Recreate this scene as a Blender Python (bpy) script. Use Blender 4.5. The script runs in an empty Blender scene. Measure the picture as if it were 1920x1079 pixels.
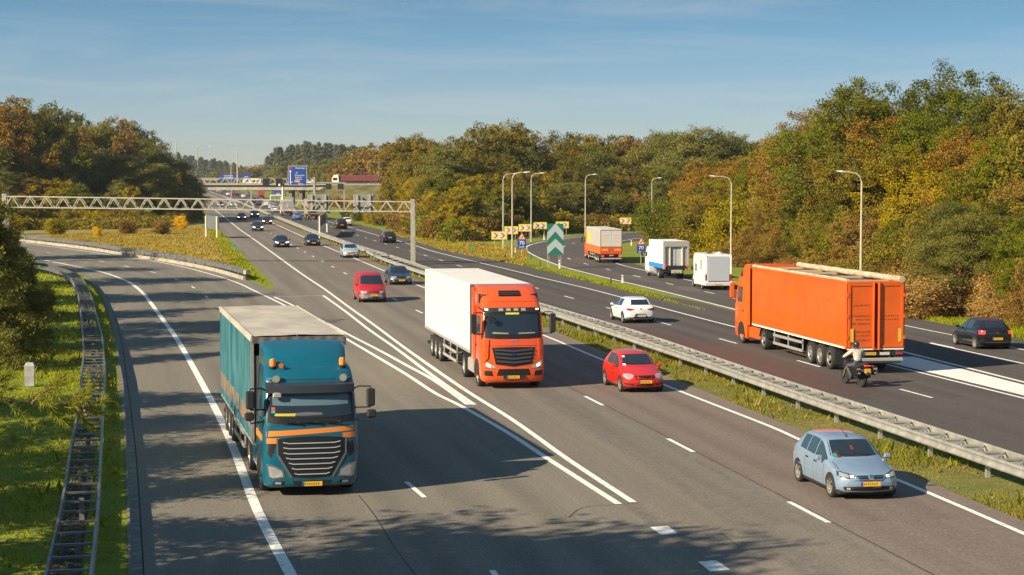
import bpy, bmesh, math, random
import numpy as np
from mathutils import Vector, Matrix
from mathutils.bvhtree import BVHTree
R = math.radians
rnd = random.Random(7)
scene = bpy.context.scene
COL = scene.collection

# ------------------------------------------------------------------ camera
FPX, PITCH, CH = 3565.0, 0.0579, 8.34      # focal length in photo pixels, pitch (rad), camera height (m)
cam = bpy.data.cameras.new('camera'); camo = bpy.data.objects.new('camera', cam); COL.objects.link(camo)
cam.sensor_width = 36.0; cam.lens = 36.0 * FPX / 1920.0
cam.clip_start = 0.5; cam.clip_end = 12000
camo.location = (0, 0, CH); camo.rotation_euler = (R(90) - PITCH, 0, 0)
scene.camera = camo

# ------------------------------------------------------------------ world, sun, exposure
SUN_AZ, SUN_EL = R(35), R(29)            # the light travels towards +x,+y at SUN_AZ from the x axis
w = bpy.data.worlds.new('World'); scene.world = w; w.use_nodes = True
nt = w.node_tree; nt.nodes.clear()
def wn(t, **k):
    n = nt.nodes.new(t)
    for a, b in k.items(): setattr(n, a, b)
    return n
wo = wn('ShaderNodeOutputWorld'); bg = wn('ShaderNodeBackground'); sky = wn('ShaderNodeTexSky')
sky.sky_type = 'NISHITA'; sky.sun_disc = False; sky.sun_elevation = SUN_EL
sky.sun_rotation = math.atan2(-math.cos(SUN_AZ), -math.sin(SUN_AZ))
sky.air_density = 1.3; sky.dust_density = 0.6; sky.ozone_density = 1.2; sky.altitude = 0
tc = wn('ShaderNodeTexCoord')
sep = wn('ShaderNodeSeparateXYZ'); nt.links.new(tc.outputs['Generated'], sep.inputs[0])
mz = wn('ShaderNodeMath', operation='MULTIPLY_ADD'); mz.inputs[1].default_value = 4.6; mz.inputs[2].default_value = 0.05
nt.links.new(sep.outputs['Z'], mz.inputs[0])
cmb = wn('ShaderNodeCombineXYZ')
nt.links.new(sep.outputs['X'], cmb.inputs[0]); nt.links.new(sep.outputs['Y'], cmb.inputs[1]); nt.links.new(mz.outputs[0], cmb.inputs[2])
nrm = wn('ShaderNodeVectorMath', operation='NORMALIZE'); nt.links.new(cmb.outputs[0], nrm.inputs[0])
nt.links.new(nrm.outputs[0], sky.inputs['Vector'])
# thin cirrus streaks, part of the sky itself
mp = wn('ShaderNodeMapping'); mp.inputs['Rotation'].default_value = (R(7), R(11), R(25)); mp.inputs['Scale'].default_value = (6, 9, 70)
nt.links.new(tc.outputs['Generated'], mp.inputs[0])
nz = wn('ShaderNodeTexNoise'); nz.inputs['Scale'].default_value = 1.0; nz.inputs['Detail'].default_value = 11; nz.inputs['Roughness'].default_value = 0.62; nz.inputs['Distortion'].default_value = 1.1
nt.links.new(mp.outputs[0], nz.inputs['Vector'])
cr = wn('ShaderNodeValToRGB'); cr.color_ramp.elements[0].position = 0.44; cr.color_ramp.elements[1].position = 0.85
cr.color_ramp.elements[0].color = (0, 0, 0, 1); cr.color_ramp.elements[1].color = (0.27, 0.27, 0.27, 1)
nt.links.new(nz.outputs['Fac'], cr.inputs[0])
mx = wn('ShaderNodeMixRGB'); mx.inputs[2].default_value = (5.2, 5.1, 4.9, 1)
hg = wn('ShaderNodeMapRange'); hg.inputs[1].default_value = 0.0; hg.inputs[2].default_value = 0.075; hg.inputs[3].default_value = 0.72; hg.inputs[4].default_value = 0.0; nt.links.new(sep.outputs['Z'], hg.inputs[0])
hm_ = wn('ShaderNodeMixRGB'); hm_.inputs[2].default_value = (3.0, 2.85, 2.55, 1); nt.links.new(hg.outputs[0], hm_.inputs[0])
hs = wn('ShaderNodeHueSaturation'); hs.inputs['Hue'].default_value = 0.485; hs.inputs['Saturation'].default_value = 1.2; nt.links.new(sky.outputs[0], hs.inputs['Color'])
nt.links.new(cr.outputs[0], mx.inputs[0]); nt.links.new(hs.outputs[0], hm_.inputs[1]); nt.links.new(hm_.outputs[0], mx.inputs[1])
nt.links.new(mx.outputs[0], bg.inputs[0]); bg.inputs[1].default_value = 0.079
nt.links.new(bg.outputs[0], wo.inputs[0])
sl = bpy.data.lights.new('sun', 'SUN'); sl.energy = 5.0; sl.angle = R(0.5); sl.color = (1.0, 0.86, 0.64)
so = bpy.data.objects.new('sun', sl); COL.objects.link(so)
sd = Vector((math.cos(SUN_AZ) * math.cos(SUN_EL), math.sin(SUN_AZ) * math.cos(SUN_EL), -math.sin(SUN_EL)))
so.rotation_euler = sd.to_track_quat('-Z', 'Y').to_euler(); so.location = (-60, -40, 60)
scene.view_settings.view_transform = 'Standard'; scene.view_settings.look = 'None'
scene.view_settings.exposure = 0.86; scene.view_settings.gamma = 1.0
scene.render.engine = 'CYCLES'
scene.cycles.max_bounces = 6; scene.cycles.transparent_max_bounces = 8
scene.cycles.use_denoising = True

# ------------------------------------------------------------------ where a photo pixel stands on the ground (for surveying the layout)
def G(px, py, z=0.0):
    x = (px - 960) / FPX; y = (539.5 - py) / FPX
    d = (x, math.cos(PITCH) + y * math.sin(PITCH), -math.sin(PITCH) + y * math.cos(PITCH))
    t = (z - CH) / d[2]
    return Vector((d[0] * t, d[1] * t, z))
def D(y):                       # ground distance of an image row
    return G(960, y).y
def AT(px, py, d):              # point at ground distance d seen at px,py
    x = (px - 960) / FPX; y = (539.5 - py) / FPX
    v = (x, math.cos(PITCH) + y * math.sin(PITCH), -math.sin(PITCH) + y * math.cos(PITCH))
    t = d / v[1]
    return Vector((v[0] * t, d, CH + v[2] * t))

# ------------------------------------------------------------------ materials
MATS = {}
def mat(name, col=(.5, .5, .5), rough=.6, metal=0., coat=0., var=0., scale=3., bump=0., bscale=30., emit=None, spec=None, col2=None, stretch=None):
    if name in MATS: return MATS[name]
    m = bpy.data.materials.new(name); m.use_nodes = True; MATS[name] = m
    n = m.node_tree; b = n.nodes['Principled BSDF']
    b.inputs['Base Color'].default_value = (*col, 1); b.inputs['Roughness'].default_value = rough
    b.inputs['Metallic'].default_value = metal; b.inputs['Coat Weight'].default_value = coat; b.inputs['Coat Roughness'].default_value = .08
    if spec is not None: b.inputs['Specular IOR Level'].default_value = spec
    if var or col2 or bump:
        t = n.nodes.new('ShaderNodeTexCoord'); mpn = n.nodes.new('ShaderNodeMapping')
        if stretch: mpn.inputs['Scale'].default_value = stretch
        n.links.new(t.outputs['Object'], mpn.inputs[0])
        z = n.nodes.new('ShaderNodeTexNoise'); z.inputs['Scale'].default_value = scale; z.inputs['Detail'].default_value = 5; z.inputs['Roughness'].default_value = .6
        n.links.new(mpn.outputs[0], z.inputs['Vector'])
        if var or col2:
            r = n.nodes.new('ShaderNodeValToRGB')
            c2 = col2 if col2 else tuple(c * (1 - var) for c in col)
            c1 = col if col2 else tuple(min(1, c * (1 + var * .5)) for c in col)
            r.color_ramp.elements[0].position = .35; r.color_ramp.elements[1].position = .65
            r.color_ramp.elements[0].color = (*c2, 1); r.color_ramp.elements[1].color = (*c1, 1)
            n.links.new(z.outputs['Fac'], r.inputs[0]); n.links.new(r.outputs[0], b.inputs['Base Color'])
        if bump:
            z2 = n.nodes.new('ShaderNodeTexNoise'); z2.inputs['Scale'].default_value = bscale; z2.inputs['Detail'].default_value = 3
            n.links.new(t.outputs['Object'], z2.inputs['Vector'])
            bp = n.nodes.new('ShaderNodeBump'); bp.inputs['Strength'].default_value = bump; bp.inputs['Distance'].default_value = .02
            n.links.new(z2.outputs['Fac'], bp.inputs['Height']); n.links.new(bp.outputs[0], b.inputs['Normal'])
    if emit:
        b.inputs['Emission Color'].default_value = (*emit[:3], 1); b.inputs['Emission Strength'].default_value = emit[3]
    return m

def ground_mat(name, cols, scales=(.05, .6, 6.), bump=.5, bscale=8., rough=.95, stretch=(1, 1, 1), rot=0., grain=None):
    """three noise scales mixed over four colours of one surface"""
    m = bpy.data.materials.new(name); m.use_nodes = True; MATS[name] = m
    n = m.node_tree; b = n.nodes['Principled BSDF']; b.inputs['Roughness'].default_value = rough; b.inputs['Specular IOR Level'].default_value = .25
    t = n.nodes.new('ShaderNodeTexCoord'); mpn = n.nodes.new('ShaderNodeMapping')
    mpn.inputs['Rotation'].default_value = (0, 0, rot)
    mp2 = n.nodes.new('ShaderNodeMapping'); mp2.inputs['Scale'].default_value = stretch
    n.links.new(t.outputs['Object'], mpn.inputs[0]); n.links.new(mpn.outputs[0], mp2.inputs[0])
    prev = None
    for i, s in enumerate(scales):
        z = n.nodes.new('ShaderNodeTexNoise'); z.inputs['Scale'].default_value = s; z.inputs['Detail'].default_value = 6; z.inputs['Roughness'].default_value = .65
        n.links.new((mp2 if i < 2 else t).outputs[0 if i < 2 else 'Object'], z.inputs['Vector'])
        r = n.nodes.new('ShaderNodeValToRGB'); r.color_ramp.elements[0].position = .40; r.color_ramp.elements[1].position = .62
        n.links.new(z.outputs['Fac'], r.inputs[0])
        mxn = n.nodes.new('ShaderNodeMixRGB'); mxn.inputs[2].default_value = (*cols[i + 1], 1)
        if prev is None: mxn.inputs[1].default_value = (*cols[0], 1)
        else: n.links.new(prev.outputs[0], mxn.inputs[1])
        fm = n.nodes.new('ShaderNodeMath'); fm.operation = 'MULTIPLY'; fm.inputs[1].default_value = .85 if i < 2 else .55
        n.links.new(r.outputs[0], fm.inputs[0]); n.links.new(fm.outputs[0], mxn.inputs[0]); prev = mxn
    if grain:
        z = n.nodes.new('ShaderNodeTexNoise'); z.inputs['Scale'].default_value = grain[0]; z.inputs['Detail'].default_value = 2
        n.links.new(t.outputs['Object'], z.inputs['Vector'])
        mr = n.nodes.new('ShaderNodeMapRange'); mr.inputs[1].default_value = .3; mr.inputs[2].default_value = .7; mr.inputs[3].default_value = 1 - grain[1]; mr.inputs[4].default_value = 1 + grain[1]
        n.links.new(z.outputs['Fac'], mr.inputs[0])
        vm = n.nodes.new('ShaderNodeVectorMath'); vm.operation = 'SCALE'
        n.links.new(prev.outputs[0], vm.inputs[0]); n.links.new(mr.outputs[0], vm.inputs['Scale']); prev = vm
    n.links.new(prev.outputs[0], b.inputs['Base Color'])
    z2 = n.nodes.new('ShaderNodeTexNoise'); z2.inputs['Scale'].default_value = bscale; z2.inputs['Detail'].default_value = 4
    n.links.new(t.outputs['Object'], z2.inputs['Vector'])
    bp = n.nodes.new('ShaderNodeBump'); bp.inputs['Strength'].default_value = bump; bp.inputs['Distance'].default_value = .05
    n.links.new(z2.outputs['Fac'], bp.inputs['Height']); n.links.new(bp.outputs[0], b.inputs['Normal'])
    return m

def leaf_mat(name, c1, c2, c3=None, trans=.25):
    c1, c2, c3 = [None if c is None else (c[0] * 1.42, c[1] * 1.24, c[2] * .85) for c in (c1, c2, c3)]
    m = bpy.data.materials.new(name); m.use_nodes = True; MATS[name] = m
    n = m.node_tree; n.nodes.clear()
    out = n.nodes.new('ShaderNodeOutputMaterial'); df = n.nodes.new('ShaderNodeBsdfDiffuse'); tr = n.nodes.new('ShaderNodeBsdfTranslucent')
    ms = n.nodes.new('ShaderNodeMixShader'); ms.inputs[0].default_value = trans
    t = n.nodes.new('ShaderNodeTexCoord'); z = n.nodes.new('ShaderNodeTexNoise'); z.inputs['Scale'].default_value = .33; z.inputs['Detail'].default_value = 3
    oi = n.nodes.new('ShaderNodeObjectInfo'); ad = n.nodes.new('ShaderNodeVectorMath'); ad.operation = 'ADD'
    sc = n.nodes.new('ShaderNodeMath'); sc.operation = 'MULTIPLY'; sc.inputs[1].default_value = 60
    n.links.new(oi.outputs['Random'], sc.inputs[0]); n.links.new(t.outputs['Object'], ad.inputs[0]); n.links.new(sc.outputs[0], ad.inputs[1]); n.links.new(ad.outputs[0], z.inputs['Vector'])
    gi = n.nodes.new('ShaderNodeNewGeometry')
    mix = n.nodes.new('ShaderNodeMath'); mix.operation = 'MULTIPLY_ADD'; mix.inputs[1].default_value = .55
    n.links.new(gi.outputs['Random Per Island'], mix.inputs[0])
    z3 = n.nodes.new('ShaderNodeMapRange'); z3.inputs[1].default_value = .3; z3.inputs[2].default_value = .7; z3.inputs[4].default_value = .55
    n.links.new(z.outputs['Fac'], z3.inputs[0]); n.links.new(z3.outputs[0], mix.inputs[2])
    r = n.nodes.new('ShaderNodeValToRGB'); r.color_ramp.elements[0].position = .10; r.color_ramp.elements[1].position = 1.0
    r.color_ramp.elements[0].color = (*c1, 1); r.color_ramp.elements[1].color = (*(c3 or c2), 1)
    e = r.color_ramp.elements.new(.55); e.color = (*c2, 1)
    n.links.new(mix.outputs[0], r.inputs[0])
    for s in (df, tr): n.links.new(r.outputs[0], s.inputs[0])
    n.links.new(df.outputs[0], ms.inputs[1]); n.links.new(tr.outputs[0], ms.inputs[2]); n.links.new(ms.outputs[0], out.inputs[0])
    return m

# ------------------------------------------------------------------ mesh helpers
def obj(name, me, parent=None, m=None):
    o = bpy.data.objects.new(name, me); COL.objects.link(o)
    if parent is not None: o.parent = parent
    if m is not None and len(me.materials) == 0: me.materials.append(m)
    return o
def mesh_np(name, v, f, smooth=False):
    me = bpy.data.meshes.new(name)
    v = np.asarray(v, dtype=np.float32); f = np.asarray(f, dtype=np.int32)
    k = f.shape[1]
    me.vertices.add(len(v)); me.vertices.foreach_set('co', v.ravel())
    me.loops.add(f.size); me.loops.foreach_set('vertex_index', f.ravel())
    me.polygons.add(len(f)); me.polygons.foreach_set('loop_start', np.arange(0, f.size, k, dtype=np.int32))
    me.polygons.foreach_set('loop_total', np.full(len(f), k, dtype=np.int32))
    if smooth: me.polygons.foreach_set('use_smooth', np.ones(len(f), dtype=bool))
    me.update(calc_edges=True); me.validate()
    return me
class MB:
    def __init__(s): s.v = []; s.f = []
    def add(s, vs, fs):
        o = len(s.v); s.v += [tuple(p) for p in vs]; s.f += [tuple(i + o for i in q) for q in fs]; return s
    def box(s, x0, x1, y0, y1, z0, z1, b=0.0):
        if b <= 0:
            return s.add([(x0, y0, z0), (x1, y0, z0), (x1, y1, z0), (x0, y1, z0), (x0, y0, z1), (x1, y0, z1), (x1, y1, z1), (x0, y1, z1)],
                         [(3, 2, 1, 0), (4, 5, 6, 7), (0, 1, 5, 4), (1, 2, 6, 5), (2, 3, 7, 6), (3, 0, 4, 7)])
        secs = []
        for z, i in ((z0, b), (z0 + b, 0), (z1 - b, 0), (z1, b)):
            a = i
            secs.append([(x0 + a + b, y0 + a, z), (x1 - a - b, y0 + a, z), (x1 - a, y0 + a + b, z), (x1 - a, y1 - a - b, z), (x1 - a - b, y1 - a, z), (x0 + a + b, y1 - a, z), (x0 + a, y1 - a - b, z), (x0 + a, y0 + a + b, z)])
        return s.loft(secs)
    def loft(s, secs, cap=True):
        n = len(secs[0]); o = len(s.v)
        for q in secs: s.v += [tuple(p) for p in q]
        for i in range(len(secs) - 1):
            for j in range(n):
                k = (j + 1) % n
                s.f.append((o + i * n + j, o + i * n + k, o + (i + 1) * n + k, o + (i + 1) * n + j))
        if cap:
            s.f.append(tuple(o + j for j in reversed(range(n)))); s.f.append(tuple(o + (len(secs) - 1) * n + j for j in range(n)))
        return s
    def tube(s, pts, r, n=8, cap=True):
        pts = [Vector(p) for p in pts]; rr = r if isinstance(r, (list, tuple)) else [r] * len(pts)
        secs = []; up = Vector((0, 0, 1))
        for i, p in enumerate(pts):
            t = (pts[min(i + 1, len(pts) - 1)] - pts[max(i - 1, 0)]).normalized()
            a = t.cross(up if abs(t.z) < .95 else Vector((0, 1, 0))).normalized(); b = a.cross(t)
            secs.append([p + (a * math.cos(q) + b * math.sin(q)) * rr[i] for q in [2 * math.pi * j / n + math.pi / n for j in range(n)]])
        return s.loft(secs, cap)
    def bar(s, p, q, w, h):
        """square bar from p to q, w wide and h high"""
        p = Vector(p); q = Vector(q); t = (q - p).normalized(); up = Vector((0, 0, 1)) if abs(t.z) < .95 else Vector((0, 1, 0))
        a = t.cross(up).normalized() * (w / 2); b = a.cross(t).normalized() * (h / 2)
        return s.loft([[c + a + b, c - a + b, c - a - b, c + a - b] for c in (p, q)])
    def lathe(s, prof, cx, cy, cz, axis='x', n=24):
        """prof: list of (axial, radius)"""
        secs = []
        for a, r in prof:
            q = []
            for j in range(n):
                t = 2 * math.pi * j / n; u, v = r * math.cos(t), r * math.sin(t)
                q.append((cx + a, cy + u, cz + v) if axis == 'x' else ((cx + u, cy + a, cz + v) if axis == 'y' else (cx + u, cy + v, cz + a)))
            secs.append(q)
        return s.loft(secs)
    def poly(s, pts, th, nrm):
        """flat outline pts extruded by th along nrm"""
        n = len(pts); nv = Vector(nrm) * th
        return s.loft([[Vector(p) for p in pts], [Vector(p) + nv for p in pts]])
    def mesh(s, name, smooth=False, fixn=True):
        me = bpy.data.meshes.new(name); me.from_pydata(s.v, [], s.f)
        if fixn:
            bm = bmesh.new(); bm.from_mesh(me); bmesh.ops.recalc_face_normals(bm, faces=bm.faces); bm.to_mesh(me); bm.free()
        if smooth:
            for p in me.polygons: p.use_smooth = True
            try: me.set_sharp_from_angle(angle=R(38))
            except Exception: pass
        me.update(); return me
    def build(s, name, m, parent=None, smooth=False):
        return obj(name, s.mesh(name, smooth), parent, m)
def tag(o, label=None, cat=None, group=None, kind=None):
    if label: o['label'] = label
    if cat: o['category'] = cat
    if group: o['group'] = group
    if kind: o['kind'] = kind
    return o
def thing(name, label, cat, loc=(0, 0, 0), rz=0., group=None):
    o = bpy.data.objects.new(name, None); COL.objects.link(o); o.location = loc; o.rotation_euler = (0, 0, rz); o.empty_display_size = .3
    return tag(o, label, cat, group)
def copy_tree(o, parent=None):
    c = o.copy(); COL.objects.link(c)
    if parent is not None: c.parent = parent
    for ch in list(o.children): copy_tree(ch, c)
    return c
def catmull(P, n):
    P = [np.array(p, float) for p in P]; out = []
    for i in range(len(P) - 1):
        p0 = P[max(i - 1, 0)]; p1 = P[i]; p2 = P[i + 1]; p3 = P[min(i + 2, len(P) - 1)]
        for k in range(n):
            t = k / n
            out.append(.5 * ((2 * p1) + (-p0 + p2) * t + (2 * p0 - 5 * p1 + 4 * p2 - p3) * t * t + (-p0 + 3 * p1 - 3 * p2 + p3) * t ** 3))
    out.append(P[-1]); return out
def polyline(pts, near=0, far=0, n=4, z=0.0, flip=False):
    """pixel polyline -> smooth ground polyline (Vectors), ordered as given, lengthened at both ends (metres)"""
    W = [G(*p) if len(p) == 2 else Vector(p) for p in pts]
    return extend([Vector((q[0], q[1], z)) for q in catmull([(a.x, a.y) for a in W], n)], near, far)
def extend(L, near, far):
    if near: L.insert(0, L[0] + (L[0] - L[1]).normalized() * near)
    if far:
        d = (L[-1] - L[-2]).normalized(); e = L[-1].copy()
        for k in range(1, 7): L.append(e + d * far * k / 6)
    return L
def offset_line(L, d):
    out = []
    for i, p in enumerate(L):
        t = (L[min(i + 1, len(L) - 1)] - L[max(i - 1, 0)]).normalized()
        out.append(p + Vector((t.y, -t.x, 0)) * d)
    return out
def resample(L, step):
    out = [L[0].copy()]; acc = 0.; 
    for a, b in zip(L, L[1:]):
        seg = (b - a).length
        if seg < 1e-6: continue
        while acc + seg >= step:
            t = (step - acc) / seg; a = a.lerp(b, t); out.append(a.copy()); seg = (b - a).length; acc = 0.
            if seg < 1e-6: break
        acc += seg
    return out
def at_y(L, y):
    for a, b in zip(L, L[1:]):
        if (a.y - y) * (b.y - y) <= 0 and a.y != b.y:
            return a.x + (b.x - a.x) * (y - a.y) / (b.y - a.y)
    e = min(L, key=lambda p: abs(p.y - y)); return e.x
def tang(L, y):
    x0, x1 = at_y(L, y - 4), at_y(L, y + 4); return Vector((x1 - x0, 8, 0)).normalized()
def strip_mesh(A, B, z, lip=0.0):
    """sheet between two polylines resampled to the same count"""
    def rs(L, n):
        d = [0]
        for a, b in zip(L, L[1:]): d.append(d[-1] + (b - a).length)
        return [np.array([np.interp(t, d, [p.x for p in L]), np.interp(t, d, [p.y for p in L])]) for t in np.linspace(0, d[-1], n)]
    n = 160; a = rs(A, n); b = rs(B, n); v = []; f = []
    for i in range(n):
        v += [(a[i][0], a[i][1], z), (b[i][0], b[i][1], z)]
        if i: f.append((2 * i - 2, 2 * i - 1, 2 * i + 1, 2 * i))
    return v, f
def sheet(name, A, B, z, m, kind='structure'):
    v, f = strip_mesh(A, B, z); mb = MB(); mb.add(v, f)
    o = mb.build(name, m); 
    if o.data.polygons[0].normal.z < 0: o.data.flip_normals()
    tag(o, kind=kind); return o
def line_mark(mb, L, wd, z, dash=None, start=0., ndash=999):
    """painted line of width wd; dash=(len, period)"""
    if dash is None:
        v = []; f = []
        for i, p in enumerate(L):
            t = (L[min(i + 1, len(L) - 1)] - L[max(i - 1, 0)]).normalized(); n = Vector((t.y, -t.x, 0)) * wd / 2
            v += [(p.x - n.x, p.y - n.y, z), (p.x + n.x, p.y + n.y, z)]
            if i: f.append((2 * i - 2, 2 * i - 1, 2 * i + 1, 2 * i))
        mb.add(v, f); return
    d = [0]
    for a, b in zip(L, L[1:]): d.append(d[-1] + (b - a).length)
    X = [p.x for p in L]; Y = [p.y for p in L]; s = start; k = 0
    while s < d[-1] and k < ndash:
        q = [Vector((np.interp(t, d, X), np.interp(t, d, Y), 0)) for t in (s, s + dash[0])]
        t = (q[1] - q[0]).normalized(); n = Vector((t.y, -t.x, 0)) * wd / 2
        mb.add([(q[0].x - n.x, q[0].y - n.y, z), (q[0].x + n.x, q[0].y + n.y, z), (q[1].x + n.x, q[1].y + n.y, z), (q[1].x - n.x, q[1].y - n.y, z)], [(0, 1, 2, 3)])
        s += dash[1]; k += 1
def dist_at(L, p):
    """arc length of the point of L nearest to p"""
    best = (1e9, 0); d = 0
    for a, b in zip(L, L[1:]):
        ab = b - a; t = max(0, min(1, (p - a).dot(ab) / max(ab.length_squared, 1e-9))); q = a + ab * t
        r = (q - p).length
        if r < best[0]: best = (r, d + ab.length * t)
        d += ab.length
    return best[1]
def text(name, s, size, parent, m, loc, rot, ext=.004, align='CENTER'):
    c = bpy.data.curves.new(name, 'FONT'); c.body = s; c.size = size; c.extrude = ext; c.align_x = align; c.align_y = 'CENTER'
    c.materials.append(m); t = bpy.data.objects.new(name, c); COL.objects.link(t)
    me = bpy.data.meshes.new_from_object(t.evaluated_get(bpy.context.evaluated_depsgraph_get())); bpy.data.objects.remove(t)
    me.name = name; o = obj(name, me, parent, m); o.location = loc; o.rotation_euler = rot
    return o

# ================================================================== SETTING: ground and roads
HD = -0.178      # heading of the motorway (rad, left of the view axis)
M_grass = ground_mat('grass_ground', [(.17, .23, .012), (.25, .29, .012), (.10, .145, .012), (.26, .23, .04)], (.08, .7, 5.), .9, 9.)
M_median = ground_mat('median_grass', [(.13, .15, .018), (.24, .185, .07), (.075, .10, .015), (.20, .16, .07)], (.22, .9, 4.), .9, 9.)
M_heath = ground_mat('heath', [(.32, .23, .07), (.22, .15, .055), (.20, .21, .035), (.34, .27, .08)], (.06, .35, 2.5), .9, 5.)
def asphalt(name, *C, k=1.):
    c, c2, c3, c4 = [(a[0] * 1.12 * k, a[1] * 1.06 * k, a[2] * .98 * k) for a in C]
    return ground_mat(name, [c, c2, c3, c4], (.05, .35, 2.5), .35, 35., rough=.82, stretch=(2.6, .06, 1), rot=HD, grain=(14., .24))
A_main = ((.165, .150, .134), (.215, .190, .160), (.120, .111, .104), (.19, .171, .150))
M_main = asphalt('asphalt_main', *A_main)
A_lane = ((.168, .138, .122), (.212, .175, .153), (.132, .112, .101), (.185, .153, .135))
M_lane = asphalt('asphalt_lane', *A_lane)
A_ramp = ((.175, .163, .140), (.22, .202, .168), (.138, .130, .115), (.19, .177, .150))
M_ramp = asphalt('asphalt_ramp', *A_ramp)
A_dark = ((.082, .074, .072), (.108, .096, .092), (.064, .059, .059), (.09, .082, .08))
M_dark = asphalt('asphalt_dark', *A_dark)
M_red = asphalt('asphalt_red', (.092, .058, .054), (.108, .072, .066), (.072, .052, .050), (.095, .066, .062))
M_paint = mat('road_paint', (.80, .78, .72), .75, col2=(.40, .38, .34), scale=7.)
for e_, p_ in zip([e for e in M_paint.node_tree.nodes if e.type == 'VALTORGB'][0].color_ramp.elements, (.30, .47)): e_.position = p_
M_paintold = mat('road_paint_worn', (.74, .72, .66), .8, col2=(.50, .48, .44), scale=2.2)

# the land itself, one sheet to the horizon
gm = MB(); gm.add([(-5000, -300, -.03), (5000, -300, -.03), (5000, 9000, -.03), (-5000, 9000, -.03)], [(0, 1, 2, 3)])
tag(gm.build('ground', M_grass), kind='structure')

# surveyed lines (photo pixels, near -> far unless noted)
far_dir = Vector((math.sin(HD), math.cos(HD), 0))
pL1 = [(1187, 943), (1065, 862.6), (960, 787.6), (865, 727.6), (765, 657.6), (702.5, 611), (650, 573.5), (607, 541.8), (561, 511), (504, 469.6), (468, 443.5), (447, 429), (425, 411), (400, 392.5)]
L1 = polyline(pL1, far=1500)
L1n = polyline(pL1, near=40, far=1500)
L2 = polyline([(889, 760), (827.7, 717.7), (790, 690), (740, 652.6), (690, 617.6), (647, 584.3), (606, 555)])
L3 = polyline([(877.7, 760), (815, 715), (765, 687.6), (715, 660), (658.8, 631), (600, 600), (542, 570), (514, 557.6)])
L4 = polyline([(1160, 946.5), (1032.6, 865), (948, 810), (865, 762.7), (815, 737.7), (765, 705), (715, 675), (660, 642.6), (600, 608), (527, 570), (500, 556.8), (471.8, 543.4), (445, 531), (403, 517), (333.7, 499), (264, 486.7), (194.7, 477), (139, 468.7), (86, 461.7), (20, 453), (-80, 442)])
L5 = polyline([(545, 1079), (480, 952), (429.6, 821), (382, 725.6), (333.7, 639.7), (306, 600.8), (283.6, 570), (264, 546.5), (236.4, 527), (194.7, 511.8), (155.7, 503), (89, 489.5), (20, 477), (-80, 462)], near=30)
LD = polyline([(965, 1130), (920, 1068), (796, 934), (756.6, 900.3), (700, 850), (560, 725), (470, 640), (430, 595), (394, 562.7), (368, 543), (341, 528.5), (306.5, 516), (264, 506), (217.7, 496), (170, 486.7), (115.4, 478.4), (40, 466), (-80, 450)], near=20)
EL = polyline([(240.6, 1079), (234.7, 849), (224.7, 729.6), (217, 650), (211, 614.7), (207, 600.8), (192, 559), (167, 525.7), (150, 514), (111, 500), (60, 491), (0, 482), (-80, 470)], near=30)
ER = offset_line(L4, 1.3)
ERb = [Vector((p.x + (3.5 if p.y < 60 else (2.2 if p.y < 150 else .2)), p.y, 0)) for p in polyline([(1160 + 800, 946.5 + 470)] + [(1160, 946.5), (1032.6, 865), (948, 810), (865, 762.7), (815, 737.7), (765, 705), (715, 675), (660, 642.6), (600, 608), (527, 570), (500, 556.8)])] + [p for p in ER if p.y > D(556.8) + 2]
R1 = polyline([(1920, 1002), (1695, 906), (1510, 830), (1440, 799), (1283, 737.7), (1135, 677.7), (1062.6, 647.6), (1015, 627.8), (795, 540), (770, 530), (721.5, 509), (650, 479), (602.5, 459.5), (571, 445.6), (523, 423.8), (487.5, 407.6), (456, 393.5)], near=45, far=1500)
RB = polyline([(1920, 979), (1690, 884), (1515, 813), (1440, 783), (1310, 730), (1248, 706), (1140, 663), (1072.6, 636), (1010, 611), (790, 527), (729, 503), (654, 471.5), (572, 438), (512.5, 411), (462, 390)], near=45, far=1500)
LB = polyline([(515, 539), (495, 515), (478.5, 500), (459, 480), (431, 455), (412, 430), (399, 412), (378, 392)], far=1500)
DL = polyline([(1554, 981.6), (1292.8, 845), (1124, 758), (1057, 724), (900, 644), (793.8, 589), (780, 582.2), (738.8, 561.3), (648.7, 513.9), (624.5, 501.4), (604, 490.5), (586, 480.8), (533, 452), (488, 427), (462, 412.5), (430, 393)], near=40, far=1500)
BK = polyline([(1915, 852.6), (1665, 772.6), (1435, 700), (1185, 622), (1007, 566), (800, 500), (720, 474), (640, 446), (598, 433), (512.5, 402), (477.6, 389), (441.7, 375), (416, 367), (384, 356)])
# right-hand carriageway, left border just behind the barrier
M1 = polyline([(1990, 905), (1880, 868), (1690, 803), (1440, 722), (1140, 622), (1010, 580), (860, 527), (790, 503), (720, 478), (640, 450), (598, 437), (512.5, 405), (477.6, 391), (441.7, 377), (416, 369), (384, 357.5)], near=60, far=1500)
R2 = polyline([(1920, 748), (1650, 681), (1378, 614), (1225, 574), (1172, 560), (1095, 540), (1005, 519), (970, 510), (820, 474), (780, 461.5), (742, 451), (716, 444), (657.6, 427.5), (616, 415.7), (567.5, 401.7), (550, 396.2), (484, 370.4), (468, 366.2)], near=70, far=1500)
RD = polyline([(1748, 747), (1685, 730), (1498, 677.7), (1355, 637.6), (1245, 607), (1150, 581), (1078, 561.3), (1016, 543.8), (930, 519), (844, 494), (785.6, 476), (740, 463), (700, 451), (640, 432), (590, 415), (548, 400), (476, 371), (455, 364.5)], near=60, far=1500)
R3 = polyline([(1920, 717.7), (1691.5, 660), (1378, 581), (1225, 542.5), (1130, 520), (1053, 500), (1013, 485), (990, 473), (985.8, 466), (995, 459.5), (1026.6, 452.5), (1085, 445), (1130, 440.5), (1189.5, 436), (1215, 435.3), (1330, 433), (1500, 431.5)], near=70)
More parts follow.
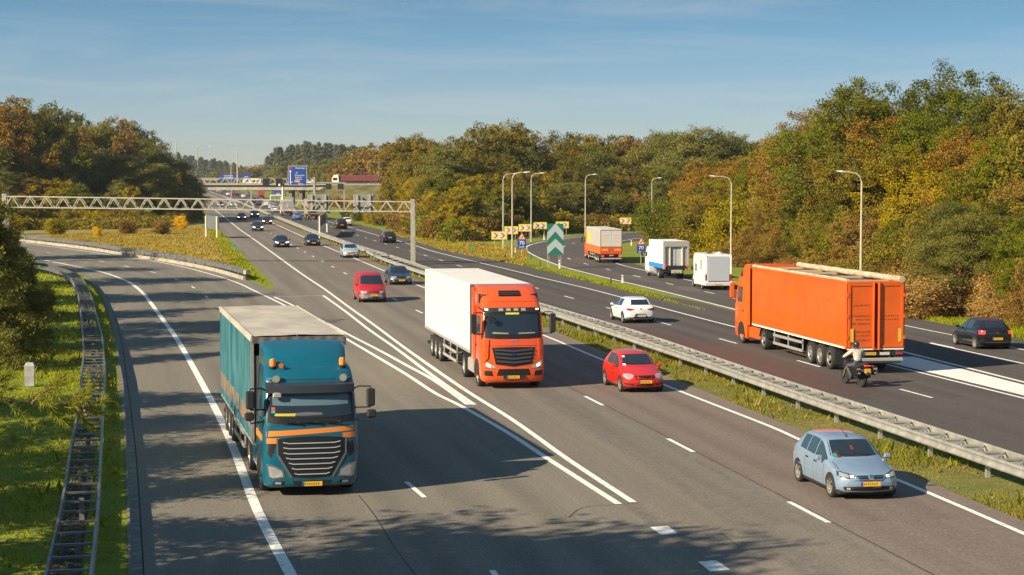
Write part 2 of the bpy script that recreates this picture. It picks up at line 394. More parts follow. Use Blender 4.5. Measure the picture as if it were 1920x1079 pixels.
R5 = polyline([(1920, 657), (1803, 632.6), (1691.5, 610), (1450, 559), (1300, 528), (1207, 507.5), (1165.5, 497.6), (1143, 488), (1133, 475), (1136, 463), (1147, 456), (1167, 452), (1218, 445.7), (1330, 443), (1500, 440)], near=70)
REr = polyline([(1920, 637.5), (1803, 613.9), (1692.8, 593.8), (1450, 548), (1300, 520), (1215, 501.5), (1176, 492), (1155, 484), (1147, 475), (1148, 466), (1156, 460), (1170, 456), (1218, 449), (1330, 446), (1500, 443)], near=70)
R3o = polyline([(1920, 717.7), (1691.5, 660), (1378, 581), (1225, 542.5), (1130, 520), (1053, 500), (1013, 485), (984, 474), (978, 465), (988, 457.5), (1026.6, 450.5), (1085, 443), (1130, 438.5), (1189.5, 434), (1215, 433.3), (1330, 431), (1500, 429.5)], near=70)
RRb = offset_line(R2, 3.3)
M_shade_grass = M_grass
# verge and median sheets, then the roads
z1, z2, z3, z4 = .004, .008, .012, .018
sheet('heath', [G(-80, 430), G(60, 424), G(200, 420), G(300, 418), G(395, 420)], [G(-80, 452), G(94, 458), G(211, 472), G(310, 488), G(425, 515)], z1, M_heath)
sheet('median_verge', RB, M1, z1, M_median)
sheet('slip_road', EL, ERb, z2, M_ramp)
a_in = offset_line(DL, .10)
# left carriageway: from its left border (or, near the camera, from line L4) to the right lane seam, then the newer right lane
LBn = polyline([(1160, 948), (1032.6, 867), (948, 812), (865, 764), (815, 740), (765, 707), (715, 677), (660, 645), (600, 611), (540, 577), (497, 556), (500, 548), (515, 539), (495, 515), (478.5, 500), (459, 480), (431, 455), (412, 430), (399, 412), (378, 392)], near=28, far=1500)
sheet('carriageway', LBn, a_in, z3, M_main)
sheet('carriageway_lane', DL, offset_line(RB, .0), z3 + .0035, M_lane)
sheet('far_carriageway', M1, RRb, z2, M_dark)
sheet('exit_road', R3o, REr, z3, M_dark)
# asphalt wedge between the far carriageway and the exit road, up to the grass nose
noseA = polyline([(1920, 745), (1650, 679), (1378, 612), (1290, 588), (1240, 572), (1205, 562)], near=70)
noseB = polyline([(1920, 722), (1691.5, 664), (1378, 584), (1310, 567), (1275, 560), (1245, 556)], near=70)
sheet('gore', noseA, noseB, z1 + .002, M_dark)
sheet('shade_strip', [p + Vector((-.75, 0, 0)) for p in polyline([(150, 1110), (157, 1015), (169, 935), (180, 822), (186, 745), (190, 700), (188, 670), (182, 640), (173, 602), (164, 566), (148, 533), (128, 518), (90, 504)])], polyline([(150, 1110), (157, 1015), (169, 935), (180, 822), (186, 745), (190, 700), (188, 670), (182, 640), (173, 602), (164, 566), (148, 533), (128, 518), (90, 504)]), z1, mat('painted_shade', (.035, .030, .020), 1., var=.5, scale=3.))  # dark strip that paints in the shade between the left guardrail's rails
# polished wheel tracks and the darker oil line between them
def tracks(nm, C, ref, offs, z, flag=1):
    for li, (wd, k) in enumerate(((1.0, .955), (.66, .91), (.34, .87))):
        mb = MB(); mt = asphalt(f'{nm}_track_{li}', *C, k=k)
        for o_ in offs: line_mark(mb, [p for p in offset_line(ref, o_) if 15 < p.y < 420], wd, z + .0008 * (li + 1))
        o = mb.build('wheel_tracks', mt); tag(o, kind='structure')
        for p in o.data.polygons:
            if p.normal.z < 0: p.flip()
tracks('main', A_main, DL, (-2.9, -1.15), z3); tracks('lane', A_lane, DL, (1.25, 3.0), z3 + .0035)
tracks('ramp', A_ramp, LD, (-2.8, -1.0, 1.0, 2.7), z2); tracks('dark', A_dark, RD, (-2.7, -.95, 1.05, 2.8), z2)
# worn reddish patch in the left lane of the far carriageway
rp = MB(); q = [G(1210, 612), G(1330, 646), G(1500, 694), G(1640, 735), G(1600, 748), G(1440, 702), G(1290, 655), G(1180, 617)]
rp.add([(p.x, p.y, z3 + .0012) for p in q], [tuple(range(8))]); o = rp.build('reddish_asphalt', M_red); tag(o, kind='structure')
if o.data.polygons[0].normal.z < 0: o.data.flip_normals()
# kerb strip along the slip road and a dark gap beside it
sheet('kerb_strip', [p + Vector((.10, 0, 0)) for p in EL[:44]], offset_line(EL, .30)[:44], z3, mat('kerb_concrete', (.19, .18, .15), .9, var=.4, scale=2.))
sheet('kerb_gap', offset_line(EL, .30)[:44], offset_line(EL, .335)[:44], z3 + .002, mat('soil', (.02, .018, .014), 1.))
# white-painted tapered gore area
wa = MB(); gA = offset_line(R2, .42); gB = offset_line(R3, -.42)
ys = np.linspace(20, 88, 30); v = []; f = []
for i, y in enumerate(ys):
    v += [(at_y(gA, y), y, z4), (at_y(gB, y), y, z4)]
    if i: f.append((2 * i - 2, 2 * i - 1, 2 * i + 1, 2 * i))
wa.add(v, f); o = wa.build('painted_gore', mat('gore_paint', (.78, .75, .70), .8, var=.12, scale=.8)); tag(o, kind='structure')
if o.data.polygons[0].normal.z < 0: o.data.flip_normals()
# painted markings, all on the roads
mk = MB()
line_mark(mk, L1, .20, z4); line_mark(mk, R1, .17, z4); line_mark(mk, L4, .20, z4); line_mark(mk, R2, .17, z4)
line_mark(mk, R3, .22, z4); line_mark(mk, R5, .15, z4); line_mark(mk, L2, .20, z4 + .003); line_mark(mk, L3, .20, z4 + .003)
line_mark(mk, [L3[-1], L2[-1]], .10, z4 + .006)
line_mark(mk, L5, .26, z4)
s0 = dist_at(DL, G(1554, 981.6)) ; line_mark(mk, DL, .15, z4 + .004, (3, 12.0), (s0 % 12.0))
ld0 = dist_at(LD, G(796, 934)); line_mark(mk, LD, .14, z4, (2.6, 12.0), ld0 % 12.0)
rd0 = dist_at(RD, G(1748, 747)); line_mark(mk, RD, .14, z4, (3, 12.0), rd0 % 12.0)
# exit road dashes
XD = polyline([(1340, 551.5), (1275, 537.5), (1220, 524.3), (1171.7, 513.8), (1129, 503.3), (1094.6, 494.2), (1066.6, 485.8), (1052, 476), (1054, 466), (1070, 458), (1110, 449.5), (1167, 443.7), (1214, 440.6), (1330, 438)])
line_mark(mk, XD, .14, z4, (2.6, 11.6), 0.)
line_mark(mk, polyline([(1920, 683), (1744, 644.6)], near=40), .17, z4 + .003)
line_mark(mk, polyline([(1790, 653.5), (1744, 643.5)]), .13, z4 + .006)
# broad block marks
for (a, b, c, d) in [((1219, 990), (1252, 987.5), (1271, 1002), (1240, 1005)), ((1309, 1055), (1343, 1052), (1369, 1070), (1332, 1074))]:
    mk.add([(q.x, q.y, z4) for q in (G(*a), G(*b), G(*c), G(*d))], [(0, 3, 2, 1)])
o = mk.build('road_markings', M_paint); tag(o, kind='structure')
for p in o.data.polygons:
    if p.normal.z < 0: p.flip()
# tar seam along the lane joint, a crack, a transverse dark joint
sm = MB(); line_mark(sm, offset_line(DL, .10), .05, z4 + .002)
for pts in ([(1066, 972), (1092, 953), (1150, 948), (1205, 944)], [(672, 930), (700, 965), (745, 1035), (780, 1079)], [(1350, 1000), (1390, 1030)]):
    line_mark(sm, polyline(pts), .022, z4 + .002)
o = sm.build('tar_seams', mat('tar', (.055, .05, .048), .7)); tag(o, kind='structure')
for p in o.data.polygons:
    if p.normal.z < 0: p.flip()

# ================================================================== grass and herb cover (uncountable)
def pts_between(A, B, n, y0, y1, rs):
    ys = rs.uniform(y0, y1, n); xa = np.array([at_y(A, y) for y in np.linspace(y0, y1, 200)]); xb = np.array([at_y(B, y) for y in np.linspace(y0, y1, 200)])
    g = np.linspace(y0, y1, 200); a = np.interp(ys, g, xa); b = np.interp(ys, g, xb); t = rs.uniform(0, 1, n)
    return np.stack([a + (b - a) * t, ys], 1)
def blades(name, P, h, wd, m, rs, patch=.25, lean=.5):
    n = len(P); ph = (np.sin(P[:, 0] * .9 + 2 * np.sin(P[:, 1] * .31)) + np.sin(P[:, 1] * .7 + P[:, 0] * .5)) * .5
    keep = rs.uniform(-1.4, 1, n) < ph + .35; P = P[keep]; ph = ph[keep]; n = len(P)
    hh = h * rs.uniform(.4, 1.3, n) * (1 + patch * ph); a = rs.uniform(0, 2 * np.pi, n); ww = wd * rs.uniform(.6, 1.4, n)
    la = rs.uniform(0, 2 * np.pi, n); lx = np.cos(la) * lean * hh; ly = np.sin(la) * lean * hh
    v = np.zeros((n, 3, 3)); v[:, 0, 0] = P[:, 0] - np.cos(a) * ww; v[:, 0, 1] = P[:, 1] - np.sin(a) * ww
    v[:, 1, 0] = P[:, 0] + np.cos(a) * ww; v[:, 1, 1] = P[:, 1] + np.sin(a) * ww
    v[:, 2, 0] = P[:, 0] + lx; v[:, 2, 1] = P[:, 1] + ly; v[:, 2, 2] = hh; v[:, :2, 2] = -.01
    me = mesh_np(name, v.reshape(-1, 3), np.arange(n * 3).reshape(-1, 3)); o = obj(name, me, None, m); tag(o, kind='stuff'); return o
rs = np.random.RandomState(3)
LG = leaf_mat('grass_blades', (.11, .16, .012), (.20, .25, .014), (.34, .34, .03), .35)
LG2 = leaf_mat('dry_grass_blades', (.085, .12, .016), (.16, .17, .028), (.25, .20, .08), .3)
LG3 = leaf_mat('heath_blades', (.13, .11, .035), (.24, .19, .055), (.36, .31, .06), .2)
vl = [Vector((p.x - 14, p.y, 0)) for p in EL]
blades('grass', pts_between(vl, offset_line(EL, -.15), 70000, 30, 95, rs), .07, .022, LG, rs)
blades('grass', pts_between([Vector((p.x - 20, p.y, 0)) for p in EL], offset_line(EL, -.15), 30000, 95, 190, rs), .12, .05, LG, rs)
blades('weeds', pts_between(vl, offset_line(EL, -.15), 2600, 30, 110, rs), .26, .05, LG2, rs, .9)
blades('weeds', pts_between(RB, M1, 2600, 40, 140, rs), .24, .05, LG2, rs, .9)
blades('grass', pts_between(RB, M1, 60000, 40, 100, rs), .06, .02, LG2, rs, .6)
blades('grass', pts_between(RB, M1, 30000, 100, 260, rs), .09, .04, LG2, rs, .5)

# ================================================================== VEHICLE MATERIALS
def paint(name, c, rough=.35, coat=.6, metal=0.): return mat('paint_' + name, c, rough, metal, coat, bump=0, spec=.4, var=.12, scale=.9)
M_glass = mat('dark_glass', (.016, .024, .034), .08, 0, .3, spec=.75)
M_glass2 = mat('side_glass', (.03, .05, .06), .05, 0, .3, spec=.8)
M_blk = mat('black_plastic', (.018, .018, .02), .55)
M_blk2 = mat('grille_black', (.008, .008, .009), .5)
M_tyre = mat('tyre', (.022, .021, .020), .9)
M_rim = mat('alloy', (.55, .52, .46), .35, .7)
M_steel = mat('galvanised', (.52, .50, .45), .45, .55, var=.25, scale=2.)
M_chrome = mat('chrome', (.8, .8, .8), .15, 1.)
M_lamp = mat('lamp_glass', (.42, .42, .40), .08, .35, .5)
M_lampon = mat('lamp_lit', (.9, .85, .7), .2, emit=(1., .72, .40, .7))
M_beam = mat('lamp_beam', (.9, .9, .85), .2, emit=(1., .93, .80, 2.2))
M_red = mat('tail_red', (.38, .012, .012), .15, 0, .5)
M_redon = mat('tail_red_lit', (.6, .02, .02), .2, emit=(1, .05, .03, .8))
M_amber = mat('amber', (.85, .25, .02), .2, 0, .5)
M_plate = mat('plate_yellow', (.75, .42, .02), .5)
M_pblue = mat('plate_blue', (.02, .07, .35), .5)
M_platew = mat('plate_white', (.65, .65, .7), .5)
M_dk = mat('plate_marks', (.25, .14, .01), .6)
M_under = mat('underbody', (.015, .014, .013), .95)
M_chas = mat('chassis', (.035, .033, .032), .7)
M_alu = mat('aluminium', (.50, .49, .46), .45, .5)

def patch(bvh, lower, upper, axis, off, m, name, parent, nu=10, nv=4, mirror=False, L=20., skirt=.02):
    """a skin piece projected on a body: lower and upper outlines in (x,z) for front/rear, (y,z) for the sides, (x,y) for top"""
    def go(sg):
        lo = np.array(lower, float); up = np.array(upper, float)
        tl = np.linspace(0, 1, len(lo)); tu = np.linspace(0, 1, len(up)); us = np.linspace(0, 1, nu + 1)
        us = np.unique(np.concatenate([us, tl, tu])); N = len(us)
        A = np.stack([np.interp(us, tl, lo[:, 0]), np.interp(us, tl, lo[:, 1])], 1); B = np.stack([np.interp(us, tu, up[:, 0]), np.interp(us, tu, up[:, 1])], 1)
        V = {}; vs = []; inn = []; fs = []
        for i in range(N):
            for j in range(nv + 1):
                p = A[i] + (B[i] - A[i]) * j / nv; a, c = p
                if axis in ('front', 'rear'):
                    o = Vector((a * sg, 6 if axis == 'front' else -L - 6, c)); d = Vector((0, -1 if axis == 'front' else 1, 0))
                elif axis == 'side': o = Vector((4 * sg, a, c)); d = Vector((-sg, 0, 0))
                else: o = Vector((a * sg, c, 9)); d = Vector((0, 0, -1))
                h, n, _, _ = bvh.ray_cast(o, d)
                if h is None: continue
                if n.dot(d) > 0: n = -n
                n = (n * .5 - d * .5).normalized()
                V[i, j] = len(vs); vs.append(h + n * off); inn.append(h - n * skirt)
        k = len(vs); used = {}
        for i in range(N - 1):
            for j in range(nv):
                q = [(i, j), (i + 1, j), (i + 1, j + 1), (i, j + 1)]
                if all(c in V for c in q):
                    f = [V[c] for c in q]; fs.append(tuple(f))
                    for e in range(4):
                        a, b = f[e], f[(e + 1) % 4]; used[(a, b)] = used.get((a, b), 0) + 1
        for (a, b) in list(used):
            if (b, a) not in used: fs.append((b, a, k + a, k + b))
        if not fs: return None
        mb = MB(); mb.add(vs + inn, fs); return mb.build(name, m, parent, smooth=True)
    r = [go(1)]
    if mirror: r.append(go(-1))
    return r
def bvh_of(me):
    return BVHTree.FromPolygons([v.co.copy() for v in me.vertices], [tuple(p.vertices) for p in me.polygons])

_wm = {}
def wheel(parent, x, y, r=.31, w=.2, truck=False, side=None, rimcol=None, name='wheel'):
    s = 1 if x > 0 else -1
    key = (r, w, truck, s)
    if key not in _wm:
        t = MB(); t.lathe([(-w * s, r * .6), (-w * s, r * .93), (-w * .85 * s, r), (-w * .15 * s, r), (0, r * .94), (.006 * s, r * .80), (-.012 * s, r * .66), (-.05 * s, r * .62)], 0, 0, 0, n=28)
        a = t.mesh('tyre', True); a.materials.append(M_tyre)
        q = MB()
        if truck:
            q.lathe([(-.05 * s, r * .64), (-.02 * s, r * .64), (-.02 * s, r * .58), (-.10 * s, r * .50), (-.10 * s, r * .30), (-.02 * s, r * .26), (.0, r * .15), (.0, .01)], 0, 0, 0, n=24)
        else:
            q.lathe([(-.04 * s, r * .67), (-.004 * s, r * .67), (-.01 * s, r * .60), (-.06 * s, r * .57), (-.07 * s, .02)], 0, 0, 0, n=28)
            for k in range(8):
                t_ = 2 * math.pi * k / 8
                q.bar((-.03 * s, .03 * math.cos(t_), .03 * math.sin(t_)), (-.012 * s, r * .60 * math.cos(t_), r * .60 * math.sin(t_)), .035, .03)
            q.lathe([(-.05 * s, r * .17), (-.015 * s, r * .15), (-.01 * s, .01)], 0, 0, 0, n=12)
        b = q.mesh('rim', True)
        _wm[key] = (a, b)
    a, b = _wm[key]
    o = obj(name, a, parent); o.location = (x, y, r)
    if rimcol: b = b.copy(); b.materials.append(rimcol)
    elif len(b.materials) == 0: b.materials.append(M_rim)
    c = obj('rim', b, o); return o

def plate(parent, x, y, z, front=True, w=.52, h=.115, white=False, blank=False):
    s = 1 if front else -1
    mb = MB(); mb.box(x - w / 2, x + w / 2, y - .008, y + .008, z - h / 2, z + h / 2)
    o = mb.build('number_plate', M_platew if white else M_plate, parent)
    e = MB(); bx = x - w / 2 * (-s); e.box(min(bx, bx - s * .05), max(bx, bx - s * .05), y - .010, y + .010, z - h / 2 + .002, z + h / 2 - .002)
    e.build('blue_band', M_pblue, o)
    k = MB(); x0 = x - w * .34
    for i in range(7):
        k.box(x0 + i * w * .11, x0 + i * w * .11 + w * .06, y - .0095, y + .0095, z - h * .26, z + h * .26)
    k.build('lettering', M_dk if not white else M_blk, o)
    return o

# ------------------------------------------------------------------ cars
HATCH = [(0, .34, .50, .56, .60, .58, .48), (.012, .25, .58, .64, .76, .72, .60), (.043, .21, .65, .72, .82, .79, .68), (.13, .19, .74, .83, .85, .83, .72), (.225, .19, .81, .92, .855, .84, .73), (.275, .19, .85, .97, .855, .84, .74),
         (.37, .19, .87, 1.20, .855, .83, .68), (.465, .19, .89, 1.39, .855, .83, .62), (.575, .19, .90, 1.445, .855, .83, .60), (.74, .19, .93, 1.44, .855, .83, .59), (.85, .20, .95, 1.39, .855, .82, .58), (.92, .22, .97, 1.22, .845, .80, .61), (.968, .26, .95, 1.02, .82, .77, .63), (.992, .34, .86, .92, .77, .73, .63), (1, .42, .78, .84, .64, .60, .5)]
SEDAN = [(0, .34, .50, .56, .62, .58, .48), (.012, .25, .56, .62, .78, .74, .60), (.04, .21, .62, .69, .84, .80, .68), (.13, .19, .70, .79, .86, .84, .72), (.23, .19, .77, .87, .865, .85, .73), (.29, .19, .81, .92, .865, .85, .74),
         (.37, .19, .83, 1.16, .865, .84, .66), (.45, .19, .85, 1.34, .865, .84, .61), (.54, .19, .87, 1.40, .865, .84, .59), (.68, .19, .89, 1.38, .865, .83, .58), (.76, .20, .91, 1.25, .865, .83, .60), (.84, .21, .92, 1.02, .86, .82, .68), (.93, .24, .92, .99, .85, .80, .68), (.975, .30, .88, .95, .81, .76, .66), (1, .42, .78, .84, .66, .62, .5)]
ESTATE = [s for s in SEDAN[:9]] + [(.72, .19, .90, 1.40, .865, .83, .59), (.88, .20, .92, 1.36, .865, .83, .59), (.945, .23, .94, 1.20, .85, .81, .62), (.975, .28, .92, 1.00, .83, .78, .63), (.993, .34, .86, .92, .77, .73, .63), (1, .42, .78, .84, .64, .60, .5)]
VAN = [(0, .34, .60, .66, .66, .62, .5), (.012, .27, .70, .78, .80, .76, .64), (.04, .24, .82, .91, .86, .83, .72), (.12, .22, .95, 1.05, .885, .86, .76), (.20, .22, 1.03, 1.16, .89, .87, .77), (.27, .22, 1.06, 1.48, .89, .87, .72), (.345, .22, 1.08, 1.76, .89, .87, .68), (.42, .22, 1.08, 1.90, .89, .865, .67), (.60, .22, 1.08, 1.94, .89, .865, .70), (.85, .22, 1.08, 1.93, .89, .865, .72), (.965, .24, 1.08, 1.90, .88, .86, .71), (.992, .28, 1.06, 1.82, .86, .84, .68), (1, .36, 1.0, 1.60, .78, .76, .6)]
def car_body(spec, L, W, H, fb=.26, rb=.16):
    D_ = catmull(spec, 4)
    kw = W / (2 * max(s[4] for s in spec)); kh = H / max(s[3] for s in spec)
    secs = []; W2 = W / 2
    for t, zb, zt, zr, wm, wb, wt in D_:
        y = -t * L; wm *= kw; wb *= kw; wt *= kw; zb *= kh; zt *= kh; zr *= kh
        g = min(.07, (zr - zt) * .4)
        half = [(0, zb), (wm * .82, zb), (wm * .965, zb + .07), (wm, zb + .42 * (zt - zb)), (wm * .995, zb + .7 * (zt - zb)), (wb * 1.0, zt - .035), (wb * .985, zt), (wt + (wb - wt) * .45, zt + (zr - zt) * .52), (wt, zr - g), (wt * .86, zr - g * .25), (wt * .5, zr + .006), (0, zr + .014)]
        full = half + [(-a, b) for a, b in reversed(half[1:-1])]
        yy = []
        for a, b in full:
            q = (abs(a) / W2) ** 2.2
            sf = fb * max(0, 1 - t * 3.0) + (.10 if b > zt + .05 else 0) * max(0, 1 - t / .6); sr = rb * max(0, 1 - (1 - t) * 3.5)
            yy.append((a, y - sf * q + sr * q, b))
        secs.append(yy)
    mb = MB(); mb.loft(secs); me = mb.mesh('body', True); 
    T = [d[0] * L for d in D_]; belt = lambda y: float(np.interp(-y, T, [d[2] * kh for d in D_])); top = lambda y: float(np.interp(-y, T, [d[3] * kh for d in D_]))
    return me, belt, top
def seg(a, b, n=2): return [tuple(np.array(a) + (np.array(b) - np.array(a)) * k / (n - 1)) for k in range(n)]

def make_car(name, label, cat, spec, L, W, H, col, front='std', rear='std', wins=((.30, .50), (.515, .665), (.68, .80)), axles=(.19, .81), r=.31, ws=(.30, .455), rw=(.86, .965), detail=2, group=None, white=False, rims=None, lights='off', roof=None):
    root = thing(name, label, cat, group=group)
    me, belt, top = car_body(spec, L, W, H); b = obj('body', me, root, col); bv = bvh_of(me)
    kw = W / 1.71; zc = belt(-ws[0] * L)
    # windscreen (front view) and rear window
    z0 = top(-spec[5][0] * L if spec is not VAN else -.205 * L) + .035; z1_ = H - (.085 if spec is not VAN else .16)
    w0, w1 = W * .385, W * .325
    if spec is VAN: w0, w1 = W * .415, W * .365
    patch(bv, [(-w0, z0 + .01), (-w0 * .5, z0 - .01), (w0 * .5, z0 - .01), (w0, z0 + .01)], [(-w1, z1_ - .015), (-w1 * .5, z1_), (w1 * .5, z1_), (w1, z1_ - .015)], 'front', .006, M_glass, 'windscreen', root, 12, 6)
    if spec is not VAN:
        zr0 = top(-rw[1] * L) + .03 if spec is not SEDAN else 1.0; zr1 = H - .10
        if spec is SEDAN: zr0 = H * .735
        patch(bv, [(-W * .37, zr0), (W * .37, zr0)], [(-W * .31, zr1), (W * .31, zr1)], 'rear', .006, M_glass, 'rear_window', root, 10, 5, L=L)
    # side windows
    for a, c in wins:
        ys = [-(a + (c - a) * k / 8) * L for k in range(9)]
        lo = [(y, belt(y) + .05) for y in ys]; up = [(y, max(belt(y) + .055, top(y) - .095)) for y in ys]
        patch(bv, lo, up, 'side', .006, M_glass2, 'side_window', root, 8, 4, mirror=True)
    # wheel arches and wheels
    for ax in axles:
        y = -ax * L; R1_ = r * 1.17; an = [math.pi - math.pi * k / 14 for k in range(15)]
        up = [(y + R1_ * math.cos(q), r * 1.0 + R1_ * math.sin(q)) for q in an]; lo = [(u[0], .10 + .16) for u in up]
        patch(bv, lo, up, 'side', .004, M_under, 'wheel_arch', root, 10, 5, mirror=True)
        for s in (-1, 1): wheel(root, s * (W / 2 + .006), y, r, .20, rimcol=rims)
    # sills, mirrors
    s = MB(); s.box(-W * .46, W * .46, -L * .93, -L * .06, .15, .24, .03); s.build('underbody', M_under, root)
    for sg in (-1, 1):
        ym = -(ws[0] + .035) * L; m_ = MB(); x0 = sg * (W / 2 - .02); zb = belt(ym) + .10
        m_.box(min(x0 + sg * .02, x0 + sg * .20), max(x0 + sg * .02, x0 + sg * .20), ym - .05, ym + .07, zb - .055, zb + .075, .03)
        m_.bar((x0 - sg * .1, ym, zb - .03), (x0 + sg * .08, ym, zb - .02), .05, .04)
        m_.build('wing_mirror', col, root, True)
    F = lambda lo, up, m, n, off=.008, nu=8, nv=3, mir=False: patch(bv, lo, up, 'front', off, m, n, root, nu, nv, mirror=mir)
    Rr = lambda lo, up, m, n, off=.008, nu=8, nv=3, mir=False: patch(bv, lo, up, 'rear', off, m, n, root, nu, nv, mirror=mir, L=L)
    S = lambda lo, up, m, n, off=.006, nu=6, nv=2, mir=True: patch(bv, lo, up, 'side', off, m, n, root, nu, nv, mirror=mir)
    LM = {'off': M_lamp, 'on': M_lampon, 'beam': M_beam}[lights]
    k = H / 1.45 if spec is not VAN else 1.
    if front == 'std':
        F([(.46, .56 * k), (.80, .64 * k)], [(.42, .66 * k), (.76, .73 * k)], LM, 'headlight', mir=True)
        F([(-.36, .47 * k), (.36, .47 * k)], [(-.40, .60 * k), (.40, .60 * k)], M_blk2, 'grille')
        F([(-.55, .26 * k), (.55, .26 * k)], [(-.62, .36 * k), (.62, .36 * k)], M_blk2, 'air_intake')
        plate(root, 0, .012, .42 * k, True, white=white)
    elif front == 'nissan':   # two-part nostril grille, long teardrop lamps
        F([(.44, .60), (.56, .585), (.74, .60), (.80, .64)], [(.40, .665), (.52, .70), (.68, .735), (.77, .745)], M_blk, 'headlight_housing', .004, mir=True)
        for o in F([(.56, .61), (.70, .62), (.76, .65)], [(.55, .675), (.64, .705), (.74, .725)], M_lamp, 'headlight', .012, mir=True): pass
        F([(.445, .61), (.53, .605)], [(.425, .66), (.52, .67)], M_lampon, 'side_light', .014, mir=True)
        F([(.07, .585), (.32, .575)], [(.075, .67), (.37, .665)], M_blk2, 'grille', .006, mir=True)
        F([(.06, .570), (.20, .560), (.335, .562)], [(.06, .588), (.20, .580), (.335, .582)], M_chrome, 'grille_trim', .014, mir=True)
        F([(.35, .565), (.37, .565)], [(.395, .675), (.43, .675)], M_chrome, 'grille_trim', .012, nu=2, mir=True)
        F([(.085, .625), (.33, .62)], [(.085, .637), (.34, .634)], M_chrome, 'grille_bar', .016, nu=4, nv=1, mir=True)
        F([(-.055, .56), (.055, .56)], [(-.05, .685), (.05, .685)], M_chrome, 'badge', .014, nu=3)
        F([(-.66, .285), (-.3, .27), (.3, .27), (.66, .285)], [(-.70, .375), (-.3, .38), (.3, .38), (.70, .375)], M_blk2, 'air_intake', .008, 14)
        F([(.53, .300), (.62, .305)], [(.53, .355), (.62, .36)], M_lamp, 'fog_light', .018, nu=3, mir=True)
        plate(root, .03, .022, .46, True)
    elif front == 'polo':
        F([(.46, .62), (.60, .545), (.74, .60), (.79, .66)], [(.42, .70), (.52, .745), (.68, .75), (.765, .735)], M_lamp, 'headlight', mir=True)
        F([(-.36, .575), (-.30, .545), (.30, .545), (.36, .575)], [(-.42, .69), (-.36, .695), (.36, .695), (.42, .69)], M_blk2, 'grille', .008, 12)
        F([(-.34, .29), (.34, .29)], [(-.30, .385), (.30, .385)], M_blk2, 'air_intake')
        F([(.45, .31), (.76, .345)], [(.43, .385), (.79, .415)], M_blk, 'air_intake', mir=True)
        F([(-.40, .26), (-.37, .26)], [(-.46, .66), (-.43, .66)], M_red, 'bumper_edge', .004, nu=1)
        plate(root, 0, .022, .455, True)
    elif front == 'van':
        F([(.44, .62), (.80, .64)], [(.42, .78), (.79, .78)], M_lamp, 'headlight', mir=True)
        F([(-.38, .66), (.38, .66)], [(-.38, .78), (.38, .78)], M_blk, 'grille')
        F([(-.38, .70), (.38, .70)], [(-.38, .72), (.38, .72)], M_chrome, 'grille_bar', .014)
        F([(-.88, .26), (-.4, .26), (.4, .26), (.88, .26)], [(-.88, .58), (-.4, .60), (.4, .60), (.88, .58)], mat('grey_bumper', (.22, .22, .22), .6), 'bumper', .016, 16, 5)
        F([(-.35, .30), (.35, .30)], [(-.35, .42), (.35, .42)], M_blk2, 'air_intake', .02)
        plate(root, 0, .035, .53, True)
    elif front == 'peugeot':
        F([(.40, .58), (.78, .60)], [(.39, .68), (.78, .69)], M_lamp, 'headlight', mir=True)
        F([(-.36, .575), (.36, .575)], [(-.36, .665), (.36, .665)], M_blk2, 'grille')
        F([(-.84, .46), (-.4, .47), (.4, .47), (.84, .46)], [(-.84, .53), (-.4, .54), (.4, .54), (.84, .53)], M_alu, 'bumper_strip', .014, 14, 2)
        F([(.50, .31), (.72, .31)], [(.50, .37), (.72, .37)], M_lamp, 'fog_light', mir=True)
        plate(root, 0, .03, .40, True)
    if rear == 'std':
        Rr([(.56, .68 * k), (.83, .68 * k)], [(.56, .86 * k), (.80, .86 * k)], M_red, 'tail_light', mir=True)
        plate(root, 0, -L - .012, .62 * k, False, white=white)
        Rr([(-.7, .26 * k), (.7, .26 * k)], [(-.7, .36 * k), (.7, .36 * k)], M_blk, 'lower_bumper')
    elif rear == 'leon':
        Rr([(.40, .80), (.60, .75), (.83, .76)], [(.36, .83), (.60, .88), (.80, .90)], M_red, 'tail_light', mir=True)
        Rr([(-.42, .36), (-.30, .33), (.30, .33), (.42, .36)], [(-.42, .37), (-.28, .57), (.28, .57), (.42, .37)], M_blk2, 'plate_recess', .008, 12)
        Rr([(-.80, .33), (.80, .33)], [(-.80, .37), (.80, .37)], M_blk, 'lower_bumper', .010, 12, 2)
        Rr([(-.74, .27), (.74, .27)], [(-.74, .325), (.74, .325)], M_alu, 'diffuser', .010, 12, 2)
        Rr([(-.05, .80), (.05, .80)], [(-.04, .88), (.04, .88)], M_blk, 'badge', .012, 4, 2)
        ex = MB()
        for x in (-.48, -.40): ex.lathe([(0, .035), (-.10, .035), (-.10, .028), (-.02, .02)], x, -L + .02, .27, 'y', 12)
        ex.build('exhaust', M_chrome, root, True); plate(root, 0, -L - .03, .46, False, white=True)
    elif rear == 'citroen':
        Rr([(.60, .78), (.83, .76)], [(.56, .93), (.80, .95)], M_redon, 'tail_light', mir=True)
        Rr([(-.05, .82), (.05, .82)], [(-.03, .89), (.03, .89)], M_chrome, 'badge', .012, 4, 2)
        Rr([(-.55, .36), (.55, .36)], [(-.55, .39), (.55, .39)], M_chrome, 'bumper_strip', .010, 10, 1)
        Rr([(-.72, .26), (.72, .26)], [(-.72, .35), (.72, .35)], M_blk, 'lower_bumper', .010, 10, 2)
        plate(root, 0, -L - .03, .55, False)
    elif rear == 'tall':
        Rr([(.66, .80), (.84, .80)], [(.60, 1.28), (.74, 1.28)], M_red, 'tail_light', mir=True)
        plate(root, 0, -L - .012, .72, False)
        Rr([(-.8, .28), (.8, .28)], [(-.8, .46), (.8, .46)], M_blk, 'lower_bumper', .012)
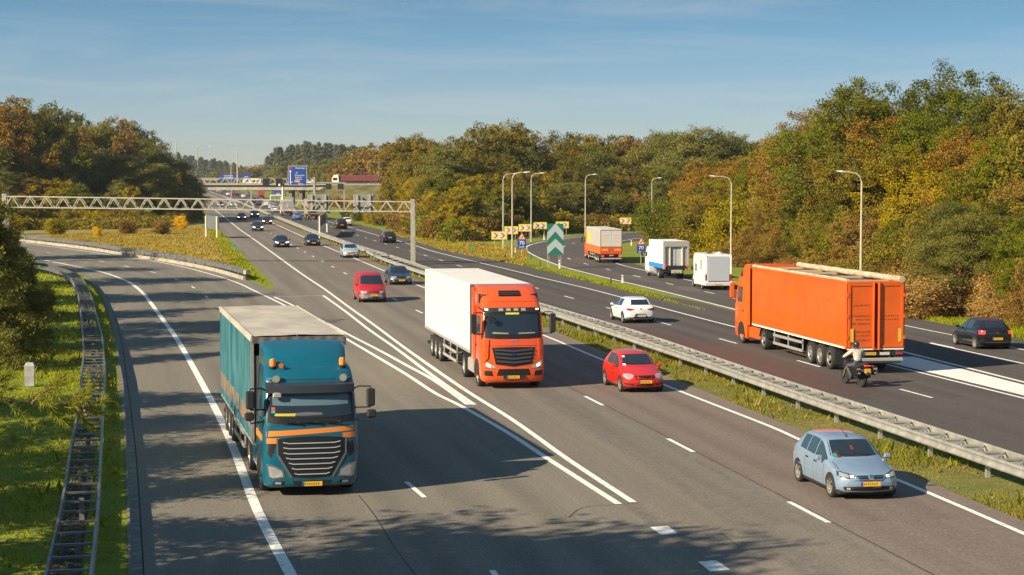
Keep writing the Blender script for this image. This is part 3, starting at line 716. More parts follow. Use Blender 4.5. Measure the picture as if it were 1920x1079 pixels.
    if detail >= 2 and spec is not VAN:
        for sg in (-1, 1): patch(bv, [(sg * W * .40, -.085 * L), (sg * W * .405, -.255 * L)], [(sg * W * .392, -.085 * L), (sg * W * .397, -.255 * L)], 'top', .002, M_blk2, 'bonnet_gap', root, 8, 1)
        wz = z0 + .01
        for xa, xb in ((-.45, .02), (.05, .50)): patch(bv, [(xa, wz), (xb, wz + .05)], [(xa, wz + .02), (xb, wz + .065)], 'front', .02, M_blk, 'wiper', root, 6, 1)
    if detail >= 2:   # door gaps, handles, rub strips
        for a in (ws[0] + .015, wins[0][1] + .008, wins[min(1, len(wins) - 1)][1] + .01)[:3 if len(wins) > 2 else 2]:
            y = -a * L; S([(y, .26), (y - .014, .26)], [(y, belt(y) + .02), (y - .014, belt(y) + .02)], M_blk2, 'door_gap', .002, 1, 6)
        for a in ([wins[0][1] - .03, wins[1][1] - .03] if len(wins) > 2 else [wins[0][1] - .03]):
            y = -a * L; z = belt(y) - .10; S([(y + .09, z - .018), (y - .09, z - .018)], [(y + .09, z + .018), (y - .09, z + .018)], M_blk if name != 'red_car' else col, 'door_handle', .02, 2, 1)
    return root, bv, belt, top

def place_front(root, px, py, ln, y=None, dh=0.):
    """put the front bumper at the ground point seen at px,py; ln = line it follows; facing the camera"""
    g = G(px, py); t = tang(ln, g.y); root.location = g; root.rotation_euler = (0, 0, math.atan2(t.x, -t.y) + dh)
def place_rear(root, px, py, ln, L, dh=0., hd=None):
    g = G(px, py); t = tang(ln, g.y) if hd is None else Vector((math.sin(hd), math.cos(hd), 0)); root.rotation_euler = (0, 0, math.atan2(-t.x, t.y) + dh)
    root.location = g + Matrix.Rotation(dh, 3, 'Z') @ t * L

# --- silver-blue hatchback
P_silver = paint('silver_blue', (.27, .37, .49), .30, .7, .35)
c, bv, belt, top = make_car('hatchback', 'silver-blue five-door hatchback with salmon roof patch, nearest on the main carriageway', 'car', HATCH, 4.2, 1.71, 1.45, P_silver, 'nissan', 'std')
patch(bv, [(.50, -2.95), (-.42, -2.55)], [(.40, -3.55), (-.30, -3.50)], 'top', .008, mat('roof_patch', (.50, .17, .13), .5), 'roof_sticker', c, 8, 5)
a = MB(); a.tube([(-.02, -1.98, 1.42), (-.02, -2.45, 1.60)], .008, 6); a.tube([(-.02, -1.96, 1.42), (-.02, -2.0, 1.45)], .02, 8); a.build('aerial', M_blk, c)
patch(bv, [(-.98, .66), (-1.06, .66)], [(-.98, .70), (-1.06, .70)], 'side', .012, M_amber, 'side_indicator', c, 2, 1, mirror=True)
patch(bv, [(-1.35, .50), (-3.3, .55)], [(-1.35, .525), (-3.3, .575)], 'side', .012, P_silver, 'rub_strip', c, 12, 1, mirror=True)
patch(bv, [(.60, 1.00), (.49, .99)], [(.59, 1.07), (.49, 1.07)], 'front', .012, mat('ice_scraper_green', (.02, .25, .18), .5), 'windscreen_sticker', c, 2, 2)
patch(bv, [(.57, .985), (.40, .98)], [(.52, 1.12), (.44, 1.13)], 'front', .009, mat('driver_red_shirt', (.09, .010, .012), .8), 'occupant_shirt', c, 3, 3)
patch(bv, [(-.03, 1.15), (.05, 1.15)], [(-.01, 1.24), (.03, 1.24)], 'front', .010, mat('hanging_red', (.22, .03, .02), .6), 'hanging_ornament', c, 2, 2)
place_front(c, 1634, 941, R1, dh=.0)
# --- red three-door hatchback
P_red = paint('red', (.62, .018, .008), .30, .8)
c, bv, *_ = make_car('hatchback', 'bright red three-door hatchback beside the median, behind the orange cab of the white trailer', 'car', HATCH, 3.9, 1.68, 1.47, P_red, 'polo', 'std', wins=((.31, .535), (.55, .76)), rims=mat('hubcap', (.62, .55, .38), .5))
patch(bv, [(.60, .99), (.48, .99)], [(.59, 1.06), (.49, 1.06)], 'front', .012, M_platew, 'windscreen_sticker', c, 2, 2)
patch(bv, [(.53, 1.27), (.42, 1.275)], [(.52, 1.33), (.42, 1.335)], 'front', .012, M_platew, 'windscreen_sticker', c, 2, 2)
c['label'] = 'bright red three-door hatchback beside the median grass'
place_front(c, 1210, 738.5, R1)
# --- red van
c, bv, *_ = make_car('small_van', 'red panel van with grey front bumper, left of the dark saloon', 'van', VAN, 4.45, 1.82, 1.93, paint('van_red', (.42, .012, .022), .4, .4), 'van', 'std', wins=((.30, .42),), axles=(.19, .84), ws=(.235, .4), r=.32)
place_front(c, 700, 568.5, R1)
# --- dark blue saloon
c, *_ = make_car('saloon_car', 'dark navy saloon with pale bumper strip, right beside the red van', 'car', SEDAN, 4.55, 1.76, 1.40, paint('navy', (.018, .026, .055), .25, .8), 'peugeot', 'std', lights='off', rims=mat('hubcap2', (.5, .45, .3), .5))
place_front(c, 753, 535.5, R1)
# --- white hatchback (away)
c, *_ = make_car('hatchback', 'white three-door hatchback seen from behind on the far carriageway', 'car', HATCH, 4.25, 1.80, 1.45, paint('white', (.78, .78, .76), .3, .6), 'std', 'leon', wins=((.31, .52), (.535, .72)), r=.33, white=True)
place_rear(c, 1202, 607.5, RD, 4.25)
# --- black hatchback right edge (away)
c, bv, *_ = make_car('hatchback', 'black hatchback with dark red roof and lit tail lights at the right edge', 'car', HATCH, 3.95, 1.72, 1.47, paint('black', (.010, .010, .013), .2, .9), 'std', 'citroen', wins=((.31, .52), (.54, .70)), rims=mat('bright_alloy', (.7, .68, .62), .35, .4))
patch(bv, [(-.56, -2.0), (.56, -2.0)], [(-.54, -3.45), (.54, -3.45)], 'top', .006, paint('burgundy', (.13, .012, .025), .3, .7), 'roof_panel', c, 10, 8)
place_rear(c, 1870, 657, R5, 3.95)

# --- prototypes for the smaller traffic
dark = paint('dark_blue', (.012, .016, .035), .25, .8); blackp = paint('black2', (.010, .010, .012), .25, .8); maroon = paint('maroon', (.06, .010, .015), .3, .7)
whitep = MATS['paint_white']; silver = paint('silver', (.42, .50, .55), .3, .6, .2); bluep = paint('mid_blue', (.08, .22, .45), .3, .6, .2); greyp = paint('grey', (.16, .17, .19), .35, .5, .2); redp = paint('far_red', (.35, .02, .02), .4, .5)
protos = {}
def proto(kind, lights, rear='std'):
    k = (kind, lights)
    if k not in protos:
        sp, L, W, H = {'sedan': (SEDAN, 4.5, 1.76, 1.42), 'hatch': (HATCH, 4.1, 1.72, 1.47), 'estate': (ESTATE, 4.5, 1.77, 1.48), 'suv': (HATCH, 4.4, 1.82, 1.74)}[kind]
        r_, *_ = make_car('car', None, 'car', sp, L, W, H, dark, detail=1, lights=lights, rear='tall' if kind in ('estate', 'suv') else 'std')
        protos[k] = (r_, L, False)
    return protos[k]
used_proto = set()
def recolour(r_, m):
    for ch in r_.children:
        if ch.name.startswith(('body', 'wing_mirror')):
            ch.material_slots[0].link = 'OBJECT'; ch.material_slots[0].material = m
def far_car(kind, lights, m, px, py, ln, label, away=False, group=None):
    r_, L, _ = proto(kind, lights)
    if (kind, lights) in used_proto: r_ = copy_tree(r_)
    used_proto.add((kind, lights))
    recolour(r_, m); r_['label'] = label
    if group: r_['group'] = group
    if away: place_rear(r_, px, py, ln, L)
    else: place_front(r_, px, py, ln)
    return r_
GR = 'cars on the motorway'
far_car('hatch', 'off', silver, 659, 484.5, R1, 'light silver small car beside the median, just behind the dark navy saloon', group=GR)
far_car('sedan', 'off', blackp, 588, 462, R1, 'black coupe beside the median, right of the saloon with lit lamps', group=GR)
far_car('sedan', 'beam', dark, 529, 465, L1, 'dark blue saloon with lit headlamps left of the black coupe', group=GR)
far_car('hatch', 'beam', dark, 484, 434.5, L1, 'dark hatchback with lit lamps, left of the dark saloon near the tin signboard', group=GR)
far_car('sedan', 'beam', blackp, 501, 421.8, R1, 'black saloon with lit lamps beside the median, behind the dark hatchback', group=GR)
far_car('sedan', 'beam', maroon, 453.5, 413.8, L1, 'dark maroon saloon with lit lamps just in front of the gantry shadow', group=GR)
far_car('suv', 'beam', dark, 478, 409, R1, 'tall dark car with lit lamps right of the maroon saloon', group=GR)
far_car('estate', 'beam', blackp, 413, 388.5, L1, 'black estate with lit lamps behind the lattice beam, left of the blue one', group=GR)
far_car('hatch', 'beam', bluep, 438, 388, R1, 'dark blue hatchback with lit lamps behind the lattice beam', group=GR)
far_car('hatch', 'on', greyp, 391, 377, L1, 'grey car with amber lamps, furthest one left behind the lattice beam', group=GR)
# away from the camera
far_car('hatch', 'off', bluep, 558, 413.5, RD, 'mid-blue hatchback seen from behind, below the lattice beam', True, GR)
far_car('suv', 'off', blackp, 641, 430.5, RD, 'black off-road car seen from behind, in front of the white one', True, GR)
far_car('hatch', 'off', whitep, 652, 424.0, R2, 'white car half hidden behind the black off-road car', True, GR)
far_car('estate', 'off', dark, 731, 456.5, R2, 'navy estate car seen from behind, left of the gantry leg', True, GR)
far_car('hatch', 'off', whitep, 516, 399, M1, 'white car seen from behind beside the grey box lorry', True, GR)
far_car('estate', 'off', silver, 510, 393.5, RD, 'pale blue car just behind the lattice beam, left of the grey box lorry', True, GR)
far_car('suv', 'off', whitep, 499, 388.5, RD, 'white van-like car with bright rear behind the lattice beam', True, GR)
far_car('suv', 'off', whitep, 487, 385.5, M1, 'white tall car left of the bright one behind the lattice beam', True, GR)
far_car('suv', 'off', dark, 477, 381, RD, 'navy van-like car behind the lattice beam, left of the white ones', True, GR)
far_car('hatch', 'off', whitep, 457, 371.5, RD, 'white car with dark rear window just above the lattice beam', True, GR)
far_car('suv', 'off', greyp, 466, 367.8, R2, 'grey-green car above the lattice beam, right of the white one', True, GR)
far_car('hatch', 'off', blackp, 445, 368.2, RD, 'black car above the lattice beam beside the red one', True, GR)
far_car('suv', 'off', redp, 438, 366.2, M1, 'bright red car above the lattice beam beside the black one', True, GR)
far_car('hatch', 'off', whitep, 428, 367.5, M1, 'white car above the lattice beam, left of the red one', True, GR)
far_car('suv', 'off', bluep, 415, 363.5, M1, 'light blue car under the overpass beside the orange one', True, GR)
far_car('suv', 'off', paint('orange_far', (.7, .2, .03), .4), 409.5, 361.5, M1, 'orange car under the overpass, left of the light blue one', True, GR)
far_car('suv', 'off', maroon, 422, 359.6, R2, 'maroon car far off under the overpass', True, GR)

# ================================================================== TRUCKS
def cab_body(prof, fr=.22):
    """prof rows: z, y_front, y_rear, halfwidth, bulge"""
    secs = []
    for z, yf, yr, hw, bg_ in catmull(prof, 5):
        half = [(0, yf), (.35 * hw, yf - bg_ * .12), (.62 * hw, yf - bg_ * .4), (.82 * hw, yf - bg_ * .95), (.93 * hw, yf - bg_ * 1.5), (.985 * hw, yf - bg_ * 2.4), (hw, yf - bg_ * 3.6 - .05), (hw, yf * .4 + yr * .6), (hw, yr + .05), (hw * .97, yr), (0, yr)]
        secs.append([(a, b, z) for a, b in half] + [(-a, b, z) for a, b in reversed(half[1:-1])])
    mb = MB(); mb.loft(secs); return mb.mesh('cab', True)
def chassis(root, y0, y1, drive=(-5.0,), front=-1.4, tank=True, fairing=None):
    m = MB()
    for s in (-1, 1): m.box(s * .42 - .05, s * .42 + .05, y1, y0, .72, .98)
    for y in drive: m.box(-1.0, 1.0, y - .07, y + .07, .42, .58); 
    m.box(-1., 1., front - .06, front + .06, .42, .56); m.box(-.9, .9, -2.2, -.6, .45, .95)
    m.build('chassis', M_chas, root)
    for s in (-1, 1):
        wheel(root, s * 1.23, front, .50, .30, True)
        for y in drive:
            wheel(root, s * 1.22, y, .50, .56, True)
            a = MB(); an = [math.radians(q) for q in range(10, 171, 16)]
            a.loft([[(s * .66, y + .60 * math.cos(t), .5 + .60 * math.sin(t)), (s * 1.25, y + .60 * math.cos(t), .5 + .60 * math.sin(t)), (s * 1.25, y + .57 * math.cos(t), .5 + .57 * math.sin(t)), (s * .66, y + .57 * math.cos(t), .5 + .57 * math.sin(t))] for t in an])
            a.build('mudguard', M_blk, root)
        if tank:
            t = MB(); t.box(min(s * .62, s * 1.18), max(s * .62, s * 1.18), -4.2, -2.5, .38, .95, .06)
            t.build('fuel_tank' if fairing is None else 'side_skirt', M_alu if fairing is None else fairing, root)
def trailer_run(root, yr, axles, guard=None, wheels_w=.34, zf=1.1):
    m = MB()
    for s in (-1, 1): m.box(s * .45 - .06, s * .45 + .06, yr + .1, axles[0] + 5.2, .82, zf - .004)
    for y in axles: m.box(-1.05, 1.05, y - .06, y + .06, .44, .56)
    m.box(-1.2, 1.2, yr + .15, yr + .25, .45, .60); m.box(-.9, -.8, yr + .2, yr + .3, .5, zf - .01); m.box(.8, .9, yr + .2, yr + .3, .5, zf - .01)
    m.build('trailer_chassis', M_chas, root)
    for s in (-1, 1):
        for y in axles: wheel(root, s * 1.24, y, .50, wheels_w, True)
        f = MB(); f.box(min(s * .8, s * 1.2), max(s * .8, s * 1.2), axles[-1] - .72, axles[-1] - .69, .25, .95); f.build('mud_flap', M_blk, root)
        l = MB(); l.box(min(s * .8, s * .95), max(s * .8, s * .95), -6.35, -6.2, .35, zf - .01); l.build('landing_leg', M_chas, root)
        if guard:
            g = MB(); y0, y1 = guard
            for z in (.42, .80): g.box(min(s * 1.20, s * 1.24), max(s * 1.20, s * 1.24), y1, y0, z, z + .12)
            for y in (y0 - .05, (y0 + y1) / 2, y1 + .05): g.box(min(s * 1.16, s * 1.20), max(s * 1.16, s * 1.20), y - .04, y + .04, .42, zf - .01)
            g.build('side_guard', M_alu, root)
def mirror_arm(root, s, y, z0, z1_, w=.22, out=.30, y2=.10, mm=None):
    m = MB(); xa = 1.24 * s; xb = (1.28 + out) * s
    m.tube([(xa - .1 * s, y - .1, z1_ - .02), (xa + .05 * s, y + .02, z1_ + .06), (xb, y + y2, z1_ + .05), (xb, y + y2, z1_ - .1)], .022, 6)
    m.tube([(xa - .1 * s, y - .1, z0 - .05), (xb, y + y2, z0 - .02), (xb, y + y2, z0 + .1)], .022, 6)
    m.box(min(xb - w / 2, xb + w / 2), max(xb - w / 2, xb + w / 2), y + y2 - .07, y + y2 + .07, z0, z1_, .035)
    m.build('mirror', mm or M_blk, root, True)

# ------------------------------------------------------------------ teal truck
root = thing('truck', 'teal lorry with beige tarpaulin roof and amber beacons, nearest on the slip road', 'truck')
P_teal = paint('teal', (.003, .095, .150), .30, .8); P_or = mat('orange_stripe', (.72, .22, .03), .45)
cabm = cab_body([(.26, -.14, -2.15, 1.14, .08), (.33, -.04, -2.2, 1.22, .09), (.6, 0, -2.25, 1.25, .10), (1.1, -.005, -2.25, 1.25, .10), (1.7, -.04, -2.25, 1.245, .09), (2.0, -.09, -2.25, 1.235, .085), (2.5, -.25, -2.25, 1.215, .08), (2.95, -.42, -2.25, 1.19, .085), (3.15, -.55, -2.3, 1.17, .09), (3.32, -.78, -2.3, 1.14, .10), (3.40, -1.1, -2.3, 1.08, .10)])
b = obj('cab', cabm, root, P_teal); bv = bvh_of(cabm)
F = lambda lo, up, m, n, off=.008, nu=10, nv=4, mir=False, pr=None: patch(bv, lo, up, 'front', off, m, n, pr or root, nu, nv, mirror=mir)
S = lambda lo, up, m, n, off=.008, nu=8, nv=4, mir=True: patch(bv, lo, up, 'side', off, m, n, root, nu, nv, mirror=mir)
F([(-1.14, 1.96), (-.6, 1.90), (.6, 1.90), (1.14, 1.96)], [(-1.10, 2.80), (-.6, 2.82), (.6, 2.82), (1.10, 2.80)], M_blk2, 'windscreen_frame', .006, 14)
F([(-1.07, 2.12), (-.6, 2.08), (.6, 2.08), (1.07, 2.12)], [(-1.04, 2.74), (-.6, 2.76), (.6, 2.76), (1.04, 2.74)], M_glass, 'windscreen', .014, 14)
F([(-1.17, 1.72), (1.17, 1.60)], [(-1.17, 1.84), (1.17, 1.74)], P_or, 'orange_band', .006, 16, 2)
F([(.84, 1.42), (1.17, 1.42)], [(.84, 1.56), (1.17, 1.56)], P_or, 'orange_band', .006, 4, 2)
F([(-1.17, 1.54), (-.82, 1.52)], [(-1.17, 1.68), (-.82, 1.66)], P_or, 'orange_band', .006, 4, 2)
F([(-.86, 1.12), (-.50, .54), (0, .50), (.50, .54), (.86, 1.12)], [(-.88, 1.54), (-.4, 1.59), (0, 1.60), (.4, 1.59), (.88, 1.54)], M_blk2, 'grille', .010, 20, 10)
F([(-.99, 2.40), (-.5, 2.38), (.5, 2.38), (.99, 2.40)], [(-.99, 2.70), (-.5, 2.72), (.5, 2.72), (.99, 2.70)], mat('sky_reflection_tint', (.10, .16, .19), .15, coat=.5), 'painted_reflection', .018, 14, 4)  # sky reflection on the upper windscreen, painted as a pale grey-blue patch
F([(-.56, .52), (-.50, .52)], [(-.90, 1.10), (-.85, 1.12)], mat('frame_dark', (.30, .31, .32), .3, .8), 'grille_trim', .014, 1, 10, mir=True)
F([(-.91, 1.10), (-.87, 1.11)], [(-.92, 1.55), (-.88, 1.56)], MATS['frame_dark'], 'grille_trim', .014, 1, 8, mir=True)
for k in range(7):
    z = .60 + k * .135; hw = np.interp(z, [.54, 1.12, 1.56], [.44, .76, .78]) * .97
    F([(-hw, z + .030), (-hw * .8, z), (hw * .8, z), (hw, z + .030)], [(-hw, z + .055), (-hw * .8, z + .024), (hw * .8, z + .024), (hw, z + .055)], mat('bright_bar', (.62, .63, .64), .3, .5), 'grille_bar', .035, 12, 1)
F([(-1.20, 1.20), (-1.0, 1.02)], [(-1.19, 1.45), (-.86, 1.42)], M_blk2, 'corner_vent', .004, 3, 3)
F([(1.05, 1.05), (1.20, 1.2)], [(.9, 1.42), (1.19, 1.45)], M_blk2, 'corner_vent', .004, 3, 3)
F([(.70, .53), (1.02, .50), (1.12, .54)], [(.74, .72), (.98, .86), (1.17, .88)], mat('frame_dark', (.16, .17, .18), .3, .8), 'headlight_frame', .012, 8, 4, mir=True)
F([(.745, .56), (1.02, .53), (1.09, .57)], [(.78, .70), (.98, .81), (1.13, .83)], M_lamp, 'headlight', .022, 8, 4, mir=True)
F([(.72, .34), (1.0, .34)], [(.72, .43), (1.0, .43)], M_blk2, 'fog_recess', .008, 4, 2, mir=True)
F([(.80, .355), (.96, .355)], [(.80, .415), (.96, .415)], M_lamp, 'fog_light', .014, 4, 2, mir=True)
F([(-.45, .29), (.45, .29)], [(-.50, .44), (.50, .44)], M_blk, 'bumper_recess', .008, 6, 2)
plate(root, .0, .03, .36, True)
F([(-1.16, 1.875), (1.16, 1.875)], [(-1.16, 1.89), (1.16, 1.89)], M_blk2, 'panel_gap', .003, 14, 1)
F([(-1.14, 1.20), (-.84, 1.18)], [(-1.14, 1.215), (-.84, 1.195)], M_blk2, 'panel_gap', .003, 4, 1, mir=True)
F([(-1.1, 3.03), (1.1, 3.03)], [(-1.1, 3.045), (1.1, 3.045)], M_blk2, 'panel_gap', .003, 14, 1)
S([(-2.05, .95), (-2.065, .95)], [(-2.05, 3.1), (-2.065, 3.1)], M_blk2, 'door_gap', .004, 1, 8)
S([(-1.55, 1.75), (-1.80, 1.75)], [(-1.55, 1.81), (-1.80, 1.81)], M_blk, 'door_handle', .02, 2, 1)
for x0, x1 in ((-.75, -.25), (-.15, .35), (.35, .85)):
    w_ = MB(); w_.bar((x0, .0, 1.99), (x1, .015, 2.06 if x0 < 0 else 2.08), .03, .03); w_.bar((x0 + .05, -.01, 1.97), (x0, .0, 2.0), .05, .05); w_.build('wiper', M_blk, root)
F([(.42, 2.12), (.95, 2.13)], [(.40, 2.19), (.93, 2.19)], mat('dash_yellow', (.55, .42, .02), .6), 'dashboard_tag', .020, 4, 1)
F([(.93, 2.20), (1.03, 2.20)], [(.93, 2.27), (1.02, 2.27)], mat('sticker_green', (.02, .3, .2), .6), 'sticker', .020, 1, 1)
F([(.93, 2.28), (1.02, 2.28)], [(.93, 2.35), (1.02, 2.35)], mat('sticker_red', (.6, .05, .04), .6), 'sticker', .020, 1, 1)
F([(-.3, 2.14), (0.1, 2.13), (.7, 2.13)], [(-.28, 2.20), (.1, 2.22), (.7, 2.18)], mat('dash_grey', (.10, .11, .12), .7), 'dashboard_items', .018, 8, 2)
v_ = MB(); secs = []
for x in np.linspace(-1.16, 1.16, 13):
    y = -.33 - .19 * (abs(x) / 1.16) ** 3; secs.append([(x, y - .05, 2.98), (x, y + .20, 2.92), (x, y + .22, 2.72), (x, y + .19, 2.72), (x, y + .17, 2.90), (x, y - .05, 2.95)])
v_.loft(secs); v_.build('sun_visor', mat('visor', (.03, .035, .045), .25), root, True)
for s in (-1, 1):
    l = MB(); l.lathe([(0, .02), (.0, .105), (-.05, .11), (-.10, .07), (-.12, .01)], s * .88, -.40, 3.08, 'y', 16); o = l.build('spotlight', M_chrome, root, True)
    g = MB(); g.lathe([(.006, .01), (.006, .085), (-.01, .085)], s * .88, -.40, 3.08, 'y', 16); g.build('lens', M_lamp, o, True)
    d = MB(); d.box(min(s * .98, s * 1.06), max(s * .98, s * 1.06), -.56, -.44, 3.06, 3.09, .01); d.build('marker_lamp', M_lamp, root)
    k = MB(); k.lathe([(3.32, .10), (3.37, .10), (3.37, .085)], s * .92, -.88, 0, 'z', 16); o = k.build('beacon', M_blk, root, True)
    k = MB(); k.lathe([(3.37, .082), (3.50, .088), (3.56, .07), (3.575, .01)], s * .92, -.88, 0, 'z', 16); k.build('dome', M_amber, o, True)
    mirror_arm(root, s, -.30, 2.33, 2.80); 
    q = MB(); q.box(min(s * 1.48, s * 1.72), max(s * 1.48, s * 1.72), -.30, -.14, 2.02, 2.24, .04); q.tube([(s * 1.2, -.3, 1.98), (s * 1.55, -.22, 1.95), (s * 1.6, -.22, 2.05)], .02, 6); q.build('wide_mirror', M_blk, root, True)
fm = MB(); fm.tube([(.98, -.55, 2.74), (.95, -.28, 2.86), (.86, -.22, 2.74)], .018, 6); fm.box(.76, .99, -.26, -.14, 2.60, 2.74, .03); fm.build('kerb_mirror', M_alu, root, True)
S([(-.62, 1.98), (-1.55, 1.98)], [(-.78, 2.76), (-1.55, 2.76)], M_glass2, 'side_window', .006)
S([(-.45, .98), (-1.7, .98)], [(-.45, .995), (-1.7, .995)], M_blk2, 'door_gap', .004, 6, 1)
S([(-.5, 1.45), (-2.2, 1.40)], [(-.5, 1.60), (-2.2, 1.60)], P_or, 'orange_band', .005, 8, 1)
up = [(-1.4 + .60 * math.cos(math.pi - math.pi * k / 14), .5 + .60 * math.sin(math.pi * k / 14)) for k in range(15)]
S([(u[0], .27) for u in up], up, M_under, 'wheel_arch', .006, 14, 4)
# roof deflector
sp = MB(); secs = []
for yy, z0, hw in ((-.86, 3.30, .98), (-1.0, 3.46, 1.02), (-1.3, 3.66, 1.06), (-1.7, 3.82, 1.10), (-2.1, 3.90, 1.13), (-2.3, 3.92, 1.14)):
    secs.append([(-hw, yy, 3.25), (-hw, yy, z0 - .10), (-hw + .07, yy, z0 - .02), (-hw + .2, yy, z0), (0, yy, z0 + .03), (hw - .2, yy, z0), (hw - .07, yy, z0 - .02), (hw, yy, z0 - .10), (hw, yy, 3.25)])
sp.loft(secs); sp.build('roof_deflector', P_teal, root, True)
hn = MB(); hn.tube([(.72, -.9, 3.40), (.72, -.75, 3.40), (.72, -.68, 3.40)], [.03, .04, .07], 10); hn.build('air_horn', mat('horn_amber', (.6, .16, .02), .4), root, True)
chassis(root, -.8, -6.2, (-5.0,), -1.4, fairing=P_teal)
# trailer: side curtains with folds, tarpaulin roof, open-framed front wall
YF, YR = -3.0, -15.2; zt = 4.0
def curtain(s):
    m = MB(); v = []; f = []; n = 140; nz_ = 8
    for i in range(n + 1):
        y = YF - .12 + (YR - YF + .2) * i / n
        for j in range(nz_ + 1):
            z = 1.08 + (zt - .12 - 1.08) * j / nz_; x = 1.285 + .022 * math.sin(i * .55 + .6 * math.sin(j * .5 + i * .07)) * (.4 + .6 * math.sin(math.pi * j / nz_)) + .012 * math.sin(i * 1.9)
            v.append((s * x, y, z))
    for i in range(n):
        for j in range(nz_):
            a = i * (nz_ + 1) + j; f.append((a, a + 1, a + nz_ + 2, a + nz_ + 1))
    m.add(v, f); return m
def curtain_mat():
    m = mat('curtain_teal', (.06, .22, .25), .55); n = m.node_tree; b = n.nodes['Principled BSDF']
    t = n.nodes.new('ShaderNodeTexCoord'); s = n.nodes.new('ShaderNodeSeparateXYZ'); n.links.new(t.outputs['Object'], s.inputs[0])
    a = n.nodes.new('ShaderNodeMath'); a.operation = 'MULTIPLY_ADD'; a.inputs[1].default_value = -.006; n.links.new(s.outputs['Y'], a.inputs[0]); n.links.new(s.outputs['Z'], a.inputs[2])
    lo = n.nodes.new('ShaderNodeMath'); lo.operation = 'LESS_THAN'; lo.inputs[1].default_value = 1.92; hi = n.nodes.new('ShaderNodeMath'); hi.operation = 'GREATER_THAN'; hi.inputs[1].default_value = 1.42
    n.links.new(a.outputs[0], lo.inputs[0]); n.links.new(a.outputs[0], hi.inputs[0]); mu = n.nodes.new('ShaderNodeMath'); mu.operation = 'MULTIPLY'; n.links.new(lo.outputs[0], mu.inputs[0]); n.links.new(hi.outputs[0], mu.inputs[1])
    z = n.nodes.new('ShaderNodeTexNoise'); z.inputs['Scale'].default_value = 1.3; z.inputs['Detail'].default_value = 6; mpn = n.nodes.new('ShaderNodeMapping'); mpn.inputs['Scale'].default_value = (1, 2.6, .5)
    n.links.new(t.outputs['Object'], mpn.inputs[0]); n.links.new(mpn.outputs[0], z.inputs['Vector'])
    r = n.nodes.new('ShaderNodeValToRGB'); r.color_ramp.elements[0].position = .35; r.color_ramp.elements[1].position = .7; r.color_ramp.elements[0].color = (.008, .085, .12, 1); r.color_ramp.elements[1].color = (.07, .20, .22, 1)
    n.links.new(z.outputs['Fac'], r.inputs[0]); mxn = n.nodes.new('ShaderNodeMixRGB'); zz = n.nodes.new('ShaderNodeTexNoise'); zz.inputs['Scale'].default_value = 2.2; zz.inputs['Detail'].default_value = 4; mz2 = n.nodes.new('ShaderNodeMapping'); mz2.inputs['Scale'].default_value = (1, 1.6, .25); n.links.new(t.outputs['Object'], mz2.inputs[0]); n.links.new(mz2.outputs[0], zz.inputs['Vector']); mr_ = n.nodes.new('ShaderNodeMapRange'); mr_.inputs[1].default_value = .42; mr_.inputs[2].default_value = .58; n.links.new(zz.outputs['Fac'], mr_.inputs[0]); m3 = n.nodes.new('ShaderNodeMath'); m3.operation = 'MULTIPLY'; n.links.new(mu.outputs[0], m3.inputs[0]); n.links.new(mr_.outputs[0], m3.inputs[1]); n.links.new(m3.outputs[0], mxn.inputs[0]); n.links.new(r.outputs[0], mxn.inputs[1]); mxn.inputs[2].default_value = (.34, .15, .05, 1)
    n.links.new(mxn.outputs[0], b.inputs['Base Color']); return m
CM = curtain_mat()
for s in (-1, 1): curtain(s).build('side_curtain', CM, root, True)
r_ = MB(); v = []; f = []; nx, ny = 16, 44
for i in range(ny + 1):
    for j in range(nx + 1):
        x = -1.30 + 2.6 * j / nx; y = YF + (YR - YF) * i / ny
        sag = .035 * math.sin(math.pi * j / nx) * (.5 + .5 * math.cos(2 * math.pi * i / 7.33)) + .008 * math.sin(i * 1.7 + j)
        v.append((x, y, zt + .03 - .05 + sag))
for i in range(ny):
    for j in range(nx):
        a = i * (nx + 1) + j; f.append((a, a + 1, a + nx + 2, a + nx + 1))
r_.add(v, f)
M_tarp = mat('tarp_beige', (.50, .44, .36), .8, var=.22, scale=1.1, col2=(.36, .32, .27), stretch=(1, .5, 1), bump=.3, bscale=3.)
r_.build('tarpaulin_roof', M_tarp, root, True)
e = MB()
for s in (-1, 1): e.loft([[(s * 1.285, YF, zt - .17), (s * 1.325, YF, zt - .15), (s * 1.315, YF, zt + .0), (s * 1.27, YF, zt + .015)], [(s * 1.285, YR, zt - .17), (s * 1.325, YR, zt - .15), (s * 1.315, YR, zt + .0), (s * 1.27, YR, zt + .015)]])
e.build('tarpaulin_edge', M_tarp, root)
fw = MB(); fw.box(-1.28, 1.28, YF - .10, YF - .04, 1.1, 3.45); fw.build('front_wall', mat('grey_wall', (.10, .10, .10), .7), root)
fr = MB()
for x in (-1.27, 1.27): fr.box(x - .04, x + .04, YF - .09, YF - .01, 1.08, 3.96)
fr.box(-1.25, 1.25, YF - .06, YF, 3.82, 3.94)
for x in (-.95, -.75, .55, .85): fr.bar((x, YF - .02, 3.80), (x + .08, YF - .02, 3.46), .03, .02)
fr.tube([(-.55, YF + .06, 3.4), (-.55, YF + .06, 3.66), (-.45, YF + .06, 3.74), (.55, YF + .06, 3.74), (.66, YF + .06, 3.66), (.66, YF + .06, 3.4)], .022, 6)
fr.build('front_frame', M_steel, root)
fv = MB(); v = []; f = []
for i in range(41):
    x = -1.28 + 2.56 * i / 40
    for j in range(3): v.append((x, YF + .03 + .012 * math.sin(i * 1.3) * j, zt - .03 - .09 * j))
for i in range(40):
    for j in range(2): a = i * 3 + j; f.append((a, a + 1, a + 4, a + 3))
fv.add(v, f); fv.build('tarpaulin_valance', mat('tarp_grey', (.14, .13, .12), .8, var=.3), root, True)
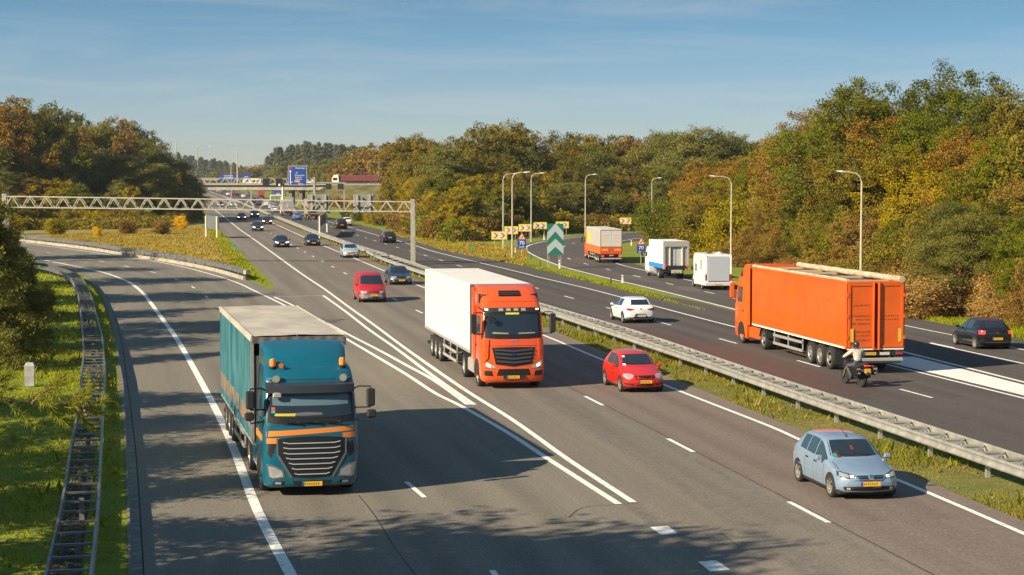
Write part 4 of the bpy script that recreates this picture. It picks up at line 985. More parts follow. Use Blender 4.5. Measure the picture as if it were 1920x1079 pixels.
fl = MB(); fl.box(-1.28, 1.28, YR, YF - .05, 1.0, 1.095); fl.build('trailer_floor', M_alu, root)
rw = MB(); rw.box(-1.27, 1.27, YR - .02, YR + .06, 1.1, 3.93); rw.build('rear_door', M_alu, root)
trailer_run(root, YR, (-11.0, -12.3, -13.6), (-6.6, -10.2), zf=1.0)
ex = MB(); ex.lathe([(0, .11), (-.25, .11), (-.28, .09), (-.28, .01)], -1.18, -9.3, .62, 'y', 12) ; ex.build('air_tank', M_chas, root, True)
th = -.2215; root.rotation_euler = (0, 0, math.atan2(math.sin(th), -math.cos(th)))
corner = Vector((-7.1434, 51.90, 0)); rt = Vector((math.cos(th), -math.sin(th), 0)); fwd = Vector((-math.sin(th), -math.cos(th), 0))
root.location = corner + rt * 1.3 + fwd * 3.0

# ------------------------------------------------------------------ orange cab with white trailer
P_orange = paint('orange_red', (.72, .085, .008), .28, .8)
def actros_cab(root, P, mo=.30, mm=None):
    cm = cab_body([(.27, -.16, -2.15, 1.10, .08), (.34, -.05, -2.2, 1.20, .09), (.6, 0, -2.25, 1.25, .10), (1.0, -.01, -2.25, 1.25, .11), (1.6, -.05, -2.25, 1.245, .09), (2.05, -.11, -2.25, 1.235, .085), (2.5, -.22, -2.25, 1.22, .08), (3.0, -.38, -2.25, 1.20, .085), (3.25, -.52, -2.3, 1.185, .09), (3.55, -.80, -2.4, 1.17, .12), (3.80, -1.15, -2.5, 1.19, .14), (3.98, -1.50, -2.5, 1.19, .14), (4.03, -1.9, -2.5, 1.15, .10)])
    b = obj('cab', cm, root, P); bv = bvh_of(cm)
    F = lambda lo, up, m, n, off=.008, nu=10, nv=4, mir=False: patch(bv, lo, up, 'front', off, m, n, root, nu, nv, mirror=mir)
    S = lambda lo, up, m, n, off=.008, nu=8, nv=4, mir=True: patch(bv, lo, up, 'side', off, m, n, root, nu, nv, mirror=mir)
    F([(-1.13, 2.03), (-.6, 1.99), (.6, 1.99), (1.13, 2.03)], [(-1.12, 3.0), (-.6, 3.03), (.6, 3.03), (1.12, 3.0)], M_blk2, 'windscreen_frame', .006, 14)
    F([(-1.03, 2.20), (-.6, 2.16), (.6, 2.16), (1.03, 2.20)], [(-1.02, 2.90), (-.6, 2.93), (.6, 2.93), (1.02, 2.90)], M_glass, 'windscreen', .014, 14)
    F([(-1.16, 3.02), (1.16, 3.02)], [(-1.14, 3.20), (1.14, 3.20)], M_blk, 'light_bar', .03, 14, 2)
    for x in (-.45, -.15, .15, .45): F([(x - .09, 3.07), (x + .09, 3.07)], [(x - .09, 3.17), (x + .09, 3.17)], M_lamp, 'spotlight', .045, 2, 2)
    F([(.95, 3.10), (1.08, 3.10)], [(.95, 3.16), (1.08, 3.16)], M_lampon, 'marker_lamp', .045, 2, 2, mir=True)
    F([(-.27, 2.94), (.27, 2.94)], [(-.27, 3.015), (.27, 3.015)], mat('sign_yellow', (.6, .55, .02), .5), 'name_board', .016, 4, 1)
    F([(-.72, 1.00), (0, .90), (.72, 1.00)], [(-.86, 1.66), (0, 1.68), (.86, 1.66)], M_blk2, 'grille', .010, 14, 8)
    for k in range(4):
        z = 1.10 + k * .15; hw = np.interp(z, [1.0, 1.66], [.66, .80])
        F([(-hw, z + .0), (0, z - .07), (hw, z + .0)], [(-hw, z + .07), (0, z + .0), (hw, z + .07)], mat('slat_grey', (.05, .05, .06), .4), 'grille_bar', .05, 12, 1)
    F([(-.10, 1.36), (.10, 1.36)], [(-.10, 1.44), (.10, 1.44)], mat('blue_badge', (.01, .02, .12), .4), 'badge', .065, 3, 2)
    F([(-.68, .56), (.68, .56)], [(-.60, .82), (.60, .82)], M_blk2, 'air_intake', .008, 10, 3)
    F([(.82, .54), (1.16, .56)], [(.86, .74), (1.16, .76)], M_blk2, 'fog_recess', .008, 4, 3, mir=True)
    F([(.72, .86), (.92, .84), (1.12, .93)], [(.74, .93), (.95, 1.02), (1.18, 1.20)], M_lamp, 'headlight', .012, 8, 4, mir=True)
    F([(.93, .90), (1.05, .93)], [(.94, 1.0), (1.05, 1.04)], M_beam, 'lamp_core', .024, 3, 3, mir=True)
    F([(-.20, 1.90), (.0, 1.88), (.20, 1.90)], [(-.06, 1.93), (0, 1.96), (.06, 1.93)], M_chrome, 'badge', .012, 3, 1)
    F([(-1.18, 1.05), (-1.02, 1.25)], [(-1.20, 1.95), (-.98, 1.98)], P, 'corner_panel', .05, 3, 6, mir=False); F([(1.02, 1.25), (1.18, 1.05)], [(.98, 1.98), (1.20, 1.95)], P, 'corner_panel', .05, 3, 6)
    F([(-.46, 3.62), (.46, 3.62)], [(-.42, 3.84), (.42, 3.84)], M_blk2, 'roof_vent', .01, 8, 4)
    for z in (3.67, 3.73, 3.79): F([(-.42, z), (.42, z)], [(-.41, z + .025), (.41, z + .025)], mat('slat_grey', (.05, .05, .06), .4), 'vent_slat', .05, 8, 1)
    F([(-.9, 2.20), (-.2, 2.18)], [(-.85, 2.25), (-.2, 2.23)], mat('dash_beige', (.26, .24, .14), .7), 'dashboard', .018, 6, 1)
    F([(.2, 2.18), (.85, 2.20)], [(.2, 2.23), (.8, 2.27)], MATS['dash_beige'], 'dashboard', .018, 6, 1)
    plate(root, .04, .03, .50, True)
    F([(-1.0, 1.72), (1.0, 1.72)], [(-1.0, 1.735), (1.0, 1.735)], M_blk2, 'panel_gap', .003, 14, 1)
    F([(-1.16, .84), (-.74, .82)], [(-1.16, .852), (-.74, .832)], M_blk2, 'panel_gap', .003, 4, 1, mir=True)
    F([(-1.05, 3.42), (1.05, 3.42)], [(-1.05, 3.432), (1.05, 3.432)], M_blk2, 'panel_gap', .003, 12, 1)
    q = MB(); q.box(-.42, .42, -.02, .022, .43, .58); q.build('plate_holder', M_blk, root)
    S([(-.68, 2.08), (-1.5, 2.08)], [(-.72, 2.86), (-1.5, 2.86)], M_glass2, 'side_window', .006)
    S([(-.55, .95), (-1.75, .95)], [(-.55, .965), (-1.75, .965)], M_blk2, 'door_gap', .004, 6, 1)
    S([(-1.80, 1.0), (-1.815, 1.0)], [(-1.80, 2.95), (-1.815, 2.95)], M_blk2, 'door_gap', .004, 1, 8)
    S([(-1.55, 1.62), (-1.75, 1.62)], [(-1.55, 1.70), (-1.75, 1.70)], M_blk, 'door_handle', .02, 2, 1)
    S([(-1.05, 3.36), (-1.35, 3.36)], [(-1.05, 3.68), (-1.35, 3.72)], M_blk2, 'side_vent', .02, 3, 3)
    up = [(-1.4 + .62 * math.cos(math.pi - math.pi * k / 14), .5 + .62 * math.sin(math.pi * k / 14)) for k in range(15)]
    S([(u[0], .29) for u in up], up, M_under, 'wheel_arch', .006, 14, 4)
    for s in (-1, 1):
        mirror_arm(root, s, -.28, 2.22, 2.98, .24, mo, mm=mm)
        p_ = MB(); p_.box(min(s * 1.19, s * 1.26), max(s * 1.19, s * 1.26), -2.75, -2.22, 1.0, 3.9, .02); p_.build('side_fairing', P, root)
    fm = MB(); fm.tube([(1.30, -.75, 3.22), (1.10, -.35, 3.05), (.92, -.14, 2.90)], .03, 6); fm.lathe([(0, .11), (-.05, .12), (-.12, .08)], .92, -.04, 2.80, 'y', 12); fm.build('kerb_mirror', M_blk, root, True)
root = thing('truck', 'orange-red lorry pulling a plain white box trailer beside the double white lines', 'truck')
actros_cab(root, P_orange)
chassis(root, -.8, -6.2, (-5.0,), -1.4)
YF, YR = -2.85, -16.4
W_ = MB(); W_.box(-1.29, 1.29, YR, YF, 1.22, 4.0, .035); W_.build('trailer_box', mat('trailer_white', (.80, .76, .68), .45, coat=.2, var=.06, scale=.35, col2=(.72, .69, .62)), root)
for s in (-1, 1):
    q = MB()
    for k in range(1, 11): q.box(min(s * 1.289, s * 1.293), max(s * 1.289, s * 1.293), YF - k * 1.23 - .008, YF - k * 1.23 + .008, 1.36, 3.92)
    q.build('panel_seam', mat('seam_white', (.64, .61, .55), .6), root)
    q = MB(); q.box(min(s * 1.285, s * 1.305), max(s * 1.285, s * 1.305), YR, YF, 1.20, 1.32); q.build('lower_rail', M_alu, root)
q = MB()
for k in range(22): q.box(-1.25, 1.25, YF - .3 - k * .62 - .02, YF - .3 - k * .62 + .02, 3.998, 4.008)
q.build('roof_rib', mat('rib_white', (.66, .65, .62), .5), root)
q = MB(); q.box(-1.30, 1.30, YF - .05, YF + .02, 3.90, 4.01, .01); q.box(-1.30, -1.24, YF - .05, YF + .02, 1.2, 3.9, .01); q.box(1.24, 1.30, YF - .05, YF + .02, 1.2, 3.9, .01); q.build('front_frame', mat('frame_grey', (.12, .13, .15), .5), root)
trailer_run(root, YR, (-11.9, -13.2, -14.5), (-7.0, -10.9), zf=1.2)
th = -.181; root.rotation_euler = (0, 0, math.atan2(math.sin(th), -math.cos(th)))
corner = Vector((-1.7115, 77.0154, 0)); rt = Vector((math.cos(th), -math.sin(th), 0)); fwd = Vector((-math.sin(th), -math.cos(th), 0))
root.location = corner + rt * 1.3 + fwd * 2.85

# ------------------------------------------------------------------ all-orange walking-floor truck seen from behind
P_or2 = paint('bright_orange', (.70, .105, .004), .38, .4)
root = thing('truck', 'all-orange open-top lorry with rolled beige tarpaulin, seen from behind beside the motorcyclist', 'truck')
actros_cab(root, P_or2, .10, P_or2); chassis(root, -.8, -6.2, (-5.0,), -1.4, fairing=P_or2)
YF, YR = -3.3, -16.9
q = MB()
for s in (-1, 1): q.box(min(s * 1.22, s * 1.275), max(s * 1.22, s * 1.275), YR + .03, YF, 1.08, 3.92)
q.box(-1.22, 1.22, YF - .06, YF, 1.08, 3.92); q.box(-1.22, 1.22, YR + .1, YF - .06, 1.08, 1.16)
q.build('trailer_box', P_or2, root)
q = MB()
for s in (-1, 1): q.box(min(s * 1.27, s * 1.30), max(s * 1.27, s * 1.30), YR, YF, 3.84, 3.95)
for s in (-1, 1): q.box(min(s * 1.27, s * 1.295), max(s * 1.27, s * 1.295), YR, YR + .10, 1.08, 3.84)
q.build('top_rail', P_or2, root)
q = MB()
for s in (-1, 1): q.box(min(s * 1.272, s * 1.30), max(s * 1.272, s * 1.30), YR + .25, YF - .1, 1.08, 1.16)
q.build('white_rail', mat('rail_white', (.75, .70, .62), .5), root)
q = MB()
for s in (-1, 1):
    for i in range(9):
        for j in range(2):
            y = YF - 1.0 - i * 1.5 + (.4 if j else 0); z = 2.0 + j * 1.05 - .05 * (i % 3)
            q.box(min(s * 1.273, s * 1.29), max(s * 1.273, s * 1.29), y - .035, y + .035, z - .025, z + .025)
q.build('rivet_plate', mat('dark_orange', (.30, .05, .01), .6), root)
M_roll = mat('tarp_roll', (.46, .38, .25), .85, var=.35, scale=5., stretch=(1, .3, 1), bump=.5, bscale=8.)
q = MB(); ys = np.linspace(YF + .05, YR + .1, 40); q.tube([(-1.20, y, 3.98 + .004 * math.sin(i * 1.1)) for i, y in enumerate(ys)], [.075 + .003 * math.sin(i * 2.3) for i in range(40)], 10); q.build('tarpaulin_roll', M_roll, root, True)
q = MB(); ys = np.linspace(YF + .05, YR - .1, 44); q.tube([(1.13, y, 4.02 + .006 * math.sin(i * .8)) for i, y in enumerate(ys)], [.14 + .004 * math.sin(i * 1.9) for i in range(44)], 12); q.build('tarpaulin_roll', M_roll, root, True)
for a, c in ((-4.0, -8.6), (-9.3, -12.0), (-12.6, -15.3)):
    q = MB(); q.box(-1.1, 1.0, c, a, 3.80, 3.84); q.build('roof_panel', mat('dark_tarp', (.10, .09, .08), .8, var=.4), root)
q = MB()
for y in (-3.9, -6.8, -8.9, -12.3, -15.6): q.box(-1.2, 1.2, y - .05, y + .05, 3.85, 3.94)
q.build('roof_bow', mat('bow_beige', (.45, .37, .24), .7), root)
M_door = paint('door_orange', (.62, .10, .008), .45, .3)
for s in (-1, 1):
    x0, x1 = (.06, 1.22) if s > 0 else (-1.22, -.06)
    d = MB(); d.box(x0, x1, YR - .02, YR + .05, 1.14, 3.86); o = d.build('rear_door', M_door, root)
    t = MB()
    t.box(x0, x0 + .09, YR - .06, YR - .02, 1.14, 3.86); t.box(x1 - .09, x1, YR - .06, YR - .02, 1.14, 3.86); t.box(x0 + .09, x1 - .09, YR - .055, YR - .02, 3.76, 3.86); t.box(x0 + .09, x1 - .09, YR - .055, YR - .02, 1.14, 1.24)
    t.build('door_frame', M_door, o)
    t = MB(); xb = .12 * s; t.tube([(xb, YR - .10, 1.05), (xb, YR - .10, 3.92)], .045, 8); t.build('locking_bar', P_or2, o, True)
    t = MB(); xr = 1.06 * s if s > 0 else -1.06; t.box(xr - .07, xr + .07, YR - .065, YR - .056, 1.38, 1.95); t.build('reflector', mat('reflector_yellow', (.62, .40, .04), .5), o)
    t = MB()
    for z in (1.5, 2.4, 3.3): t.box(min(s * 1.20, s * 1.29), max(s * 1.20, s * 1.29), YR - .08, YR - .02, z, z + .14)
    t.build('hinge', P_or2, o)
    t = MB(); L_ = random.Random(5 + s)
    for z in ([2.9] if s < 0 else []) + [2.45, 2.30] + ([2.12, 1.78, 1.62, 1.42] if s < 0 else []):
        x = x0 + .14 + (.2 if s < 0 and z in (2.30, 1.78) else 0)
        while x < x1 - .22:
            w_ = L_.uniform(.02, .05); h_ = L_.choice((.05, .07)); t.box(x, x + w_, YR - .026, YR - .021, z, z + h_); x += w_ + L_.choice((.018, .018, .06))
            if L_.random() < .04: break
    t.build('lettering', mat('faded_lettering', (.22, .05, .01), .6), o)
t = MB(); t.box(-1.27, 1.27, YR - .03, YR + .04, 3.865, 3.955, .01); t.build('door_header', P_or2, root)
t = MB(); t.box(-1.24, 1.24, YR - .05, YR + .1, 1.04, 1.10); t.build('rear_sill', MATS['rail_white'], root)
t = MB(); t.box(-1.22, 1.22, YR - .02, YR + .12, .80, .98); o = t.build('lamp_panel', M_blk, root)
for x in (-1.05, 1.05): t = MB(); t.box(x - .15, x + .15, YR - .05, YR - .02, .84, .94); t.build('tail_light', M_red, root)
t = MB(); t.box(-1.2, 1.2, YR - .12, YR - .02, .56, .70, .02); t.build('bumper_beam', M_alu, root)
plate(root, -.25, YR - .06, .88, False); t = MB(); t.box(.2, .62, YR - .05, YR - .02, .82, .94); t.build('warning_plate', mat('plate_beige', (.55, .48, .40), .6), root)
trailer_run(root, YR, (-12.0, -13.3, -14.6), (-6.6, -10.9), zf=1.06)
th = -.1708; root.rotation_euler = (0, 0, -th)
rt = Vector((math.cos(th), -math.sin(th), 0)); fwd = Vector((math.sin(th), math.cos(th), 0))
root.location = Vector((14.1475, 80.1085, 0)) + rt * 1.275 + fwd * 16.9

# ------------------------------------------------------------------ generic box truck builder for the exit road
def side_map(name, base, band, zband, upper=None):
    m = mat(name, base, .55)
    return m
def simple_cab(root, P, z1_=3.3, glass=True):
    cm = cab_body([(.35, -.08, -1.9, 1.12, .08), (.6, 0, -2.0, 1.22, .10), (1.2, 0, -2.0, 1.23, .10), (1.9, -.06, -2.0, 1.22, .09), (z1_ - .5, -.3, -2.0, 1.18, .09), (z1_ - .1, -.5, -2.0, 1.15, .12), (z1_, -.8, -2.0, 1.08, .12)])
    obj('cab', cm, root, P); bv = bvh_of(cm)
    patch(bv, [(-1.05, 1.95), (1.05, 1.95)], [(-1.0, z1_ - .55), (1.0, z1_ - .55)], 'front', .01, M_glass, 'windscreen', root, 12, 4)
    patch(bv, [(-.5, 1.95), (-1.3, 1.95)], [(-.6, z1_ - .6), (-1.3, z1_ - .6)], 'side', .008, M_glass2, 'side_window', root, 6, 3, mirror=True)
    patch(bv, [(.75, .75), (1.12, .75)], [(.75, .95), (1.12, .95)], 'front', .012, M_lampon, 'headlight', root, 4, 2, mirror=True)
    patch(bv, [(-.6, .8), (.6, .8)], [(-.7, 1.6), (.7, 1.6)], 'front', .012, M_blk2, 'grille', root, 8, 4)
    for s in (-1, 1): mirror_arm(root, s, -.2, 2.0, 2.6, .2, .22)
# grey and orange curtain trailer on the exit bend
root = thing('truck', 'lorry with grey curtain sides over an orange lower band, turning on the exit bend', 'truck')
simple_cab(root, paint('cab_orange', (.75, .10, .01), .4), 3.6); chassis(root, -.6, -5.6, (-4.6,), -1.3, fairing=MATS['paint_cab_orange'])
YF, YR = -2.6, -16.0
M_g = mat('curtain_grey', (.40, .38, .33), .7, var=.15, scale=2., stretch=(1, 2, .4)); M_o = mat('curtain_orange', (.70, .13, .02), .55)
for s in (-1, 1):
    q = MB(); q.box(min(s * 1.24, s * 1.275), max(s * 1.24, s * 1.275), YR, YF, 1.95, 3.92); o = q.build('side_curtain', M_g, root)
    q = MB(); q.box(min(s * 1.24, s * 1.277), max(s * 1.24, s * 1.277), YR, YF, 1.08, 1.95); q.build('curtain_band', M_o, root)
    q = MB(); xs = s * 1.279
    pts = [(xs, -3.6, 2.3), (xs, -6.6, 2.3), (xs, -6.6, 3.2), (xs, -3.6, 3.35)]; q.poly(pts, .004 * s, (1, 0, 0)); q.build('yellow_logo', mat('logo_yellow', (.78, .58, .02), .5), o)
    q = MB(); q.poly([(xs, -3.0, 2.1), (xs, -3.5, 2.1), (xs, -3.5, 3.0), (xs, -3.3, 3.7), (xs, -3.0, 3.3)], .004 * s, (1, 0, 0)); q.build('orange_logo', M_o, o)
q = MB(); q.box(-1.26, 1.26, YR, YF, 3.92, 4.0, .02); q.build('roof', mat('roof_cream', (.58, .53, .44), .6), root)
q = MB(); q.box(-1.24, 1.24, YF - .05, YF, 1.08, 3.92); q.build('front_wall', M_g, root)
for s in (-1, 1):
    x0, x1 = (.01, 1.2) if s > 0 else (-1.2, -.01)
    q = MB(); q.box(x0, x1, YR - .03, YR + .02, 2.0, 3.85); o = q.build('rear_door', mat('door_grey', (.46, .47, .48), .5), root)
    q = MB(); L_ = random.Random(9 + s)
    for z in (3.3, 3.2, 2.9, 2.55):
        x = x0 + .25
        while x < x1 - .3: w_ = L_.uniform(.05, .09); q.box(x, x + w_, YR - .036, YR - .03, z, z + .09); x += w_ + .02
    q.build('lettering', mat('orange_letters', (.75, .35, .10), .6), o)
q = MB(); q.box(-1.2, 1.2, YR - .03, YR + .02, 1.1, 2.0); q.build('rear_lower_door', mat('band_darkorange', (.45, .07, .02), .5), root)
q = MB()
for x in (-.75, .75): q.box(x - .4, x + .4, YR - .045, YR - .03, 1.45, 1.75)
q.build('marker_board', mat('marker_orange', (.65, .22, .02), .5), root)
q = MB()
for x in (-1.23, 1.23): q.box(x - .04, x + .04, YR - .03, YR + .05, 1.0, 3.92)
q.box(-1.2, 1.2, YR - .03, YR + .05, 3.85, 3.92); q.build('rear_frame', mat('frame_maroon', (.14, .03, .03), .5), root)
for x in (-1.0, 1.0): q = MB(); q.box(x - .18, x + .18, YR - .05, YR, .82, .95); q.build('tail_light', M_redon, root)
plate(root, 0, YR - .05, .95, False); q = MB(); q.box(-1.2, 1.2, YR - .12, YR - .02, .5, .66, .02); q.build('bumper_beam', M_alu, root)
trailer_run(root, YR, (-11.0, -12.3, -13.6), (-6.0, -10.2), zf=1.06)
hd = -.085; hv = Vector((math.sin(hd), math.cos(hd), 0)); rg = G(1146, 494.5); root.rotation_euler = (0, 0, -hd); root.scale = (.83,) * 3; root.location = rg + hv * 16.0 * .83
# white and blue rigid box lorry with tail-lift frame
root = thing('truck', 'white box lorry with blue lower stripe and grey open tail frame, behind the white camper', 'truck')
simple_cab(root, whitep, 3.0); 
q = MB()
for s in (-1, 1): q.box(s * .42 - .05, s * .42 + .05, -8.6, -.6, .72, .98)
q.box(-1, 1, -6.3, -6.15, .42, .58); q.box(-1, 1, -1.4, -1.25, .42, .58); q.build('chassis', M_chas, root)
for s in (-1, 1): wheel(root, s * 1.22, -1.3, .47, .3, True); wheel(root, s * 1.22, -6.3, .47, .5, True)
YF, YR = -2.3, -8.8
q = MB(); q.box(-1.27, 1.27, YR + .3, YF, 1.5, 3.72, .02); q.build('cargo_box', mat('box_white', (.80, .78, .72), .5), root)
q = MB()
for s in (-1, 1): q.box(min(s * 1.2, s * 1.275), max(s * 1.2, s * 1.275), YR + .3, YF, 1.05, 1.50)
q.build('blue_stripe', mat('sky_blue', (.02, .22, .55), .5), root)
q = MB()
for s in (-1, 1): q.box(min(s * 1.1, s * 1.278), max(s * 1.1, s * 1.278), YR, YR + .32, 1.0, 3.72)
q.box(-1.1, 1.1, YR, YR + .32, 3.2, 3.72); q.build('tail_frame', mat('tail_grey', (.32, .31, .29), .6), root)
for s in (-1, 1): q = MB(); q.box(min(s * .05, s * 1.05), max(s * .05, s * 1.05), YR + .2, YR + .28, 1.3, 3.2); q.build('rear_door', mat('rear_grey', (.42, .43, .44), .5), root)
for s in (-1, 1): q = MB(); q.box(s * .62 - .05, s * .62 + .05, YR + .05, YR + .2, 1.3, 3.15); q.build('lift_rail', mat('lift_rail_pale', (.62, .58, .42), .5), root)
q = MB(); q.box(-.85, .85, YR - .15, YR + .1, .9, 1.35); q.build('tail_lift', M_blk, root); q = MB(); q.box(-.55, .55, YR - .16, YR - .14, .62, .95); q.build('lift_plate', mat('lift_grey', (.40, .40, .38), .6), root)
for x in (-1.12, 1.12): q = MB(); q.box(x - .08, x + .08, YR - .05, YR, 1.2, 1.45); q.build('tail_light', M_redon, root)
plate(root, 0, YR - .18, .75, False)
for s in (-1, 1):
    q = MB()
    for z in (.55, .8): q.box(min(s * 1.18, s * 1.22), max(s * 1.18, s * 1.22), -5.4, -2.4, z, z + .12)
    q.build('side_guard', M_alu, root)
hd = -.15; hv = Vector((math.sin(hd), math.cos(hd), 0)); rg = G(1268, 524.5); root.rotation_euler = (0, 0, -hd); root.scale = (.84,) * 3; root.location = rg + hv * 8.8 * .84
# camper
root = thing('camper_van', 'white camper van with shade-tinted rear wall, between the box lorry and the all-orange lorry', 'camper van')
cw = paint('camper_white', (.80, .79, .76), .4, .4)
VC = [(0, .32, .60, .66, .66, .62, .5), (.02, .27, .72, .80, .80, .76, .64), (.05, .24, .92, 1.0, .88, .85, .72), (.12, .22, 1.15, 1.28, .92, .88, .78), (.17, .22, 1.25, 1.6, .93, .90, .80), (.24, .22, 1.32, 2.2, .95, .92, .82)]
me, belt, top = car_body([(a, b_, c_, d_, e_, f_, g_) for a, b_, c_, d_, e_, f_, g_ in VC] + [(.30, .22, 1.35, 2.3, .95, .93, .84), (.34, .3, 1.3, 2.25, .9, .85, .8)], 6.9, 2.05, 2.3)
bv = bvh_of(me); obj('cab', me, root, cw)
patch(bv, [(-.8, 1.45), (.8, 1.45)], [(-.7, 2.1), (.7, 2.1)], 'front', .01, M_glass, 'windscreen', root, 10, 4)
patch(bv, [(-1.15, 1.35), (-1.9, 1.35)], [(-1.5, 1.9), (-1.9, 1.95)], 'side', .01, M_glass2, 'side_window', root, 6, 4, mirror=True)
q = MB(); secs = []
for y, z0, z1_, hw in ((-1.15, 2.15, 2.45, .95), (-1.5, 2.1, 2.85, 1.08), (-2.1, .45, 3.05, 1.13), (-2.3, .38, 3.08, 1.13), (-6.5, .42, 3.08, 1.13), (-6.85, .50, 3.02, 1.12)):
    secs.append([(-hw, y, z0), (-hw, y, z1_ - .12), (-hw + .10, y, z1_), (0, y, z1_ + .03), (hw - .10, y, z1_), (hw, y, z1_ - .12), (hw, y, z0)])
q.loft(secs); q.build('living_box', cw, root)
for y0, y1, z0, z1_ in ((-3.3, -2.7, 1.5, 2.15), (-5.4, -5.05, 1.7, 2.55)):
    for s in (-1, 1): q = MB(); q.box(min(s * 1.125, s * 1.145), max(s * 1.125, s * 1.145), y0, y1, z0, z1_); q.build('side_window', M_glass2, root)
q = MB(); q.box(-.92, .92, -6.93, -6.84, .78, 2.90, .04); q.build('rear_wall', mat('camper_shade_grey', (.36, .39, .43), .5), root)  # shade on the unlit back is put into this grey
for s in (-1, 1):
    q = MB(); q.box(min(s * .96, s * 1.10), max(s * .96, s * 1.10), -6.90, -6.82, .85, 1.35, .03); q.build('tail_light', M_red, root)
    q = MB(); q.box(min(s * .93, s * 1.12), max(s * .93, s * 1.12), -6.92, -6.80, 1.38, 3.0, .03); q.build('rear_corner', cw, root)
q = MB(); q.box(-1.12, 1.12, -6.98, -6.7, .38, .72, .05); q.build('bumper', mat('bumper_grey', (.50, .49, .47), .5), root); plate(root, 0, -6.99, .52, False)
q = MB(); q.lathe([(3.08, .33), (3.14, .33), (3.22, .16), (3.26, .15), (3.28, .02)], .3, -5.6, 0, 'z', 16); q.build('roof_dome', mat('dome_cream', (.6, .55, .45), .5), root, True)
q = MB(); q.box(-.5, -.1, -5.0, -4.2, 3.09, 3.18, .03); q.build('roof_hatch', M_blk, root)
for s in (-1, 1): wheel(root, s * 1.06, -1.15, .34, .22); wheel(root, s * 1.06, -5.1, .34, .22)
q = MB(); q.box(-.9, .9, -6.6, -.6, .28, .5); q.build('underbody', M_under, root)
q = MB(); tx = -1.0
for s in (-1, 1): q.box(min(s * 1.0, s * 1.28), max(s * 1.0, s * 1.28), -1.5, -1.38, 1.5, 1.85, .03)
q.build('wing_mirror', M_blk, root)
hd = -.09; hv = Vector((math.sin(hd), math.cos(hd), 0)); rg = G(1347, 545); root.rotation_euler = (0, 0, -hd); root.scale = (.90, .90, .86); root.location = rg + hv * 6.9 * .9
# trailer rear showing between the bush and the lamp post
root = thing('truck', 'pale lorry half hidden behind the big bush on the exit road', 'truck')
simple_cab(root, whitep, 3.3); chassis(root, -.6, -5.6, (-4.6,), -1.3)
q = MB(); q.box(-1.27, 1.27, -15.6, -2.5, 1.1, 3.1, .03); q.build('trailer_box', mat('pale_pink_white', (.55, .46, .42), .6), root)
q = MB()
for x in (-1.25, 1.25, -.02): q.box(x - .04, x + .04, -15.64, -15.58, 1.1, 3.08)
for z in (1.15, 2.0, 3.03): q.box(-1.2, 1.2, -15.63, -15.59, z, z + .06)
q.build('door_bars', mat('bars_red', (.3, .06, .06), .6), root); trailer_run(root, -15.6, (-11.0, -12.3, -13.6), zf=1.06)
hd = .9; hv = Vector((math.sin(hd), math.cos(hd), 0)); rg = G(1236, 438.5); root.scale = (.85,) * 3; root.rotation_euler = (0, 0, -hd + .55); root.location = rg + Vector((math.sin(hd - .55), math.cos(hd - .55), 0)) * 15.6
# ------------------------------------------------------------------ far lorries
def far_truck(label, px, py, ln, body, cabc, away=True, L=15., H=4.0, name='truck'):
    root = thing(name, label, 'truck'); simple_cab(root, cabc, 3.2)
    q = MB(); q.box(-1.27, 1.27, -L, -2.5, 1.1, H, .03); q.build('trailer_box', body, root)
    q = MB(); q.box(-.5, .5, -L + .1, -.6, .6, 1.09); q.build('chassis', M_chas, root)
    for y in (-1.3, -4.8, -L + 3.2, -L + 2.): 
        for s in (-1, 1): wheel(root, s * 1.22, y, .5, .3, True)
    q = MB(); q.box(-1.15, 1.15, -L - .02, -L + .06, .72, .98); q.build('lamp_panel', M_blk, root)
    for x in (-1.0, 1.0): q = MB(); q.box(x - .16, x + .16, -L - .05, -L - .02, .78, .92); q.build('tail_light', M_redon, root)
    if away: place_rear(root, px, py, ln, L)
    else: place_front(root, px, py, ln)
    return root
LR = offset_line(R2, -1.7)
far_truck('lorry with brown-grey side behind the left grey sign back of the gantry', 590, 412.5, LR, mat('brown_grey_box', (.34, .27, .21), .7, var=.3), paint('brown_cab', (.3, .22, .16), .5), L=13.5)
far_truck('grey box lorry with pale cream side, behind the gantry below the camera mast', 540, 405.5, LR, mat('lorry_grey', (.30, .31, .31), .6), whitep, L=9.5)
far_truck('small red lorry under the overpass seen from behind', 490, 372, offset_line(R2, -1.7), mat('lorry_red', (.35, .05, .05), .6), redp, L=9, H=3.9)

# ================================================================== MOTORCYCLE AND RIDER
def skin(name, pts, edges, rad, m, parent=None, sub=2, rootv=0, mats=None):
    me = bpy.data.meshes.new(name); me.from_pydata(pts, edges, []); o = bpy.data.objects.new(name, me); COL.objects.link(o)
    sk = o.modifiers.new('skin', 'SKIN'); sk.use_smooth_shade = True; su = o.modifiers.new('sub', 'SUBSURF'); su.levels = su.render_levels = sub
    for i, r in enumerate(rad):
        rr = r if isinstance(r, tuple) else (r, r); me.skin_vertices[0].data[i].radius = rr
        me.skin_vertices[0].data[i].use_root = (i == rootv)
    dg = bpy.context.evaluated_depsgraph_get(); ev = o.evaluated_get(dg); nm = bpy.data.meshes.new_from_object(ev)
    bpy.data.objects.remove(o); nm.name = name; nm.materials.clear(); nm.materials.append(m)
    for p in nm.polygons: p.use_smooth = True
    return obj(name, nm, parent)
mb_root = thing('motorcycle', 'black touring motorcycle with green wheel rims and side cases, behind the all-orange lorry', 'motorcycle')
LW = 1.42
M_mblk = paint('moto_black', (.012, .013, .014), .3, .6)
